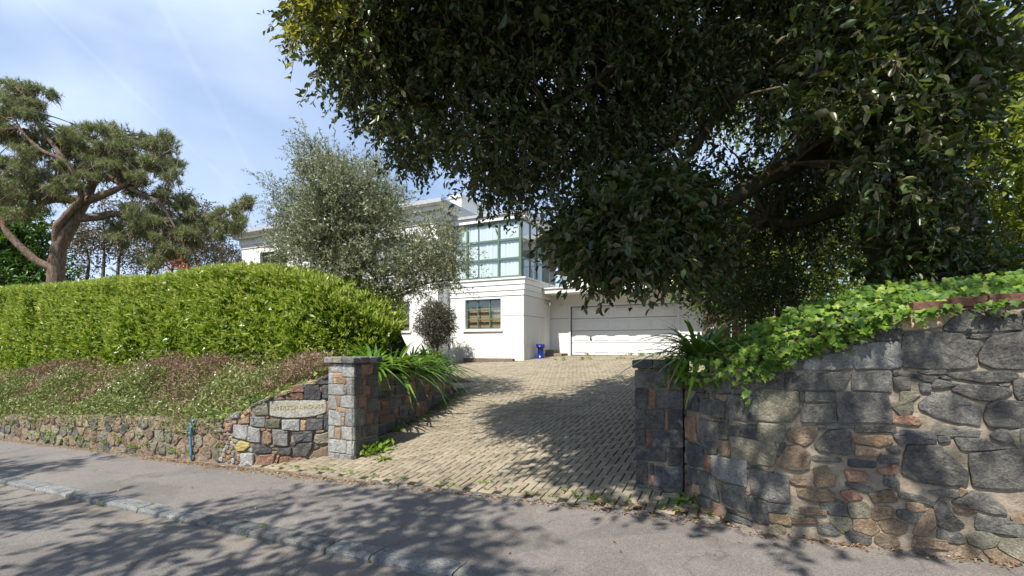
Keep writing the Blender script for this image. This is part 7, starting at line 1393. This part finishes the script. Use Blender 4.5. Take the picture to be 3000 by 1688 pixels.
for k, (poly, n, trk, lab) in enumerate((
    ([(190,700),(230,600),(320,560),(400,600),(420,700),(400,810),(200,820)], 34, [[(-32.637,14.122,4.956), (-32.55,14.165,6.884), (-32.637,14.122,9.584)], [(-33.503,13.7,4.956), (-33.33,13.784,6.499), (-33.85,13.53,8.427)], [(-31.857,14.503,4.956), (-31.77,14.545,6.691), (-31.25,14.799,8.62)]], 'sparse brownish tree seen between the pine trunk and the hedge'),
    ([(400,700),(420,600),(520,560),(590,590),(600,700),(590,800),(400,810)], 34, [[(-31.509,15.785,5.08), (-31.149,15.96,7.08), (-30.969,16.048,9.48)], [(-30.43,16.311,5.08), (-29.891,16.574,7.08), (-29.172,16.925,9.08)]], 'sparse brownish tree with pale stems below the pine branch tips'),
    ([(540,600),(600,585),(650,680),(710,740),(710,800),(560,800)], 24, [[(-29.096,18.074,5.204), (-28.91,18.165,6.861), (-29.469,17.893,9.347)], [(-28.352,18.437,5.204), (-28.166,18.528,6.447), (-27.793,18.71,7.276)]], 'sparse reddish brown tree touching the left end of the house'))):
    shrub('sparse_tree', eval('[' + ['(-34.01,15.53,8.23,0.84),(-32.12,13.75,8.09,0.69),(-33.16,13.68,7.43,0.79),(-34.54,13.93,7.24,0.61),(-34.95,13.63,8.05,0.79),(-36.39,14.32,8.41,0.64),(-32.94,14.55,8.38,0.52),(-31.07,14.93,7.46,0.6),(-35.7,14.32,5.9,0.63),(-31.66,14.15,7.5,0.51),(-32.43,15,9.74,0.51),(-32.91,14.23,9.33,0.53),(-33.55,14.91,9.57,0.56),(-33.13,15.14,7.5,0.83),(-33.6,13.86,6.97,0.81),(-32.18,15.24,6.67,0.59),(-33.03,15.62,7.25,0.78),(-34.41,14.8,8.72,0.73),(-31.31,13.76,5.83,0.5),(-34.54,14.89,10.34,0.53),(-33.71,14.33,7.51,0.83),(-32.98,14.38,7.74,0.64),(-33.06,15.11,10.12,0.83),(-31.58,14.71,7.65,0.53),(-36.25,14.18,8.02,0.8),(-35.59,14.26,6.86,0.67),(-31.13,14.86,9.42,0.68),(-31.54,14.55,8.08,0.8),(-32.58,13.78,8.17,0.67),(-32.89,15.1,8.8,0.67),(-34.63,13.77,6.18,0.51),(-32.87,13.48,7.68,0.61),(-30.59,14.78,8.05,0.71),(-35.29,13.88,7.96,0.53)', '(-30.33,16.62,9.2,0.72),(-27.29,16.23,7.33,0.56),(-27.61,15.67,6.3,0.65),(-31.72,16.37,8.49,0.7),(-28.15,16.13,6.64,0.72),(-30.25,15.94,8.21,0.73),(-29.74,14.96,6.22,0.61),(-29.24,14.69,6.54,0.54),(-28.4,16.84,7.76,0.56),(-29.34,15.27,9.18,0.71),(-30.57,15.93,6.79,0.79),(-31.19,15.41,6.36,0.72),(-30.32,15.5,7.04,0.75),(-28.77,15.9,9.65,0.76),(-30.6,16.5,8.36,0.53),(-29.96,16.28,9.32,0.59),(-32.07,16.27,9.72,0.63),(-27.65,16.34,6.77,0.69),(-29.04,15.73,7.09,0.82),(-30.3,16.88,10.46,0.81),(-31.6,16.39,7.24,0.81),(-30.37,14.94,6.28,0.78),(-30.32,17.15,8.52,0.78),(-29.1,16.4,8.55,0.68),(-31.87,16.2,9.52,0.8),(-29.04,16.46,7.14,0.7),(-29.33,14.88,7.92,0.59),(-29.75,17.53,9.62,0.63),(-28.95,15.06,7.64,0.79),(-29.29,16.95,7.79,0.62),(-31.84,15.87,9.11,0.7),(-30.92,15.43,9.31,0.51),(-28.25,16.2,6.51,0.69),(-27.38,16.18,6.94,0.85)', '(-28.12,18.57,7.03,0.52),(-29.55,18.6,8.01,0.6),(-28.01,16.75,9.2,0.8),(-27.79,16.54,7.8,0.59),(-27.55,17.12,7.14,0.54),(-27.88,16.85,9.6,0.54),(-26.24,17.38,6.25,0.78),(-30.14,17.58,7.52,0.58),(-28.43,17.82,7.74,0.76),(-29.1,18.25,6.64,0.57),(-28.72,17.97,7.83,0.66),(-29.62,18.54,7.55,0.68),(-26.51,17.51,7.13,0.59),(-29.06,17.51,8.78,0.6),(-30.99,18.13,7.87,0.63),(-26.81,18.03,6.72,0.55),(-29.01,18.95,6.63,0.77),(-27.98,16.42,8.35,0.57),(-28.93,17.52,9.54,0.55),(-29.75,17.86,9.33,0.55),(-30.65,18.36,8.83,0.55),(-26.6,17.66,6.87,0.58),(-30.42,17.84,6.45,0.6),(-30.03,17.74,6.72,0.55)'][k] + ']'), 36, .6, 8, .12, .07, ML_sparse, lab, 'tree', trk, 'sparse trees behind the hedge', .3, T6, F6, .1, M_bark, .03, .3)
shrub('red_shrub', [(-13.87,8.22,3.57,0.14),(-14,8.2,3.73,0.16),(-14.32,8.03,3.87,0.19),(-13.88,7.97,3.45,0.16),(-13.77,8.14,3.51,0.13),(-14.26,7.91,3.66,0.19)], 12, .22, 7, .085, .028, ML_red, 'red leaved shrub tips poking above the hedge', 'shrub', None, None, .3, T4, F4, -.5)
shrub('holly_shrub', [(0.42,8.34,2.24,0.31),(-0.2,8.39,2.56,0.3),(0.32,7.41,2.38,0.27),(-0.24,7.39,2.78,0.27),(0.06,7.15,2.25,0.27),(0.19,7.27,2.38,0.23),(0.39,7.48,2.5,0.28),(0.32,8.05,2.73,0.28),(-0.01,7.28,2.35,0.27),(0.62,8.1,2.23,0.31),(-0.24,7.03,2.29,0.24),(-0.33,8.28,2.7,0.22),(0.37,8.98,2.2,0.27),(0.46,8.35,2.84,0.34),(-0.21,8.73,2.22,0.3),(0.08,7.99,2.57,0.23),(0.79,9.11,2.5,0.33),(0.46,7.78,2.49,0.29),(-0.1,7.15,2.1,0.3),(-0.07,8.05,2.59,0.34),(0.2,7.57,2.37,0.31),(0.16,8.84,2.28,0.29)], 24, .25, 8, .075, .032, ML_dk, 'dark leafy shrub between the ivy and the oak shade', 'shrub')
shrub('bramble', [(2.34,6.83,2.39,0.21),(1.43,6.32,2.45,0.22),(1.74,7.05,2.69,0.25),(2.65,7.36,2.48,0.24),(1.4,6.26,2.58,0.21),(2.24,7.41,2.8,0.21),(2.74,6.95,2.21,0.21),(1.61,6.59,2.69,0.23),(2.78,7.88,2.56,0.26),(1.58,6.53,2.59,0.22),(2.42,7.52,2.5,0.21),(1.99,7.48,2.41,0.16),(2.22,7.4,2.77,0.2),(2.94,7.96,2.41,0.22),(3.1,8.03,2.42,0.22),(2.45,6.98,2.37,0.17),(2.41,6.86,2.45,0.22),(1.87,7.35,2.7,0.22),(2.55,7.24,2.24,0.21),(2.14,7.39,2.62,0.25),(1.73,6.62,2.29,0.16),(2.4,7.06,2.26,0.26),(2.64,7.61,2.64,0.24),(1.96,7.05,2.46,0.19),(1.47,7,2.41,0.23),(1.36,6.75,2.44,0.18)], 16, .3, 7, .085, .05, ML_dk, 'tangle of brambles round the foot of the oak trunk', 'bramble', None, None, .5)
for k, (txt, lab, mt, d) in enumerate((
    ("(-1.48,17.12,4.56,0.86),(3.28,21.37,4.96,0.9),(3.82,21.74,4.17,0.93),(0.4,19.25,5.44,0.72),(1.29,19.4,5.16,0.8),(1.56,18.04,4.09,0.9),(3.34,19.55,5.96,0.85),(2.79,18.21,6.15,0.82),(2.1,20.95,7.6,0.85),(2.05,16.7,5.24,0.82),(1.58,20.71,7.95,0.88),(-0.83,16.38,5.16,0.87),(2.21,19.99,5.44,0.89),(-1.39,17.05,4.54,0.93),(3.82,21.22,6.4,0.77),(0.71,17.58,5.2,0.77),(1.87,16.73,4.35,0.78),(3.3,18.49,6.1,0.87),(0.3,20.1,3.34,0.74),(-0.58,17.27,6.81,0.79),(1.79,16.77,3.25,0.71),(-1.12,15.63,5.79,0.83),(0.24,20,4.52,0.99),(0.49,16.4,4.34,0.88),(1.9,16.8,3.78,0.89),(0.02,19.9,4.06,0.81),(-0.1,19.9,4.54,0.84),(2.98,18.91,5.7,0.94),(3.9,20.61,4.21,0.95),(-1.77,16.29,5.04,0.7),(-0.1,15.6,3.03,0.81),(2.74,19.91,4.6,0.85),(-1.44,18.26,3.85,0.84),(1.35,18.44,3.84,0.84),(0.96,19.32,4.32,0.8),(2.7,19.89,6.09,0.81),(0.15,18.34,5.73,0.71),(-1.31,18.84,3.79,0.92),(-0.63,17.56,5.32,0.81),(1.05,20.45,5.98,0.89),(0.32,18.24,4.89,0.92),(-0.14,17.15,4.36,0.93),(1.08,20.54,4.99,0.78),(2.22,18.28,3.64,0.83),(0.23,17.52,5.96,0.95),(1.94,19.92,6.57,0.96),(0.3,16.7,5.05,0.78),(2.98,19.02,4.58,0.89),(-0.78,16.64,4.95,0.78),(2.52,20.11,6.24,0.92),(2.28,20.72,5.42,0.7),(3.61,19.15,4.67,0.97),(2.87,17.02,4.44,0.89),(0.53,19.53,5.22,0.74),(2.79,18.06,5.93,0.71),(-1.27,17.31,6.45,0.98)", 'shaded laurel thicket behind the low branches of the oak', ML_sunny, 12),
    ("(4.54,20.56,8.1,0.89),(4.84,19.72,5.38,0.71),(5.5,19.97,5.03,0.71),(4.16,18.96,6.87,0.73),(5.78,23.55,4.56,0.93),(6.22,22,6.31,0.9),(6.2,23.44,8.04,0.79),(6.04,23.92,6.09,0.8),(5.16,20.14,7.13,0.81),(5.47,19.87,4.7,0.85),(4.93,22.11,6.05,0.77),(4.67,20.43,7.94,0.97),(6.8,21.76,4.81,0.84),(5.28,23.5,7.73,0.73),(5.85,23.3,9.54,0.79),(7.13,23.48,5.58,0.78),(4.41,19.06,5.72,0.98),(6.26,21.35,6.74,0.72),(5.4,19.84,4.71,0.73),(6.8,23.53,7.45,0.82),(5.86,22.69,4.86,0.95),(5,21.54,6.89,0.88),(6.27,23.04,5.44,0.89),(5.51,19.5,7.98,0.74),(4.64,20.98,6.54,0.84),(4.25,19.5,7.08,0.84),(5.06,23.06,5.6,0.8),(3.93,18.98,3.5,0.89),(7.2,24.17,7.48,0.74),(7.08,24.13,4.34,0.95),(6,23.39,7.22,0.81),(5.79,19.98,6.79,0.81),(4.97,20.99,3.78,0.99),(6.54,23.59,8.87,0.83),(5.64,22.68,5.78,0.9),(3.94,19.08,6.11,0.95),(5.98,23.44,6.53,0.97),(6.69,23.57,5.04,0.89),(4.57,21.77,9.37,0.79),(6.52,23.8,4.04,0.92)", 'leafy green thicket behind the oak trunk', ML_sunny, 11),
    ("(5.38,13.37,6.27,0.66),(6,13.88,4.1,0.58),(4.15,13.68,8.04,0.5),(5.28,12.58,4.2,0.68),(5.78,15.41,3.98,0.62),(4.31,13.91,6.57,0.54),(3.82,11.79,5.35,0.57),(5.04,12.58,4.45,0.61),(4.81,12.42,4.58,0.57),(5.62,13.01,4.63,0.53),(4,11.58,5.27,0.47),(5.52,12.81,3.85,0.53),(4.07,13.18,6.63,0.64),(5.97,15.7,3.86,0.59),(4.16,13.73,7.96,0.48),(5.07,13.92,5.35,0.48),(5.08,14.4,6.64,0.65),(5.64,13.75,7.31,0.68),(4.45,13.68,6.59,0.7),(6.28,14.52,8.05,0.53),(5.72,13.64,4.26,0.49),(6.01,14.27,4.46,0.64),(4.3,12.6,3.16,0.69),(5.53,14.84,5.38,0.55),(4.71,13.66,8.28,0.61),(4.97,13.7,3.89,0.62),(3.48,11.23,5.82,0.49),(6.3,14.52,7.81,0.54),(6.21,15.25,3.62,0.69),(4.62,13.46,6.57,0.66),(5.18,14.37,6.39,0.56),(5.04,12.21,3.18,0.45),(5.69,13.58,6.79,0.55),(5.49,13.32,6.56,0.58),(4.81,14.3,6.29,0.58),(4.83,12.43,5.88,0.67),(5.5,14.23,6.24,0.67),(4.27,12.21,7.49,0.67),(5.27,13.33,4.02,0.53),(6.4,15.63,5.61,0.49),(5.34,15.09,4.81,0.57),(6.21,14.62,8.05,0.53),(5.17,12.6,6.23,0.52),(6.5,15.67,4.68,0.55)", 'sunlit yellow green tree at the right edge behind the wall', ML_sunny, 10),
    ("(1.92,18.91,10.99,0.97),(4.63,24.97,13.35,1.14),(2.8,24.01,16.5,0.94),(2.81,21.3,13.21,1.04),(0.69,21.85,14.88,1.09),(0.59,20.82,12.9,1.17),(-0.82,20.87,11.76,0.98),(1.29,23.36,13.48,1.13),(2.04,20.79,14.52,1.15),(1.84,22.25,13.16,0.91),(3.07,19.92,9.69,1.03),(5.07,23.22,13.75,1),(2.58,20.97,12.27,1.18),(1.2,20.43,9.06,1.1),(-0.2,19.2,11.03,1.17),(0.77,21.11,10.15,1),(4.26,25.2,14.16,1.17),(3.61,22.35,12.43,0.91),(5.42,23.75,9.8,1.04),(3.21,22.74,13.33,1.17),(1.38,18.55,12.98,1.15),(1.78,18.84,11.01,0.93),(1.92,19.97,10.7,1.09),(-0.72,18.64,12.54,0.91),(4.96,24.37,14.35,1.14),(3.24,21.75,11.02,1.15),(2.54,21.8,13,1.04),(-0.14,22.37,11.55,1.1),(2.35,21.92,10.74,1),(2.21,19.5,9.45,1.19),(3.73,21.9,10.32,1.18),(1.91,22.71,12.81,0.95),(5.9,25.61,14.37,0.94),(-0.58,18.86,10.63,1.03),(-0.03,21.89,10.92,1.11),(4.41,25.14,12.79,1.15),(3.49,22.33,9.64,0.99),(2.64,24.2,13.49,1.01),(2.38,23.33,13.63,0.98),(3.92,21.99,13.28,1.04),(1.48,20.71,14.68,1.13),(0.87,21.22,14.34,1.17),(3.34,21.83,14.5,0.97),(4.62,22.52,12.38,1.16),(0.81,23.65,13.72,0.99),(2.47,20.87,10.49,1.09),(1.7,21.73,9.72,1.12),(2.76,21.32,10.29,0.94),(1.07,18.4,11.68,1.13),(2.61,22.99,12.68,0.92),(1.15,22.64,13.22,1.04),(4.24,23.1,12.23,1.03),(-0.87,22.55,12.64,0.97),(4.66,24.04,14.41,0.98),(2.64,19.27,8.93,1.15),(2.34,20.65,13.15,1.07),(3.66,19.98,12.79,0.97),(3.56,23.78,13.44,1.12),(1.14,19.17,10.39,1.08),(3.57,23.25,14.39,0.94)", 'tall sunlit green tree seen through the oak canopy', ML_sunny, 13))):
    shrub('garden_tree', eval('[' + txt + ']'), 34, .7, 9, .17, .09, mt, lab, 'tree', None, 'trees in the garden behind the wall', .45)
# trees across the road, out of the picture, that throw the leaf shade on the road and pavement
def shade_tree(label, x, y, cl):
    shrub('street_tree', cl, 26, .6, 9, .16, .09, ML_dk, label, 'tree', [[(x, y, gz(x) - .1), (x + .1, y + .2, 2.6), (x - .1, y + .9, 5.2), (x + .1, y + 1.6, 7.)]], 'trees on the far side of the road', .5, T6, F6, .1, None, .035, 1.0)
shade_tree('street tree on the far side of the road behind the viewer', -3.2, -6.2, [(random.uniform(-6.0, -2.9), random.uniform(-4.4, -.9), random.uniform(5.6, 8.6), random.uniform(.3, .5)) for _ in range(22)])
shade_tree('street tree on the far side of the road further down the hill', -9.5, -6.4, [(random.uniform(-13, -7.6), random.uniform(-5., -1.8), random.uniform(5.4, 8.2), random.uniform(.3, .5)) for _ in range(24)])

# ------------------------------------------------------------------ small litter and weeds
def ground_z(x, y):
    return drive_z(x, y) if (y > 4.8 and -6.9 < x < 0) else gz(x)
lp = []
for _ in range(2300): x = random.uniform(-16, 1.9); lp.append((x, 4.70 - abs(random.gauss(0, .06)) + (.03 if -6.6 < x < 0 else 0) - (0 if x < 0 else .1)))
for _ in range(900): x = random.uniform(-9.2, -4.2); lp.append((x, 4.68 - abs(random.gauss(0, .10))))
for _ in range(800): t = random.uniform(6, 10.8); lp.append((interp(t, [(b, a) for a, b in PATH_T]) + abs(random.gauss(.1, .28)), t))
for _ in range(500): lp.append((random.uniform(-5, -.8), random.uniform(4.85, 14)))
for _ in range(120): lp.append((random.uniform(-9, 1.5), random.uniform(1.5, 4.6)))
for _ in range(300): lp.append((random.uniform(-1.4, .1), random.gauss(4.86, .06)))
lp = [(x, y) for x, y in lp if not (-5.9 < x < -5.3 and 5.42 < y < 6)]
C0 = np.array([(x, y, (ground_z(x, y) if y > 3.2 else gz(x) - .045) + .006 + random.random() * .012) for x, y in lp]); n = len(C0)
o = foliage('leaf_litter', leaf_geo(C0, unit(rdir(n) * np.array([1, 1, .15])), np.array([0, 0, 1.]) + rdir(n) * .35, rng.uniform(.018, .055, n), rng.uniform(.007, .024, n), T4, F4), ML_litter)
tag(o, 'dry brown leaf litter along the foot of the walls', 'leaves', kind='stuff')
wp = []
for _ in range(60): t = random.uniform(6, 11); wp.append((interp(t, [(b, a) for a, b in PATH_T]) + abs(random.gauss(.08, .2)) + .03, t, random.uniform(.03, .09)))
for _ in range(70): wp.append((random.uniform(-6.5, -.3), 4.84 + abs(random.gauss(0, .12)), random.uniform(.015, .04)))
for _ in range(70): wp.append((random.uniform(-5, -1.2), random.uniform(5, 12), random.uniform(.01, .03)))
for _ in range(70): wp.append((random.uniform(-12, -2), random.uniform(20.5, 21.5) if random.random() < .5 else random.uniform(17.6, 18.1), random.uniform(.05, .13)))
for _ in range(14): wp.append((-5.28 + random.random() * .06, random.uniform(5.6, 6.1), random.uniform(.06, .16)))
for _ in range(50): x = random.choice(joints[12:]); wp.append((x + random.gauss(0, .04), 2.94 + random.random() * .01 if random.random() < .6 else random.uniform(2.95, 3.15), .02))
for _ in range(40): x = random.uniform(-14, -7.3); wp.append((x, 4.69, random.uniform(.03, .07), random.uniform(.05, .35)))
C0 = []; A = []
for w_ in wp:
    x, y, h = w_[:3]; z = ground_z(x, y) if y > 3.2 else gz(x) - (.05 if y < 2.95 else 0)
    if len(w_) > 3: z += w_[3]
    for k in range(11):
        C0.append((x + random.gauss(0, h * .5), y + random.gauss(0, h * .4), z + random.random() * h * .5)); a = random.uniform(0, 6.28); A.append((math.cos(a) * .8, math.sin(a) * .8, random.uniform(.3, 1.1), h))
C0 = np.array(C0); A = np.array(A)
o = foliage('weeds', leaf_geo(C0, A[:, :3], rdir(len(C0)) * .4 + np.array([0, 0, 1.]), np.maximum(.015, A[:, 3] * 1.1), np.maximum(.008, A[:, 3] * .42), T4, F4), ML_weed)
tag(o, 'small green weeds in the paving joints and wall feet', 'weeds', kind='stuff')
DAN = [blade_mesh('dandelion_leaf', .17, .05, ar, ri, ML_weed, 6) for ar in (.5, .9) for ri in (.5, .9)]
strap_plant('dandelion', (-.50, 5.16, ground_z(-.5, 5.16)), 18, 'dandelion rosette at the foot of the dark pillar', 'weed', .9, 'dandelions', 0, None, DAN)
strap_plant('dandelion', (-5.22, 5.95, ground_z(-5.2, 5.95)), 14, 'dandelion rosette at the back corner of the grey and orange pillar', 'weed', .9, 'dandelions', 0, None, DAN)
strap_plant('dandelion', (-4.85, 5.55, ground_z(-4.85, 5.55)), 16, 'dandelion rosette in the paving just right of the grey and orange pillar', 'weed', .7, 'dandelions', 0, None, DAN)
